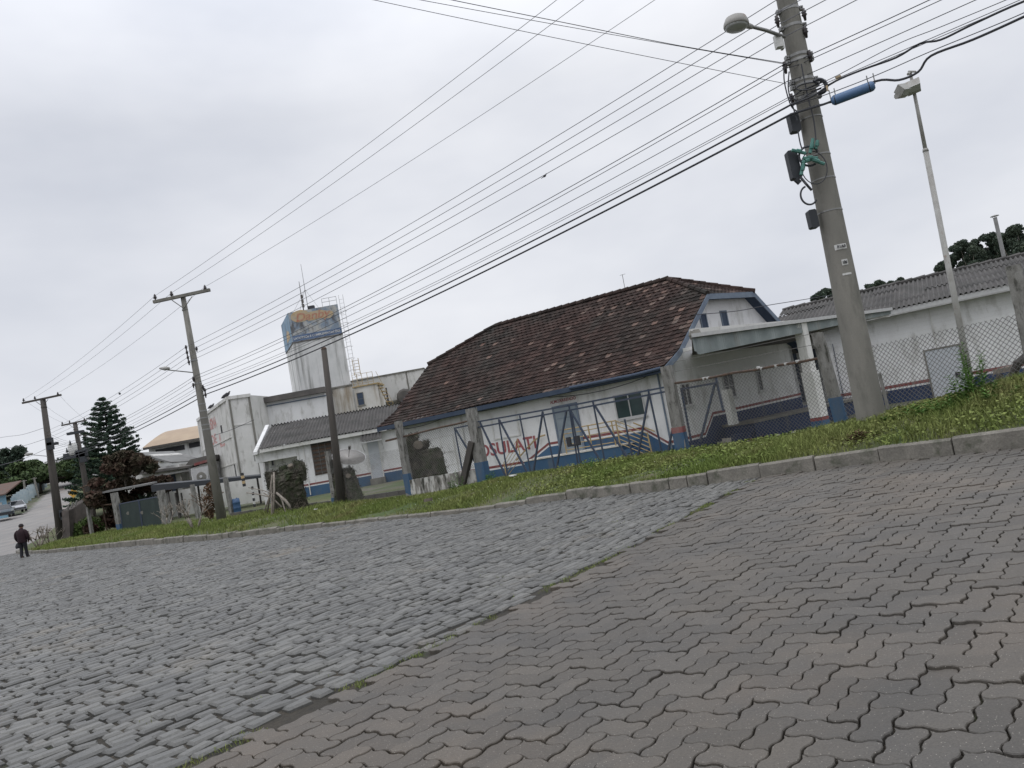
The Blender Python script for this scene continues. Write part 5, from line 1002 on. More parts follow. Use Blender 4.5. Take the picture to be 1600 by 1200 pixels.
# light building and pale store at the far end of the road
for i, (x0, y0, x1, y1, Y, m, lab) in enumerate(((146, 741, 156, 756, 95, 'lightblue', 'light blue building seen between the poles and the conifer'), (131, 737, 142, 752, 150, 'frame', 'small white far house right of the transformer pole'), (72, 757, 92, 768, 150, 'frame', 'low white far building at the top of the left road'), (96, 745, 112, 756, 170, 'old_wall', 'grey far house beyond the top of the left road'))):
    a = at(x0, y0, Y); b_ = at(x1, y1, Y); Pn = Plane((a.x, Y), 0); zz = G(a.x, Y); t = thing('far_house', lab, 'house', (a.x, Y, zz)); w_ = b_.x-a.x; h_ = max(a.z-zz, 2.5); q = MB(); q.prism([Pn.pt(0, zz+0, 0)]*0 or [Vector((a.x, Y, zz-.5)), Vector((a.x+w_, Y, zz-.5)), Vector((a.x+w_, Y, zz+h_*.85)), Vector((a.x, Y, zz+h_*.85))], Vector((-3, 5, 0))); obj('wall', q, M[m], t)
    q = MB(); q.prism([Vector((a.x-.4, Y-.4, zz+h_*.85)), Vector((a.x+w_+.4, Y-.4, zz+h_*.85)), Vector((a.x+w_-1.1, Y+2.5, zz+h_*1.15)), Vector((a.x-1.9, Y+2.5, zz+h_*1.15))], Vector((0, 0, .15))); q.prism([Vector((a.x-3.4, Y+5.4, zz+h_*.85)), Vector((a.x+w_-2.6, Y+5.4, zz+h_*.85)), Vector((a.x+w_-1.1, Y+2.5, zz+h_*1.15)), Vector((a.x-1.9, Y+2.5, zz+h_*1.15))], Vector((0, 0, .15))); obj('roof', q, M['greyroof'], t)
    q = MB(); q.box((a.x+w_*.35, Y-.03, zz+h_*.45), (w_*.14, .08, h_*.22)); q2 = obj('window', q, M['ink'], t); q = MB(); q.box((a.x+w_*.7, Y-.03, zz+h_*.32), (w_*.12, .08, h_*.6)); obj('door', q, M['greydoor'], t)
a = at(-6, 778, 92); b_ = at(9, 775, 92); zz = G(b_.x, 92); t = thing('blue_house', 'light blue house with a low tiled roof cut by the left edge of the photo', 'house', (b_.x, 92, zz)); q = MB(); q.prism([Vector((b_.x-5, 92, zz-1.5)), Vector((b_.x, 92, zz-1.5)), Vector((b_.x, 92, zz+2.6)), Vector((b_.x-5, 92, zz+2.6))], Vector((-3.6, 5, 0))); obj('wall', q, M['lightblue'], t)
q = MB(); q.prism([Vector((b_.x-5, 91.2, zz+2.5)), Vector((b_.x+.5, 91.2, zz+2.5)), Vector((b_.x+.5, 94.5, zz+3.9)), Vector((b_.x-5, 94.5, zz+3.9))], Vector((0, 0, .16))); obj('roof', q, M['tile_new'], t); q = MB(); q.box((b_.x-.9, 91.97, zz+1.3), (.7, .08, .9)); obj('window', q, M['frame'], t); q = MB(); q.box((b_.x-2.1, 91.97, zz+1.0), (.7, .08, 2.0)); obj('door', q, M['frame'], t)
# ================================================================== FENCES AND GATES
def mossy_post(px0, py0, px1, py1, Y, wd, label, blue=.0, red=False, seed=0, arm=0):
    b_ = at(px0, py0, Y); t_ = at(px1, py1, Y); g = random.Random(seed); base = Vector((b_.x, Y, G(b_.x, Y)-.25)); top = Vector((t_.x, Y, t_.z)); t = thing('fence_post', label, 'post', base, 'concrete fence posts along the verge')
    ang = Matrix.Rotation(R_(-32), 3, 'Z'); n = 9; mb = MB(); zs = [base.z+(top.z-base.z)*i/n for i in range(n+1)]
    def ring(f, w_): 
        c = base.lerp(top, f); return [c+ang @ Vector((sx*w_/2+g.uniform(-.006, .006), sy*w_*.42+g.uniform(-.006, .006), 0)) for sx, sy in ((-1, -1), (1, -1), (1, 1), (-1, 1))]
    R0 = [ring(i/n, wd*(1.0-.12*i/n)) for i in range(n+1)]
    for a, b2 in zip(R0[:-1], R0[1:]): mb.hexa(a, b2)
    obj('shaft', mb, M['post'], t)
    if blue:
        fb_ = blue/(top.z-base.z); mb = MB(); mb.hexa(ring(0, wd*1.03), ring(fb_, wd*1.02)); obj('blue_foot', mb, M['blue_paint'], t)
        if red: mb = MB(); mb.hexa(ring(fb_+.002, wd*1.03), ring(fb_+.06, wd*1.02)); obj('red_band', mb, M['red_paint'], t)
    return base, top
P1 = mossy_post(757, 752, 736, 638, 22, .30, 'mossy concrete gate post with blue foot at the left end of the gate', .85, seed=1)
P2 = mossy_post(1068, 708, 1041, 572, 18, .27, 'concrete gate post with blue foot and red band right of the gate', .72, True, 2)
P0_ = mossy_post(641, 767, 622, 658, 23.5, .22, 'mossy concrete post with blue foot at the left end of the whitewashed wall', .95, seed=3)
P00 = mossy_post(526, 796, 512, 705, 27.3, .2, 'thin mossy post with blue foot left of the satellite dish', .5, seed=4)
mossy_post(434, 802, 421, 734, 31, .17, 'grey post with blue foot among the dead branches', .5, seed=5); mossy_post(361, 792, 352, 746, 36, .2, 'grey post just right of the middle concrete pole', .0, seed=6)
GL_ = mossy_post(191, 832, 178, 770, 42, .36, 'square post with blue foot at the left of the green-screened gate', .65, seed=7); GRt = mossy_post(262, 826, 251, 766, 38, .34, 'square post at the right of the green-screened gate', .2, seed=8)
mossy_post(311, 812, 300, 757, 37, .2, 'pale square post behind the pale dead shrub', 0, seed=9); mossy_post(144, 835, 134, 772, 45, .2, 'concrete post at the near end of the picket fence', 0, seed=12)
P3 = mossy_post(1317, 661, 1277, 520, 15, .23, 'lichen-covered fence post with blue foot between the two white columns', .85, seed=10); P4 = mossy_post(1625, 610, 1583, 415, 12, .24, 'tall lichen-stained fence post at the right edge of the photo', 0, seed=11)
GT = Plane((P1[0].x, 22), math.degrees(math.atan2(22-18, P2[0].x-P1[0].x)))
def gp_(px, py, o=0): return GT.hit(px, py, o)
def bars(lst, wd, pl=None):
    mb = MB()
    for (x0, y0, x1, y1) in lst: mb.bar((pl or GT).hit(x0, y0), (pl or GT).hit(x1, y1), wd)
    return mb
gate = thing('double_gate', 'wide navy metal double gate of zigzag bars in front of the tiled house', 'gate', GT.hit(907, 738)); g_ = .035
obj('leaf', bars([(747, 659, 888, 634), (746, 668, 889, 641), (750, 660, 795, 754), (779, 655, 795, 754), (780, 656, 829, 748), (812, 649, 831, 748), (848, 643, 832, 747), (848, 643, 869, 743), (885, 641, 868, 742), (889, 634, 905, 738)], .042), M['gate'], gate)
obj('leaf', bars([(889, 634, 1044, 604), (890, 641, 1045, 611), (892, 640, 910, 738), (891, 641, 945, 732), (926, 626, 947, 731), (929, 633, 985, 723), (976, 655, 990, 723), (1013, 608, 1014, 616), (1014, 616, 995, 723), (1015, 618, 1036, 715), (1054, 655, 1042, 714)], .042), M['gate'], gate)
a_ = MB(); c = GT.hit(897, 689, .04)
for dx in (-.14, .14): a_.slab(GT, GT.sz(897, 689)[0]+dx-.06, GT.sz(897, 689)[0]+dx+.06, c.z-.10, c.z+.12, .0, .06)
a_.slab(GT, GT.sz(897, 689)[0]-.2, GT.sz(897, 689)[0]+.2, c.z-.13, c.z-.08, .0, .05); obj('lock', a_, M['ink'], gate)
gate2 = thing('wicket_gate', 'narrow blue-framed mesh gate right of the red-banded gate post', 'gate', GT.hit(1112, 705)); obj('frame', bars([(1064, 608, 1122, 598), (1064, 606, 1080, 690), (1118, 588, 1130, 642), (1117, 600, 1094, 690)], .045), M['gate'], gate2)
def chain(pl, s0, s1, zb, zt, pitch=.085, r=.0032, o=0):
    """diamond wire netting between s0,s1; zb,zt functions of s"""
    V = []; Fq = []; k = 0; n = int((s1-s0+3)/pitch)
    for sg in (1, -1):
        for i in range(-int(3/pitch), n):
            a = s0+i*pitch if sg > 0 else s1-i*pitch
            # line s = a + sg*(z-zb)
            pts = []
            za = zb(min(max(a, s0), s1)); H = zt(min(max(a, s0), s1))-za; u0, u1 = 0, H
            if sg > 0: u0 = max(u0, s0-a); u1 = min(u1, s1-a)
            else: u0 = max(u0, a-s1); u1 = min(u1, a-s0)
            if u1-u0 < .03: continue
            A = pl.pt(a+sg*u0, za+u0, o+sg*r*.6); B = pl.pt(a+sg*u1, za+u1, o+sg*r*.6); nn = pl.n*r; w_ = (B-A).normalized().cross(pl.n)*r
            V += [A+nn, A+w_, A-w_, B+nn, B+w_, B-w_]; Fq += [(k, k+1, k+4, k+3), (k+1, k+2, k+5, k+4), (k+2, k, k+3, k+5)]; k += 6
    return np.array([tuple(v) for v in V]), np.array(Fq)
def fence(name, label, pl, s0, s1, zb, zt, rail=True, pitch=.085, r=.0032, railm='rust', rag=False):
    t = thing(name, label, 'fence', pl.pt((s0+s1)/2, zb(s0)), None); obj('netting', chain(pl, s0, s1, zb, zt, pitch, r), M['wire'], t)
    if rail:
        mb = MB(); n = max(2, int((s1-s0)/.5)); mb.tube([pl.pt(s0+(s1-s0)*i/n, zt(s0+(s1-s0)*i/n)+random.uniform(-.015, .015)) for i in range(n+1)], .028, 5); obj('top_rail', mb, M[railm], t)
    return t
# left of the gate: low wall, netting, truss
L1 = Plane((P0_[0].x, 23.5), math.degrees(math.atan2(23.5-22, P1[0].x-P0_[0].x))); sE1 = math.hypot(P1[0].x-P0_[0].x, 1.5)
t = fence('netting_fence', 'wire netting with dark top rail above the whitewashed low wall', L1, .1, sE1-.15, lambda s_: L1.sz(645, 747)[1], lambda s_: lin(L1.sz(628, 682), L1.sz(737, 657), s_))
mb = bars([(710, 668, 723, 738), (712, 671, 750, 735), (711, 669, 735, 664)], .04, L1); obj('brace_bars', mb, M['gate'], t)
q = L1.sz(612, 689); mb = MB(); mb.bar(L1.hit(603, 689), L1.hit(624, 684), .06); obj('rail_end', mb, M['rust'], t)
lw0 = L1.sz(645, 748); lw1 = L1.sz(752, 733); mb = MB(); n = 24
for i in range(n):
    a = .1+(sE1-.25)*i/n; b_ = .1+(sE1-.25)*(i+1)/n; mb.slab(L1, a, b_, .2, lw0[1]-.02+random.uniform(-.01, .01), -.09, .09+random.uniform(0, .006))
M['whitewash'] = mat('peeling_whitewash', (.50, .49, .46), (.20, .19, .17), 7, .92, .006, 30, stretch=(1, 1, .3), lo=.45, hi=.56, grime=(.05, .05, .04), gscale=5, glo=.5, ghi=.6, gstretch=(1, 1, .3))
obj('low_wall', mb, M['whitewash'], loc=L1.pt(1, .4), label='low whitewashed peeling wall between the two mossy posts', cat='wall')
mb = MB(); A = L1.hit(738, 690, .12); B = L1.hit(723, 758, .15); mb.bar(A, B, .17); obj('broken_post', mb, M['wood'], loc=B, label='blackened broken post leaning against the left gate post', cat='post'); 
mb = MB(); A = L1.hit(653, 735, -.9); sB_ = L1.sz(653, 752, -.9)
st_ = [MB(), MB()]; s_ = L1.sz(651, 735, -.9)[0]
for k in range(8): z = .45+k*.1; st_[k % 2].prism([L1.pt(s_-.06, z, -.86), L1.pt(s_+.06, z+.06, -.86), L1.pt(s_+.06, z+.16, -.86), L1.pt(s_-.06, z+.10, -.86)], L1.n*-.1)
t = thing('striped_marker', 'yellow and black striped marker post beside the big mossy stump', 'marker post', L1.pt(s_, .45, -.9)); obj('yellow_bands', st_[0], M['mural_y'], t); obj('black_bands', st_[1], M['ink'], t)
# sections further left
L2 = Plane((P00[0].x, 27.3), math.degrees(math.atan2(27.3-23.5, P0_[0].x-P00[0].x))); e2 = math.hypot(P0_[0].x-P00[0].x, 3.8); fence('netting_fence', 'low wire netting between the satellite dish and the whitewashed wall', L2, .9, e2-.1, lambda s_: .4, lambda s_: lin(L2.sz(560, 714), L2.sz(618, 702), s_), rail=False)
# right of the gate: rusty rail fence over rubble
L3 = Plane((P2[0].x, 18), math.degrees(math.atan2(18-15, P3[0].x-P2[0].x))); e3 = math.hypot(P3[0].x-P2[0].x, 3)
t = fence('netting_fence', 'wire netting with rusty top rail and white rags in front of the dock', L3, .15, e3-.1, lambda s_: .62, lambda s_: lin(L3.sz(1064, 598), L3.sz(1300, 556), s_)); mb = MB()
for px, py in ((1100, 591), (1106, 590), (1185, 574), (1190, 575), (1213, 571), (1228, 568), (1246, 564)):
    c = L3.hit(px, py, .02); mb.add([c+Vector((-.05, 0, .02)), c+Vector((.04, 0, .025)), c+Vector((.035, -.01, -.03)), c+Vector((-.03, .01, -.035))], [(0, 1, 2, 3)])
obj('rag', mb, M['plate'], t); mb = MB()
for dz in (.28, .5): mb.tube([L3.pt(.2+i*(e3-.3)/8, lin(L3.sz(1064, 598), L3.sz(1300, 556), .2+i*(e3-.3)/8)+dz) for i in range(9)], .006, 4)
obj('strand_wire', mb, M['wire'], t)
L4 = Plane((P3[0].x, 15), math.degrees(math.atan2(3, P4[0].x-P3[0].x))); e4 = math.hypot(P4[0].x-P3[0].x, 3)
zt4 = lambda s_: lin(L4.sz(1367, 539), L4.sz(1588, 491), s_)
fence('netting_fence', 'coarse wire netting on the bank in front of the long shed', L4, .1, e4+1.5, lambda s_: G(*L4.pt(s_, 0)[:2])+.02, zt4, rail=False, pitch=.088, r=.0045)
mb = MB(); a = L4.hit(1374, 583, .1); b_ = L4.hit(1388, 640, .1); mb.tube([a, b_], .03, 6); obj('stake', mb, M['post'], loc=b_, label='thin white stake just right of the big concrete pole', cat='stake')
# rubble and kerb behind the right fence
mb = MB(); g = random.Random(4)
for k in range(60): 
    s_ = g.uniform(.5, 5.5); o = g.uniform(-2.2, -.5); p = L3.pt(s_, 0, o); r_ = g.uniform(.05, .16); Mx = Euler((g.random()*3, g.random()*3, g.random()*3)).to_matrix(); mb.box((p.x, p.y, G(p.x, p.y)+r_*.3), (r_*2, r_*1.3, r_), Mx)
obj('rubble', mb, M['kerb'], loc=L3.pt(3, .3, -1), kind='stuff', label='scattered stone rubble behind the rusty rail fence', cat='rubble')
mb = MB(); p0 = at(1590, 560, 13.5)
A = at(1556, 588, 13.3); B = at(1600, 562, 12.8); 
t = thing('bench_frame', 'broken wooden bench slab lying on the bank near the right edge post', 'bench', (A.x, 13.3, G(A.x, 13.3)))
mb.hexa([at(1551, 586, 13.6), at(1580, 580, 13.0), at(1590, 577, 14.2), at(1560, 584, 14.4)], [at(1552, 578, 13.6), at(1581, 572, 13.0), at(1590, 568, 14.2), at(1561, 576, 14.4)]); obj('slab', mb, M['cutwood'], t); mb = MB(); mb.tube([at(1570, 598, 13), at(1582, 586, 13), at(1590, 568, 12.9), at(1612, 548, 12.9)], [.06, .07, .07, .06], 7); mb.tube([at(1560, 600, 13.2), at(1562, 584, 13.2)], .05, 6); obj('curved_leg', mb, M['wood'], t)
# green-screened gate and long flat shelter
GP = Plane((GL_[0].x, 42), math.degrees(math.atan2(4, GRt[0].x-GL_[0].x))); eg = math.hypot(GRt[0].x-GL_[0].x, 4); sg_ = thing('screened_gate', 'gate covered with dark green screening between two square posts', 'gate', GP.pt(eg/2, .3)); mb = MB(); mb.slab(GP, .25, eg-.25, .32, 1.78, -.02, .02); obj('screen', mb, M['greennet'], sg_); mb = MB()
for z in (.3, 1.82): mb.bar(GP.pt(.2, z), GP.pt(eg-.2, z), .06)
for s_ in (.25, eg/2-.04, eg/2+.04, eg-.25): mb.bar(GP.pt(s_, .3, .03), GP.pt(s_, 1.8, .03), .05)
obj('frame', mb, M['gate'], sg_); mb = MB()
for px, py in ((185, 801), (200, 802), (222, 801)): c = GP.sz(px, py, .05); mb.lathe(GP.pt(c[0], c[1], .045), [(.09, 0), (.09, .01)], 10, Matrix.Rotation(math.pi/2, 3, 'X'))
obj('disc', mb, M['concrete'], sg_)
mb = MB(); sh = thing('flat_shelter', 'long low flat-roofed shelter stretching behind the green-screened gate', 'shelter', at(290, 800, 41)); A0 = at(160, 771, 45); A1 = at(237, 757, 43.2); A2 = at(412, 743, 40.5)
V1 = Vector((-1.2, 3.2, .12)); mb.hexa([A0, A1, A1+V1, A0+V1], [A0+Vector((0, 0, .1)), A1+Vector((0, 0, .1)), A1+V1+Vector((0, 0, .1)), A0+V1+Vector((0, 0, .1))]); obj('roof', mb, M['greyroof'], sh, label='pale left part of the shelter roof'); mb = MB(); A1b = at(236, 762, 43.2); mb.hexa([A1b+Vector((0, 0, -.25)), A2+Vector((0, 0, -.1)), A2+V1+Vector((0, 0, -.1)), A1b+V1+Vector((0, 0, -.25))], [A1b+Vector((0, 0, .14)), A2+Vector((0, 0, .02)), A2+V1+Vector((0, 0, .02)), A1b+V1+Vector((0, 0, .14))]); obj('roof', mb, M['blackbox'], sh, label='dark right part of the shelter roof')
mb = MB()
for f in (.04, .3, .46, .6, .78, .97):
    p = A0.lerp(A2, f)+V1*.85; mb = MB(); mb.tube([Vector((p.x, p.y, .3)), Vector((p.x, p.y, p.z))], .06, 6); obj('roof_post', mb, M['darkroof'], sh)
for px, yb in ((272, 822), (283, 820), (292, 812)): p = at(px-9, 770, 43); mb = MB(); mb.tube([p, Vector((p.x, 43, .4))], .05, 5); obj('roof_post', mb, M['darkroof'], sh)
wl = at(300, 790, 48); mb = MB(); mb.box((wl.x, 48.5, 1.2), (9, .2, 1.7)); obj('yard_wall', mb, M['old_wall'], loc=(wl.x, 48.5, .4), label='low pale wall seen beneath the flat shelter', cat='wall')
mb = MB(); p = at(393, 800, 44); mb.box((p.x+1, 44.5, 1.05), (7, .25, .5)); obj('blue_wall', mb, M['blue_paint'], loc=(p.x+1, 44.5, .8), label='blue painted low wall beneath the right end of the shelter', cat='wall') if False else None
for (x0, y0, x1, y1, lab) in ((359, 757, 382, 765, 'left blue panel beneath the right end of the shelter'), (385, 752, 405, 763, 'right blue panel beneath the right end of the shelter')):
    a = at(x0, y0, 51.5); b_ = at(x1, y1, 51.5); mb = MB(); mb.box(((a.x+b_.x)/2, 51.6, (a.z+b_.z)/2), (abs(b_.x-a.x), .12, .42)); obj('low_wall', mb, M['blue_paint'], loc=((a.x+b_.x)/2, 51.6, b_.z), label=lab.replace('panel', 'wall section'), cat='wall', group='blue wall sections under the shelter')
for i, (x0, y0, x1, y1, Y, n, lab) in enumerate(((378, 739, 382, 760, 39, 5, 'yellow and black striped post through the shelter roof'), (394, 760, 398, 792, 36, 7, 'black and white striped thin post in the yard'))):
    a = at(x0, y0, Y); b_ = at(x1, y1, Y); t = thing('striped_post', lab, 'marker post', (b_.x, Y, b_.z)); q = [MB(), MB()]
    for k in range(n): f0 = k/n; f1 = (k+1)/n; q[k % 2].tube([b_.lerp(a, f0), b_.lerp(a, f1)], .09 if i == 0 else .06, 6)
    obj('dark_bands', q[0], M['ink'], t); obj('pale_bands', q[1], M['mural_y'] if i == 0 else M['plate'], t)
p = at(370, 791, 36); mb = MB(); zb_ = G(p.x, 36); mb.lathe((p.x, 36, zb_), [(.15, 0), (.17, .1), (.17, .25), (.182, .27), (.17, .3), (.17, .5), (.182, .52), (.17, .55), (.15, .72), (.12, .72), (.11, .70)], 16); mb.lathe((p.x+.05, 36, zb_+.72), [(.03, 0), (.03, .03)], 8); obj('barrel', mb, M['bluebarrel'], loc=(p.x, 36, zb_), label='blue plastic barrel right of the middle concrete pole', cat='barrel', smooth=True)
# low yard kerb line and rusty heap
mb = MB(); A = at(360, 806, 33); B = at(640, 752, 30); n = 16
for i in range(n): a = A.lerp(B, i/n); b_ = A.lerp(B, (i+.96)/n); za = G(a.x, a.y)+.16; mb.hexa([Vector((a.x, a.y, za-.5)), Vector((b_.x, b_.y, za-.5)), Vector((b_.x, b_.y+.25, za-.5)), Vector((a.x, a.y+.25, za-.5))], [Vector((a.x, a.y, za)), Vector((b_.x, b_.y, za)), Vector((b_.x, b_.y+.25, za)), Vector((a.x, a.y+.25, za))])
obj('yard_kerb', mb, M['darkroof'], kind='structure')
# picket fence along the side street, posts of the garden to the left
pf = thing('picket_fence', 'dark weathered picket fence running up beside the left road', 'fence', at(108, 836, 50)); n = 44; mb = MB(); tp = [((106, 797), (108, 842), 46), ((140, 778), (142, 800), 66)]
for i in range(n):
    f = (i/(n-1))**.8; Y = 46+22*f; x0 = 105+37*f; yt = 797-23*f; yb = 838-36*f; a = at(x0, yt, Y); b_ = at(x0+2, yb, Y); b_.z = min(b_.z, G(b_.x, Y)); mb.bar(b_, a, .42)
obj('pickets', mb, M['palewood'], pf); mb = MB()
for dy in (6, 24): mb.bar(at(105, 797+dy, 46.1), at(142, 774+dy*.5, 68.1), .07)
obj('rail', mb, M['palewood'], pf)
for k in range(3): 
    x0 = 104+k*6; Y = 46+k*3; a = at(x0+4, 788-3*k, Y); b_ = at(x0, 800-3*k, Y)
    mb = MB(); mb.bar(b_, a, .08); mb.bar(b_, Vector((b_.x, Y, G(b_.x, Y))), .12); obj('leaning_stake', mb, M['post'], loc=b_, label=['nearest slanting post of the picket fence', 'second slanting post of the picket fence', 'third slanting post of the picket fence'][k], cat='post', group='slanting posts of the picket fence')
# frame of a bus stop like structure left of the shelter
bf = thing('pipe_pergola', 'rusty pipe frame standing left of the green-screened gate', 'frame', at(150, 826, 47)); mb = MB()
for (x0, y0, x1, y1, Y) in ((125, 763, 162, 748, 50), (130, 763, 146, 832, 48), (157, 768, 168, 832, 46), (135, 791, 160, 786, 48), (140, 791, 186, 787, 45)): mb.tube([at(x0, y0, Y), at(x1, y1, Y)], .05, 5)
obj('pipe', mb, M['rust'], bf)
wf = thing('pale_garden_fence', 'pale blue-grey garden fence below the broad spreading tree', 'fence', at(45, 772, 110)); mb = MB(); n = 26
for i in range(n): f = i/(n-1); Y = 98+26*f; x0 = 22+50*f; p = at(x0, 780, Y); z = G(p.x, Y); mb.box((p.x, Y, z+.85), (.85, .12, 1.5+.25*((i*7) % 3)))
obj('panel', mb, M['palepaint'], wf)
for k, (x0, y0, x1, y1, Y) in enumerate(((53, 746, 60, 775, 112), (37, 750, 41, 778, 108))):
    a = at(x0, y0, Y); b_ = at(x1, y1, Y); mb = MB(); mb.tube([Vector((b_.x, Y, G(b_.x, Y)-.2)), a], .13, 6); mb.bar(a+Vector((-.4, 0, -.15)), a+Vector((.4, 0, -.15)), .1); obj('thin_pole', mb, M['concrete'], loc=(b_.x, Y, G(b_.x, Y)), label=['thin pale pole in front of the dark spreading tree', 'thinner grey pole at the left in front of the dark tree'][k], cat='pole')
# yellow warning sign on its post
p = at(115, 772, 74); b_ = at(118, 790, 74); t = thing('warning_sign', 'small yellow warning sign with a dark symbol beside the left road', 'road sign', (p.x, 74, G(p.x, 74))); mb = MB(); mb.tube([Vector((p.x, 74, G(p.x, 74)-.3)), Vector((p.x, 74, p.z))], .05, 6); obj('post', mb, M['steel'], t); mb = MB(); r_ = .48; mb.prism([(p.x-r_, 73.93, p.z+.1), (p.x, 73.93, p.z+.1-r_), (p.x+r_, 73.93, p.z+.1), (p.x, 73.93, p.z+.1+r_)], (0, .03, 0)); M['sign_amber'] = mat('amber_sign', (.55, .32, .05), None, rough=.6); pl_ = obj('plate', mb, M['sign_amber'], t); mb = MB(); mb.box((p.x, 73.91, p.z+.15), (.34, .02, .12)); mb.box((p.x-.08, 73.91, p.z+.02), (.1, .02, .16)); obj('symbol', mb, M['ink'], pl_)
# satellite dish on the stump
dc = at(545, 714, 27.6); t = thing('satellite_dish', 'round mesh satellite dish tipped upward on a post beside the dark wooden pole', 'satellite dish', (dc.x, 27.6, .4)); ax = Vector((.30, -.42, .86)).normalized(); q = Vector((0, 0, 1)).rotation_difference(ax).to_matrix(); prof_ = [(.001, -.155)]+[(.60*k/8, -.155+.155*(k/8)**2) for k in range(1, 9)]
mb = MB(); mb.lathe(dc, prof_, 32, q); o = obj('reflector', mb, M['dish'], t, smooth=True); mb = MB()
for k in range(8): a = k*math.pi/4; mb.tube([dc+q @ Vector((r__*math.cos(a), r__*math.sin(a), z__-.006)) for r__, z__ in prof_], .011, 4)
mb.tube([dc+q @ Vector((.6*math.cos(k*.2618), .6*math.sin(k*.2618), 0)) for k in range(25)], .013, 4); obj('rib', mb, M['frame'], t); mb = MB(); f = dc+q @ Vector((0, 0, .38)); mb.tube([dc+q @ Vector((0, 0, -.15)), f], .012, 5); mb.tube([f-(q @ Vector((0, 0, .06))), f+(q @ Vector((0, 0, .06)))], .045, 8); obj('feed_horn', mb, M['darkroof'], t); mb = MB(); mb.tube([Vector((dc.x-.02, 27.65, .3)), dc+q @ Vector((0, 0, -.17))], .04, 6); obj('mount_post', mb, M['steel'], t)
# litter and flowers
for i, (px, py, sz_, m, lab) in enumerate(((670, 787, .11, 'cutwood', 'small pale brown stone lying on the verge grass'), (806, 762, .13, 'plate', 'scrap of white paper on the worn grass before the gate'), (494, 802, .06, 'plate', 'tiny white scrap on the grass near the small rounded stump'))):
    Y = {0: 20.4, 1: 20.3, 2: 25.2}[i]; p = at(px, py, Y); z = G(p.x, Y); g = random.Random(i); mb = MB(); vs = [Vector((p.x+math.cos(k*1.05)*sz_*g.uniform(.6, 1.2), Y+math.sin(k*1.05)*sz_*.7, z+.06+g.uniform(0, .03))) for k in range(6)]; mb.prism(vs, Vector((0, 0, .03 if m == 'plate' else .08))); obj('scrap', mb, M[m], loc=(p.x, Y, z), label=lab, cat='litter')
P, d = verge_pts(230, .3, 3.2, sA, sD); mb_v = []; fl = MB()
for p in P: fl.box((p[0], p[1], p[2]+.10), (.015, .015, .012))
obj('flowers', fl, M['flower'], kind='stuff', label='tiny white flowers scattered through the verge grass', cat='flowers')
# ================================================================== POLES
def insul(p, r=.07, h=.16, mb=None):
    mb.lathe(p, [(.02, -.08), (.03, 0), (r, .02), (r*.6, .05), (r*.95, .07), (r*.5, .10), (r*.6, .13), (.02, h)], 9)
def rod_band(mb, c, r, h=.05): mb.lathe(c, [(r, -h/2), (r+.008, -h/2), (r+.008, h/2), (r, h/2)], 18)
# --- the big concrete pole
b_ = at(1362, 655, 13.2); MPX, MPY = b_.x, 13.2; mz0 = G(MPX, MPY); t_ = at(1229, 0, 13.2); MH = 10.35
lean = Vector((t_.x-b_.x, 0, t_.z-b_.z)).normalized()
def mc_(z): return Vector((MPX, MPY, 0))+Vector((lean.x/lean.z*(z-mz0), 0, z))
def mr__(z): return .238-(.238-.150)*(z-mz0)/(MH-mz0)
mp1 = thing('concrete_pole', 'thick concrete utility pole rising out of the top of the photo beside the canopy', 'utility pole', (MPX, MPY, mz0), 'utility poles along the verge')
mb = MB(); zs = np.linspace(mz0-.4, MH, 22); mb.tube([mc_(z) for z in zs], [mr__(z) for z in zs], 28); obj('shaft', mb, M['concrete'], mp1, smooth=True)
def atz(px, py, Y=13.2): return at(px, py, Y).z
bz = [atz(1230, y) for y in (18, 45, 92, 100, 132, 140, 160)]+[atz(1265, 187), atz(1278, 245), atz(1285, 282), atz(1300, 331)]
for i, z in enumerate(bz): mb = MB(); rod_band(mb, mc_(z), mr__(z), .05 if i < 7 else .022) if i > 6 else None; (obj('clamp_band', mb, M['steel'], mp1) if i > 6 else None)
for i, z in enumerate(bz[:7]):
    mb = MB(); rod_band(mb, mc_(z), mr__(z), .05); c = mc_(z); rr_ = mr__(z)
    for sg in (-1, 1): mb.box(c+Vector((sg*(rr_+.035), -.02, 0)), (.06, .08, .07)); mb.tube([c+Vector((sg*(rr_+.03), -.1, 0)), c+Vector((sg*(rr_+.03), .1, 0))], .012, 5)
    obj('clamp_band', mb, M['steel'], mp1)
mb = MB(); crz = MH-.15; Dc = Vector((.70, .714, 0)); cA = mc_(crz)-Dc*1.2+Vector((0, 0, 0)); cB = mc_(crz)+Dc*1.2; mb.bar(cA, cB, .11); obj('crossarm', mb, M['concrete'], mp1)
mb = MB(); MI = [mc_(crz)+Dc*f+Vector((0, 0, .14)) for f in (-1.12, -.55, 1.05)]
for p in MI: mb = MB(); insul(p, mb=mb); obj('insulator', mb, M['ceramic'], mp1, smooth=True)
mb = MB(); IS = []
for (px, py) in ((1214, 31), (1256, 20), (1258, 47), (1265, 85), (1226, 103), (1237, 153)):
    p = at(px, py, 13.05); p.y = 13.05; mb = MB(); insul(p+Vector((0, 0, -.06)), .05, .12, mb); obj('insulator', mb, M['ceramic'], mp1, smooth=True)
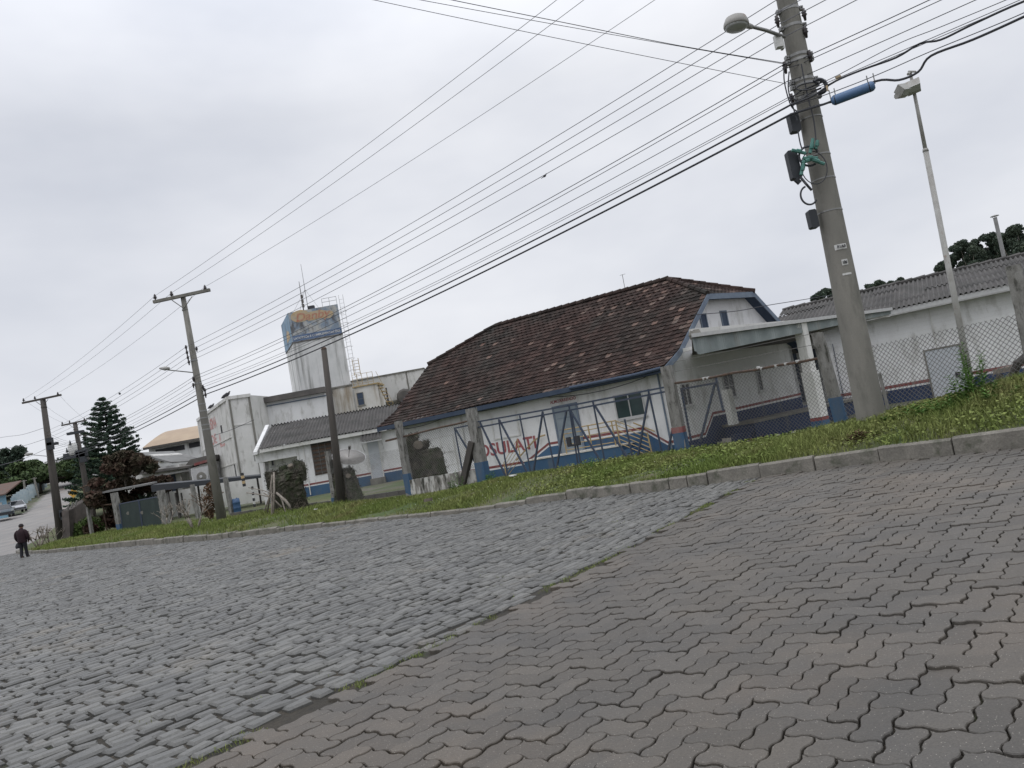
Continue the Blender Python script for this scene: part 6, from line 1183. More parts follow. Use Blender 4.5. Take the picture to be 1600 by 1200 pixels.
# lamp arm
a0 = at(1226, 58, 13.0); a1 = at(1168, 40, 12.6); h0 = at(1150, 36, 12.5); mb = MB(); mb.tube([a0, a0.lerp(a1, .5)+Vector((0, 0, .02)), a1], .03, 8); la = obj('lamp_arm', mb, M['steel'], mp1, smooth=True)
mb = MB(); ax = (a1-a0).normalized(); Q = Matrix.Rotation(R_(6), 3, 'Y'); mb.lathe(h0, [(.02, .13), (.10, .12), (.17, .08), (.205, .0), (.21, -.05), (.20, -.07)], 20, Q); mb.tube([a1-ax*.1, a1+ax*.10], [.04, .06], 8); hd = obj('lamp_head', mb, M['lamp_metal'], mp1, smooth=True); mb = MB(); mb.lathe(h0, [(.20, -.065), (.16, -.10), (.02, -.12)], 18, Q); obj('lens', mb, M['lens'], hd, smooth=True)
mb = MB(); c = at(1216, 65, 13.0); mb.box(c, (.11, .12, .23)); mb.box(c+Vector((.06, .02, -.01)), (.04, .1, .26)); obj('junction_box', mb, M['plate'], mp1)
def rbox(name, px, py, w_, h_, d_, m, lab=None, Y=13.05):
    c = at(px, py, Y); mb = MB(); Mx = Matrix.Rotation(R_(-1.0), 3, 'Y'); c2 = .02
    mb.prism([c+Mx @ Vector(v) for v in ((-w_/2+c2, 0, -h_/2), (w_/2-c2, 0, -h_/2), (w_/2, 0, -h_/2+c2), (w_/2, 0, h_/2-c2), (w_/2-c2, 0, h_/2), (-w_/2+c2, 0, h_/2), (-w_/2, 0, h_/2-c2), (-w_/2, 0, -h_/2+c2))], Vector((0, d_, 0)))
    return obj(name, mb, M[m], mp1, label=lab)
rbox('splitter_box', 1243, 190, .16, .33, .16, 'blackbox', 'uppermost black box'); rbox('splitter_box', 1242, 256, .17, .50, .15, 'blackbox', 'longest black box beside the green clamps', 12.95); rbox('splitter_box', 1272, 341, .14, .32, .15, 'blackbox', 'lowest black box')
mb = MB(); c = at(1243, 280, 12.95); mb.tube([c, c+Vector((0.06, 0, -.08))], .045, 7); mb.tube([at(1250, 276, 12.9), at(1260, 288, 12.85), at(1268, 297, 12.9)], .022, 6)
def coil(mb, px, py, r, Y=12.9, rad=.016, a0=0, a1=6.4, n=26, sq=1.0):
    c = at(px, py, Y); mb.tube([c+Vector((r*math.cos(a0+(a1-a0)*k/n), 0, r*sq*math.sin(a0+(a1-a0)*k/n))) for k in range(n+1)], rad, 5)
coil(mb, 1264, 244, .17, rad=.02, a0=.3, a1=5.2); coil(mb, 1264, 305, .14, sq=1.15, a0=1.8, a1=5.6, rad=.017); coil(mb, 1272, 262, .22, rad=.009, sq=1.3); coil(mb, 1280, 135, .12, rad=.035, a0=-1.8, a1=2.2); coil(mb, 1262, 135, .2, rad=.012, sq=.3)
for pts in (((1233, 112), (1232, 140), (1240, 170), (1246, 188)), ((1225, 105), (1226, 130), (1236, 165), (1248, 175)), ((1247, 205), (1250, 222), (1253, 232)), ((1252, 100), (1262, 150), (1272, 190), (1276, 235)), ((1240, 150), (1252, 142), (1275, 132), (1290, 125)), ((1236, 178), (1252, 173), (1275, 165), (1300, 160)), ((1240, 155), (1250, 158), (1262, 148), (1283, 138))):
    P_ = [at(x, y, 12.93) for x, y in pts]; mb.tube([tuple(v) for v in cr_spline([tuple(v) for v in P_], 5)], .012, 5)
obj('cable_coil', mb, M['cable'], mp1)
for i, (px, py, dx, dz) in enumerate(((1268, 228, .05, .12), (1276, 226, .03, .07), (1248, 237, .11, -.05), (1266, 247, .12, -.02), (1276, 252, .12, -.07), (1254, 262, .05, .12), (1262, 251, .10, .02))):
    c = at(px, py, 12.86); mb = MB(); v = Vector((dx, 0, dz)); mb.tube([c-v, c+v], .028, 6); mb.tube([c-v*.4+Vector((0, -.02, 0)), c+v*.2+Vector((0, -.03, 0))], .034, 6); obj('cable_clamp', mb, M['greenclip'], mp1)
for (px, py, w_, h_, word) in ((1302, 387, .20, .09, 'B1A8'), (1305, 412, .10, .10, '106'), (1310, 430, .15, .035, None)):
    z = atz(px, py, 12.97); c = mc_(z); r_ = mr__(z); mb = MB(); n = 6; sp = w_/r_/2; off = -.12 if px < 1304 else -.06
    a0_ = -math.pi/2+off; pts = []
    for k in range(n+1): a = a0_-sp+2*sp*k/n; pts.append((c.x+(r_+.006)*math.cos(a), c.y+(r_+.006)*math.sin(a)))
    mb.add([(x, y, z-h_/2) for x, y in pts]+[(x, y, z+h_/2) for x, y in pts], [(k, k+1, n+2+k, n+1+k) for k in range(n)]); pl_ = obj('number_plate', mb, M['plate'], mp1)
    if word: text('plate_text', word, Vector((c.x+math.cos(a0_)*r_-w_*.36, c.y-r_-.012-.012*(w_ > .15), z-h_*.28)), (1, 0, 0), h_*.56, w_*.72, M['ink'], pl_)
# --- second pole (centre) and the left one
def cpole(pb, pt_, Y, name, label, r0, r1, mt, arms=True, arm_half=1.18, ai=(-.46, -.17, .42), ang=0.0, extra=None):
    b_ = at(*pb, Y); t_ = at(*pt_, Y); z0 = G(b_.x, Y); t = thing(name, label, 'utility pole', (b_.x, Y, z0), 'utility poles along the verge'); mb = MB(); B0 = Vector((b_.x, Y, z0-.3)); T_ = Vector((t_.x, Y, t_.z)); mb.tube([B0, B0.lerp(T_, .5), T_], [r0, (r0+r1)/2, r1], 16); obj('shaft', mb, M[mt], t, smooth=True); ins = []
    D = Vector((math.cos(ang), math.sin(ang), 0))
    if arms:
        mb = MB(); mb.bar(T_-D*arm_half-Vector((0, .12, .02)), T_+D*arm_half-Vector((0, .12, -.06)), .12); mb.tube([T_-D*.42+Vector((0, -.12, -.08)), T_+Vector((0, -.1, -.5))], .018, 5); mb.tube([T_+D*.42+Vector((0, -.12, -.08)), T_+Vector((0, -.1, -.5))], .018, 5); rod_band(mb, T_-Vector((0, 0, .55)), r1*1.1); obj('crossarm', mb, M[mt], t); mb = MB()
        for f in ai: p = T_+D*(f*2*arm_half)+Vector((0, -.12, .10)); mb = MB(); insul(p, .085, .2, mb); ins.append(p+Vector((0, 0, .12))); obj('insulator', mb, M['ceramic'], t, smooth=True)
    return t, B0, T_, ins
c2, B2, T2, I2 = cpole((347, 812), (286, 464), 31, 'concrete_pole', 'middle concrete pole with a crossarm and small lamp arm left of the factory block', .195, .10, 'concrete')
c1p, B1, T1_, I1 = cpole((95, 832), (67, 624), 52, 'concrete_pole', 'leftmost big dark pole with a crossarm near the walking person', .30, .17, 'wood', arm_half=1.35)
def side_ins(t, pts, Y, m='ceramic'):
    mb = MB(); out = []
    for px, py in pts: p = at(px, py, Y); mb = MB(); insul(p-Vector((0, 0, .07)), .06, .14, mb); out.append(p); obj('insulator', mb, M[m], t, smooth=True)
    return out
SI = side_ins(c2, ((290.5, 542), (292, 550), (293.5, 558), (295, 565)), 30.9); side_ins(c2, ((307, 544), (302, 591), (302, 601), (317, 604), (320, 609), (321, 616)), 30.85)
for f in (.72, .62, .53, .50, .47, .44, .42): mb = MB(); rod_band(mb, B2.lerp(T2, f), .197-(.095)*f, .05); obj('clamp_band', mb, M['steel'], c2)
a0 = at(301, 582, 30.9); a1 = at(262, 578, 30.3); h0 = at(256, 576, 30.2); mb = MB(); mb.tube([a0, a1], .022, 6); obj('lamp_arm', mb, M['steel'], c2); mb = MB(); mb.tube([h0+Vector((.22, 0, -.03)), h0+Vector((.05, 0, 0)), h0-Vector((.17, 0, -.04))], [.05, .09, .03], 8); obj('lamp_head', mb, M['lamp_metal'], c2, smooth=True)
mb = MB()
for (x, y) in ((78, 690), (79, 697)): p = at(x, y, 51.7); mb.box(p, (.34, .3, .5))
for (x, y) in ((87, 693),): p = at(x, y, 51.5); mb.box(p, (.3, .2, .18)); mb.tube([p, at(79, 692, 51.7)], .02, 4)
obj('cable_box', mb, M['blackbox'], c1p); mb = MB(); a0 = at(75, 713, 51.7); h0 = at(43, 710, 51); mb.tube([a0, h0], .022, 5); obj('lamp_arm', mb, M['steel'], c1p); mb = MB(); mb.tube([h0+Vector((.35, 0, 0)), h0, h0-Vector((.2, 0, 0))], [.05, .12, .04], 7); obj('lamp_head', mb, M['lamp_metal'], c1p, smooth=True)
mb = MB()
for (x, y) in ((97, 802), (99, 806)): p = at(x, y, 51.6); mb.box(p, (.22, .3, .5))
obj('rag', mb, M['blackbox'], c1p)
c3, B3, T3, I3 = cpole((146, 826), (117, 661), 66, 'concrete_pole', 'transformer pole with a crossarm left of the conifer', .27, .17, 'wood', arm_half=1.1); mb = MB(); p = at(114, 702, 65.6); mb.lathe(p, [(.05, .55), (.3, .5), (.36, .45), (.36, -.45), (.3, -.5)], 12)
obj('transformer', mb, M['plate'], c3, smooth=True); mb = MB()
for (x, y, w_, h_) in ((112, 712, 1.3, .5), (128, 708, .9, .6), (118, 676, 1.4, .22), (130, 714, .5, .9)): p = at(x, y, 65.5); mb.box(p, (w_, .3, h_))
for x, y in ((105, 707), (110, 695), (133, 706)): insul(at(x, y, 65.3), .14, .4, mb)
obj('switch_gear', mb, M['blackbox'], c3)
c4, B4, T4, I4 = cpole((150, 800), (132, 679), 80, 'concrete_pole', 'farther thin dark pole just right of the transformer pole', .25, .16, 'wood', arm_half=.9); mb = MB(); p = at(133, 690, 79.8); mb.box(p, (1.7, .2, .2)); p = at(134, 702, 79.8); mb.box(p, (.7, .3, .5)); obj('switch_gear', mb, M['blackbox'], c4)
# plain dark wooden pole
b_ = at(535, 800, 27); t_ = at(506, 545, 27); z0 = G(b_.x, 27); t = thing('wooden_pole', 'plain dark wooden pole beside the satellite dish', 'utility pole', (b_.x, 27, z0)); mb = MB(); mb.tube([Vector((b_.x, 27, z0-.3)), Vector(((b_.x+t_.x)/2+.02, 27, (z0+t_.z)/2)), Vector((t_.x, 27, t_.z))], [.145, .12, .095], 12); obj('shaft', mb, M['wood'], t, smooth=True); mb = MB(); p = Vector((t_.x, 27, t_.z)); mb.lathe(p, [(.10, -.03), (.105, .0), (.07, .05), (.01, .06)], 10); obj('cap', mb, M['rust'], t)
# slender lamp pole with two floodlights
b_ = at(1516, 603, 15.2); t_ = at(1422, 112, 15.2); Yl = 15.2; z0 = G(b_.x, Yl); t = thing('lamp_pole', 'slender metal pole with twin floodlights right of the big concrete pole', 'lamp post', (b_.x, Yl, z0)); B_p = Vector((b_.x, Yl, z0-.3)); T_p = Vector((t_.x, Yl, t_.z)); jz = at(1444, 235, Yl).z; jf = (jz-B_p.z)/(T_p.z-B_p.z); mb = MB(); mb.tube([B_p, B_p.lerp(T_p, jf)], [.064, .053], 12); mb.tube([B_p.lerp(T_p, jf-.004), B_p.lerp(T_p, jf+.004)], [.060, .05], 12); mb.tube([B_p.lerp(T_p, jf), T_p], [.038, .030], 10); obj('shaft', mb, M['lamp_metal'], t, smooth=True)
for px, py, lab in ((1411, 142, 'left floodlight'), (1427, 136, 'right floodlight')):
    c = at(px, py, 15.1); mb = MB(); Mx = Euler((R_(-35), R_(-8), R_(25 if px < 1420 else -20))).to_matrix(); mb.hexa([c+Mx @ Vector(v) for v in ((-.11, -.09, -.08), (.11, -.09, -.08), (.11, .09, -.08), (-.11, .09, -.08))], [c+Mx @ Vector(v) for v in ((-.15, -.11, .09), (.15, -.11, .09), (.13, .07, .09), (-.13, .07, .09))]); mb.tube([c+Mx @ Vector((-.12, .1, 0)), c+Mx @ Vector((.12, .1, 0))], .06, 8); fl_ = obj('floodlight', mb, M['lamp_metal'], t, label=lab); mb = MB(); mb.box(c+Mx @ Vector((0, -.03, -.086)), (.19, .14, .012), Mx); obj('lens', mb, M['lens'], fl_)
mb = MB(); mb.tube([at(1419, 112, 15.15), at(1431, 112, 15.15)], .022, 5); mb.tube([at(1419, 116, 15.1), T_p], .03, 5); obj('top_bracket', mb, M['lamp_metal'], t)
# ================================================================== WIRES
NP = Vector((24.5, -5.4, 0))            # next pole to the right, behind the camera
WG = 'wires running between the poles'
def wire(pts, r, lab, m='cable', sag=None, grp=None):
    """sagging spans through the points"""
    P_ = []
    for i, (a, b) in enumerate(zip(pts[:-1], pts[1:])):
        L_ = (b-a).length; sg = (sag if sag is not None else .012)*L_; n = 18
        for k in range(n): t_ = k/n; P_.append(a.lerp(b, t_)-Vector((0, 0, 4*sg*t_*(1-t_))))
    P_.append(pts[-1]); mb = MB(); mb.tube(P_, r, 5, cap=False); loc = P_[0]
    return obj('overhead_wire', mb, M[m], loc=loc, label=lab, cat='wire', group=WG)
far1 = Vector((-50.5, 76, 0))
hv = ['left', 'middle', 'right']
for i in range(3):
    end = I1[i]+(I1[i]-I2[i])*.9; end.z = I1[i].z+4; nx_ = Vector((NP.x, NP.y, 10.6))+Dc*(-1.1, -.4, 1.0)[i]
    a, b = MI[i]+Vector((0, 0, .1)), I2[i]
    wire([nx_, a, b, I1[i], I3[i]], .0062, 'bare high wire on the %s insulator of the crossarms' % hv[i], 'alcable', .008)
# low-voltage set of four
mainlv = [(1210, 2), (1213, 20), (1217, 38), (1220, 60)]
for i in range(4):
    p = at(*mainlv[i], 13.05); q = SI[i]; l_ = at(72+1.5*i, 674+5*i, 51.8); nx_ = Vector((NP.x-.2, NP.y, p.z+.5))
    f3 = at(110+2*i, 690+3*i, 66)
    wire([nx_, p, q, l_, f3], .0075, 'bare wire %s of the four-wire set on the middle pole side insulators' % ['highest', 'second', 'third', 'lowest'][i], 'alcable', .009)
tele = [((1226, 100), (304, 588), 0.008), ((1227, 107), (306, 592), .007), ((1232, 126), (309, 598), .007), ((1236, 150), (312, 603), .006), ((1237, 153), (314, 606), .006)]
lefts = [(82, 699), (83, 702), (84, 706), (85, 709), (86, 712)]; labs = ['upper thin wire of the close pair ending at the big pole', 'lower thin wire of the close pair ending at the big pole', 'single thin telephone wire under the close pair', 'upper of two thin wires just above the thick black cables', 'lower of two thin wires just above the thick black cables']
for i, (a, b, r_) in enumerate(tele):
    p = at(*a, 13.0); q = at(*b, 30.9); l_ = at(*lefts[i], 51.8); nx_ = Vector((NP.x-.1, NP.y+.1, p.z+.35)); wire([nx_, at(a[0]+26, a[1]-8, 13.05), p, q, l_], r_, labs[i], 'cable', .012)
# thick black cables with a drooping loop near the pole
p = at(1237, 158, 12.9); q = at(321, 609, 30.8); q2 = at(322, 616, 30.8)
def pxwire(pts, r, lab, m='cable'):
    P_ = cr_spline([tuple(at(x, y, Y)) for x, y, Y in pts], 8); mb = MB(); mb.tube([Vector(v) for v in P_], r, 6, cap=False); return obj('overhead_wire', mb, M[m], loc=Vector(P_[0]), label=lab, cat='wire', group=WG)
def droop(a, b, n, sag): return [a.lerp(b, k/n)-Vector((0, 0, 4*sag*(k/n)*(1-k/n))) for k in range(n+1)]
def cablechain(P_, r, lab, m='cable'):
    mb = MB(); mb.tube(P_, r, 6, cap=False); return obj('overhead_wire', mb, M[m], loc=P_[0], label=lab, cat='wire', group=WG)
l1 = at(88, 716, 51.7); l2 = at(88, 720, 51.7)
s1_ = [Vector(v) for v in cr_spline([tuple(at(x, y, Y)) for x, y, Y in ((1760, -60, 9.3), (1600, 2, 10.6), (1520, 38, 11.3), (1470, 62, 11.8), (1438, 68, 12.0), (1400, 90, 12.3), (1350, 108, 12.6), (1305, 127, 12.8), (1270, 150, 12.86), (1237, 163, 12.9))], 5)]
cablechain(s1_+droop(at(1237, 163, 12.9), q, 26, .30)[1:]+droop(q, l1, 18, .3)[1:], .017, 'upper thick black cable passing the blue splice case pole')
s2_ = [Vector(v) for v in cr_spline([tuple(at(x, y, Y)) for x, y, Y in ((1760, -50, 9.2), (1600, 26, 10.6), (1520, 62, 11.3), (1455, 87, 11.8), (1435, 112, 12.0), (1405, 125, 12.2), (1368, 127, 12.38), (1300, 158, 12.72), (1270, 168, 12.86), (1237, 178, 12.9))], 5)]
cablechain(s2_+droop(at(1237, 178, 12.9), q2, 26, .28)[1:]+droop(q2, l2, 18, .3)[1:], .019, 'lowest thick black cable running through the blue splice case')
pxwire(((1237, 165, 12.9), (1290, 148, 12.75), (1368, 118, 12.4), (1455, 80, 11.8), (1600, 20, 10.6), (1760, -58, 9.2)), .007, 'taut messenger wire above the blue splice case')
pxwire(((1250, 143, 13.0), (1300, 122, 12.8), (1400, 70, 12.1), (1470, 42, 11.5), (1600, -12, 10.6), (1740, -75, 9.3)), .006, 'thin wire above the upper thick cable right of the big pole')
mb = MB(); A = at(1302, 157.5, 12.7); B = at(1364, 134, 12.4); d_ = (B-A).normalized(); mb.tube([A-d_*.03, A, A+d_*.02, B-d_*.02, B, B+d_*.03], [.05, .078, .085, .085, .078, .05], 14)
sc = thing('splice_case', 'blue cylindrical splice case hanging from the cables right of the big pole', 'splice case', A); obj('case', mb, M['splice'], sc, smooth=True); mb = MB()
for f in (-.05, .08, .9, 1.06): p = A.lerp(B, f); mb.tube([p+Vector((0, 0, .02)), p+Vector((0, 0, .20))], .009, 4)
obj('hanger', mb, M['steel'], sc); mb = MB(); mb.tube([A.lerp(B, .3)+Vector((0, -.001, 0))-d_*.17, A.lerp(B, .3)-d_*.155], .087, 14); mb.tube([B-d_*.06, B-d_*.045], .087, 14); obj('strap', mb, M['blackbox'], sc)
mb = MB(); p = at(1310, 121, 12.78); mb.box(p, (.10, .01, .06), Matrix.Rotation(R_(-15), 3, 'Y')); obj('cable_tag', mb, M['mural_y'], loc=p, label='small yellow tag on the cable right of the big pole', cat='tag'); mb = MB(); p = at(1292.5, 138, 12.8); mb.box(p, (.03, .01, .10)); obj('cable_tag', mb, M['mural_y'], loc=p, label='tiny yellow tag hanging under the cable beside the big pole', cat='tag')
# two wires crossing from the big pole to the upper left
for i, (a, b) in enumerate((((1225, 100), (280, -72)), ((1229, 131), (300, -62)), ((1223, 97), (700, 0)))):
    if i == 2: continue
    p = at(*a, 13.0); q_ = at(*b, 11.5); wire([q_, p], .0052, ['upper of two wires crossing from the big pole to the upper left', 'lower of two wires crossing from the big pole to the upper left'][i], 'cable', .004)
pxwire(((1222, 98, 13.0), (1060, 71, 12.6), (880, 35, 12.1), (692, -3, 11.6), (560, -32, 11.3)), .006, 'thin wire rising steeply left from the big pole above the crossing pair')
pxwire(((1300, 461, 29.3), (1250, 469, 28), (1200, 477, 26.5), (1150, 486, 26.3), (1084, 492, 25.4)), .012, 'black service wire from the shed to the house gable')
pxwire(((397, 656, 49), (360, 672, 49), (335, 680, 49)), .014, 'service wire along the white factory wall')
# left-hand street wires
for k, (x0, y0, x1, y1) in enumerate(((0, 684, 70, 668), (0, 702, 73, 685), (0, 727, 75, 700))):
    pxwire(((x0-60, y0+14, 60), (x0, y0, 57), ((x0+x1)/2, (y0+y1)/2+3, 54.5), (x1, y1, 51.8)), .012, ['highest wire leaving the leftmost pole toward the left edge', 'middle wire leaving the leftmost pole toward the left edge', 'lowest wire leaving the leftmost pole toward the left edge'][k], 'alcable')
mb = MB(); p = at(187, 615, 42); mb.lathe(p, [(.01, -.07), (.06, -.03), (.06, .03), (.01, .07)], 8); obj('wire_marker', mb, M['cable'], loc=p, label='small dark ball on the wires above the conifer', cat='marker')
p = at(851, 275, 20); mb = MB(); mb.lathe(p, [(.005, -.06), (.028, -.02), (.03, .02), (.005, .05)], 8, Matrix.Rotation(R_(60), 3, 'Y')); mb.lathe(p+Vector((.05, 0, .045)), [(.003, -.02), (.018, 0), (.003, .025)], 7); mb.bar(p+Vector((-.05, 0, -.02)), p+Vector((-.10, 0, -.05)), .015); obj('small_bird', mb, M['ink'], loc=p, label='tiny bird perched on a high wire', cat='bird')
# ================================================================== PERSON (walking away, seen from behind)
def skinmesh(name, joints, bones, m, parent, sub=2):
    me = bpy.data.meshes.new(name); base = ROOT[parent]; me.from_pydata([Vector(j[0])-base for j in joints], bones, []); o = bpy.data.objects.new(name, me); COL.objects.link(o); o.parent = parent; ROOT[o] = base
    sk = o.modifiers.new('skin', 'SKIN'); sk.use_smooth_shade = True; sv = me.skin_vertices[0].data if me.skin_vertices else None
    if sv is None:
        me.skin_vertices if False else None
    return o
def capsule_body(segs, n=12):
    """continuous lofted limbs"""
    mb = MB()
    for pts, rad in segs:
        P_ = cr_spline([(*p, r) for p, r in zip(pts, rad)], 4); mb.tube([Vector(v[:3]) for v in P_], [max(.004, v[3]) for v in P_], n)
    return mb
pf_ = at(38, 869.5, 39.2); px_, py_ = pf_.x, 39.2; z0 = float(rz(px_, py_)); per = thing('person', 'person in maroon jacket, black trousers and dark cap walking away', 'person', (px_, py_, z0))
def W(x, y, z): return Vector((px_+x, py_+y, z0+z))
torso = [[W(0, 0, .82), W(0, 0, .95), W(0, .01, 1.12), W(0, .0, 1.30), W(0, -.0, 1.38), W(0, .03, 1.43), W(0, .05, 1.47), W(0, .06, 1.56), W(0, .06, 1.65), W(0, .06, 1.69)], [.13, .15, .15, .15, .10, .055, .055, .10, .09, .03]]
legs = [([W(-.09, 0, .9), W(-.10, .02, .5), W(-.09, -.06, .10), W(-.09, -.04, .04)], [.09, .065, .045, .05]), ([W(.09, 0, .9), W(.10, .04, .5), W(.10, .10, .10), W(.10, .12, .04)], [.09, .065, .045, .05])]
arms = [([W(-.16, 0, 1.34), W(-.27, .0, 1.12), W(-.27, .08, .86), W(-.26, .10, .80)], [.065, .05, .035, .035]), ([W(.16, 0, 1.34), W(.27, .0, 1.12), W(.25, .10, .88), W(.24, .12, .82)], [.065, .05, .035, .035])]
mbp = capsule_body([torso]+legs+arms)
for sx in (-1, 1):
    h0 = W(.25*sx, .11, .80); mbp.tube([h0+Vector((0, 0, .03)), h0-Vector((0, 0, .04))], [.03, .036], 8)
    for k in range(4): mbp.tube([h0+Vector((0, -.026+.017*k, -.03)), h0+Vector((-.01*sx, -.026+.017*k, -.07)), h0+Vector((-.025*sx, -.024+.017*k, -.095+.004*abs(k-1.5)))], [.009, .008, .006], 6)
    mbp.tube([h0+Vector((0, .03, 0)), h0+Vector((-.02*sx, .05, -.03)), h0+Vector((-.03*sx, .05, -.055))], [.010, .009, .007], 6)
for (x, y, z, r_) in ((-.04, .155, 1.575, .012), (.04, .155, 1.575, .012), (0, .168, 1.54, .016), (-.1, .06, 1.55, .02), (.1, .06, 1.55, .02)): mbp.lathe(W(x, y, z), [(.002, -r_), (r_, 0), (.002, r_)], 7)
obj('body', mbp, M['skin'], per, smooth=True)
def oval(c_, rx, ry): return c_, rx, ry
def loft(rings, n=20):
    mb = MB(); vs = []
    for c_, rx, ry in rings:
        for k in range(n): a = 2*math.pi*k/n; w1 = 1+.03*math.sin(5*a+c_.z*20); vs.append(c_+Vector((rx*w1*math.cos(a), ry*w1*math.sin(a), 0)))
    m_ = len(rings); return mb.add(vs, [(i*n+k, i*n+(k+1) % n, (i+1)*n+(k+1) % n, (i+1)*n+k) for i in range(m_-1) for k in range(n)]+[tuple(range(n-1, -1, -1)), tuple(range((m_-1)*n, m_*n))])
jk = loft([oval(W(0, .02, .74), .225, .17), oval(W(0, .02, .80), .23, .175), oval(W(0, .0, .95), .225, .165), oval(W(0, -.01, 1.15), .245, .17), oval(W(0, -.01, 1.30), .235, .155), oval(W(0, 0, 1.39), .17, .12), oval(W(0, .02, 1.46), .09, .085), oval(W(0, .03, 1.49), .085, .08)])
for sx in (-1, 1): jk2 = capsule_body([([W(.15*sx, 0, 1.36), W(.26*sx, -.01, 1.24), W(.30*sx, .0, 1.05), W(.29*sx, .07, .90), W(.27*sx, .10, .84)], [.08, .09, .08, .065, .058])]); jk.add(jk2.v, jk2.f)
obj('jacket', jk, M['jacket'], per, smooth=True)
tr = capsule_body([([W(-.09, .0, .90), W(-.10, .0, .75), W(-.105, .02, .48), W(-.095, -.05, .14), W(-.095, -.06, .07)], [.12, .115, .085, .075, .078]), ([W(.09, .0, .90), W(.10, .0, .75), W(.105, .04, .48), W(.10, .09, .14), W(.10, .10, .07)], [.12, .115, .085, .075, .078])]); obj('trousers', tr, M['trouser'], per, smooth=True)
for sx, yy in ((-1, -.05), (1, .11)): sh_ = loft([oval(W(.097*sx, yy+.04, .0), .048, .135), oval(W(.097*sx, yy+.04, .05), .05, .13), oval(W(.097*sx, yy, .10), .045, .07)], 14); obj('shoe', sh_, M['ink'], per, smooth=True)
cp_ = MB(); cp_.lathe(W(0, .06, 1.58), [(.105, -.03), (.115, .02), (.105, .08), (.07, .125), (.01, .14)], 14); cp_.hexa([W(-.08, .15, 1.58), W(.08, .15, 1.58), W(.06, .25, 1.565), W(-.06, .25, 1.565)], [W(-.08, .15, 1.60), W(.08, .15, 1.60), W(.06, .25, 1.575), W(-.06, .25, 1.575)]); obj('cap', cp_, M['hair'], per, smooth=True)
bg_ = loft([oval(W(-.33, .1, .50), .10, .07), oval(W(-.34, .1, .60), .12, .08), oval(W(-.32, .1, .74), .07, .05), oval(W(-.28, .11, .80), .02, .02)], 12); obj('carried_bag', bg_, M['ink'], loc=W(-.33, .1, .5), label='dark bag held in the left hand of the walking person', cat='bag', smooth=True)
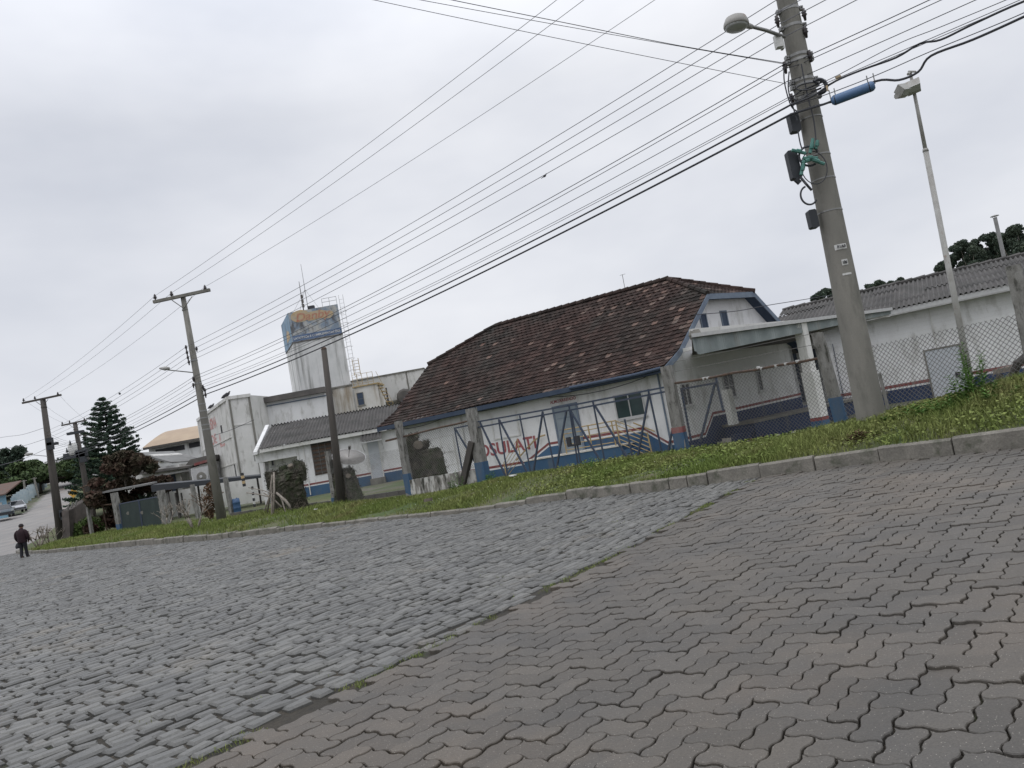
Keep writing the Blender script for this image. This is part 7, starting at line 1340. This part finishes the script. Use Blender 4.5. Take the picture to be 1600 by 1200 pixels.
# ================================================================== CARS
def car(px, py, Y, yaw, m, label):
    p = at(px, py, Y); x0 = p.x; z0 = G(x0, Y)+.03 if True else 0; z0 = max(z0, p.z); t = thing('parked_car', label, 'car', (x0, Y, z0), 'cars parked along the left road'); Rz_ = Matrix.Rotation(yaw, 3, 'Z'); 
    def L(x, y, z): return Vector((x0, Y, z0))+Rz_ @ Vector((x, y, z))
    body = MB(); prof_ = [(-2.0, .35, .62), (-2.02, .75, .78), (-1.75, .95, .80), (-1.2, .98, .82), (0, .98, .84), (1.0, .95, .82), (1.85, .82, .78), (2.05, .65, .72), (2.02, .35, .62)]
    secs = []
    for x, zt, hw_ in ((-2.05, .60, .68), (-1.98, .82, .78), (-1.5, .94, .82), (-.6, .95, .84), (.6, .93, .84), (1.3, .88, .82), (1.85, .78, .78), (2.08, .58, .68)): secs.append([L(x, -hw_, .28), L(x, -hw_-.02, .55), L(x, -hw_+.04, zt), L(x, hw_-.04, zt), L(x, hw_+.02, .55), L(x, hw_, .28)])
    vs = [v for s_ in secs for v in s_]; n = 6; fs = [(i*n+k, i*n+(k+1) % n, (i+1)*n+(k+1) % n, (i+1)*n+k) for i in range(len(secs)-1) for k in range(n)]; fs += [tuple(range(n-1, -1, -1)), tuple(range((len(secs)-1)*n, len(secs)*n))]; body.add(vs, fs); obj('body', body, M[m], t)
    cab = MB(); cab.hexa([L(-1.75, -.74, .92), L(.95, -.74, .92), L(.95, .74, .92), L(-1.75, .74, .92)], [L(-1.25, -.58, 1.40), L(.25, -.58, 1.42), L(.25, .58, 1.42), L(-1.25, .58, 1.40)]); obj('window', cab, M['glass'], t); rf = MB(); rf.hexa([L(-1.32, -.60, 1.385), L(.30, -.60, 1.40), L(.30, .60, 1.40), L(-1.32, .60, 1.385)], [L(-1.1, -.5, 1.45), L(.15, -.5, 1.46), L(.15, .5, 1.46), L(-1.1, .5, 1.45)])
    for sy in (-1, 1):
        for a, b in (((-1.76, .745, .92), (-1.27, .60, 1.40)), ((-.45, .75, .92), (-.45, .60, 1.40)), ((.97, .745, .92), (.27, .60, 1.41))): rf.bar(L(a[0], a[1]*sy, a[2]), L(b[0], b[1]*sy, b[2]), .06)
    obj('roof', rf, M[m], t)
    for wx in (-1.3, 1.3):
        for sy in (-1, 1): mb = MB(); c = L(wx, sy*.74, .31); q = Rz_ @ Matrix.Rotation(math.pi/2, 3, 'X'); mb.lathe(c, [(.2, -.1), (.30, -.1), (.32, -.06), (.32, .06), (.30, .1), (.2, .1)], 16, q); wh = obj('wheel', mb, M['tyre'], t); mb = MB(); mb.lathe(c, [(.02, -.105), (.18, -.108), (.19, -.09), (.19, .09), (.18, .108), (.02, .105)], 12, q); obj('rim', mb, M['steel'], wh)
    for sy in (-.6, .6):
        mb = MB(); mb.box(L(2.06, sy, .66), (.08, .26, .13), Rz_); obj('headlight', mb, M['lens'], t); mb = MB(); mb.box(L(-2.03, sy, .72), (.08, .22, .16), Rz_); obj('tail_lamp', mb, M['redlamp'], t)
    mb = MB(); mb.box(L(2.08, 0, .42), (.08, 1.3, .14), Rz_); mb.box(L(-2.05, 0, .45), (.08, 1.3, .16), Rz_); obj('bumper', mb, M['ink'], t); mb = MB(); mb.box(L(-2.1, 0, .5), (.02, .42, .13), Rz_); obj('number_plate', mb, M['plate'], t)
car(6, 809, 86, R_(-48), 'carA', 'dark parked car partly cut by the left edge of the photo'); car(27, 801, 93, R_(-48), 'carB', 'silver parked car just behind the dark parked car'); car(80, 760, 140, R_(-40), 'carB', 'far pale car at the top of the left road')
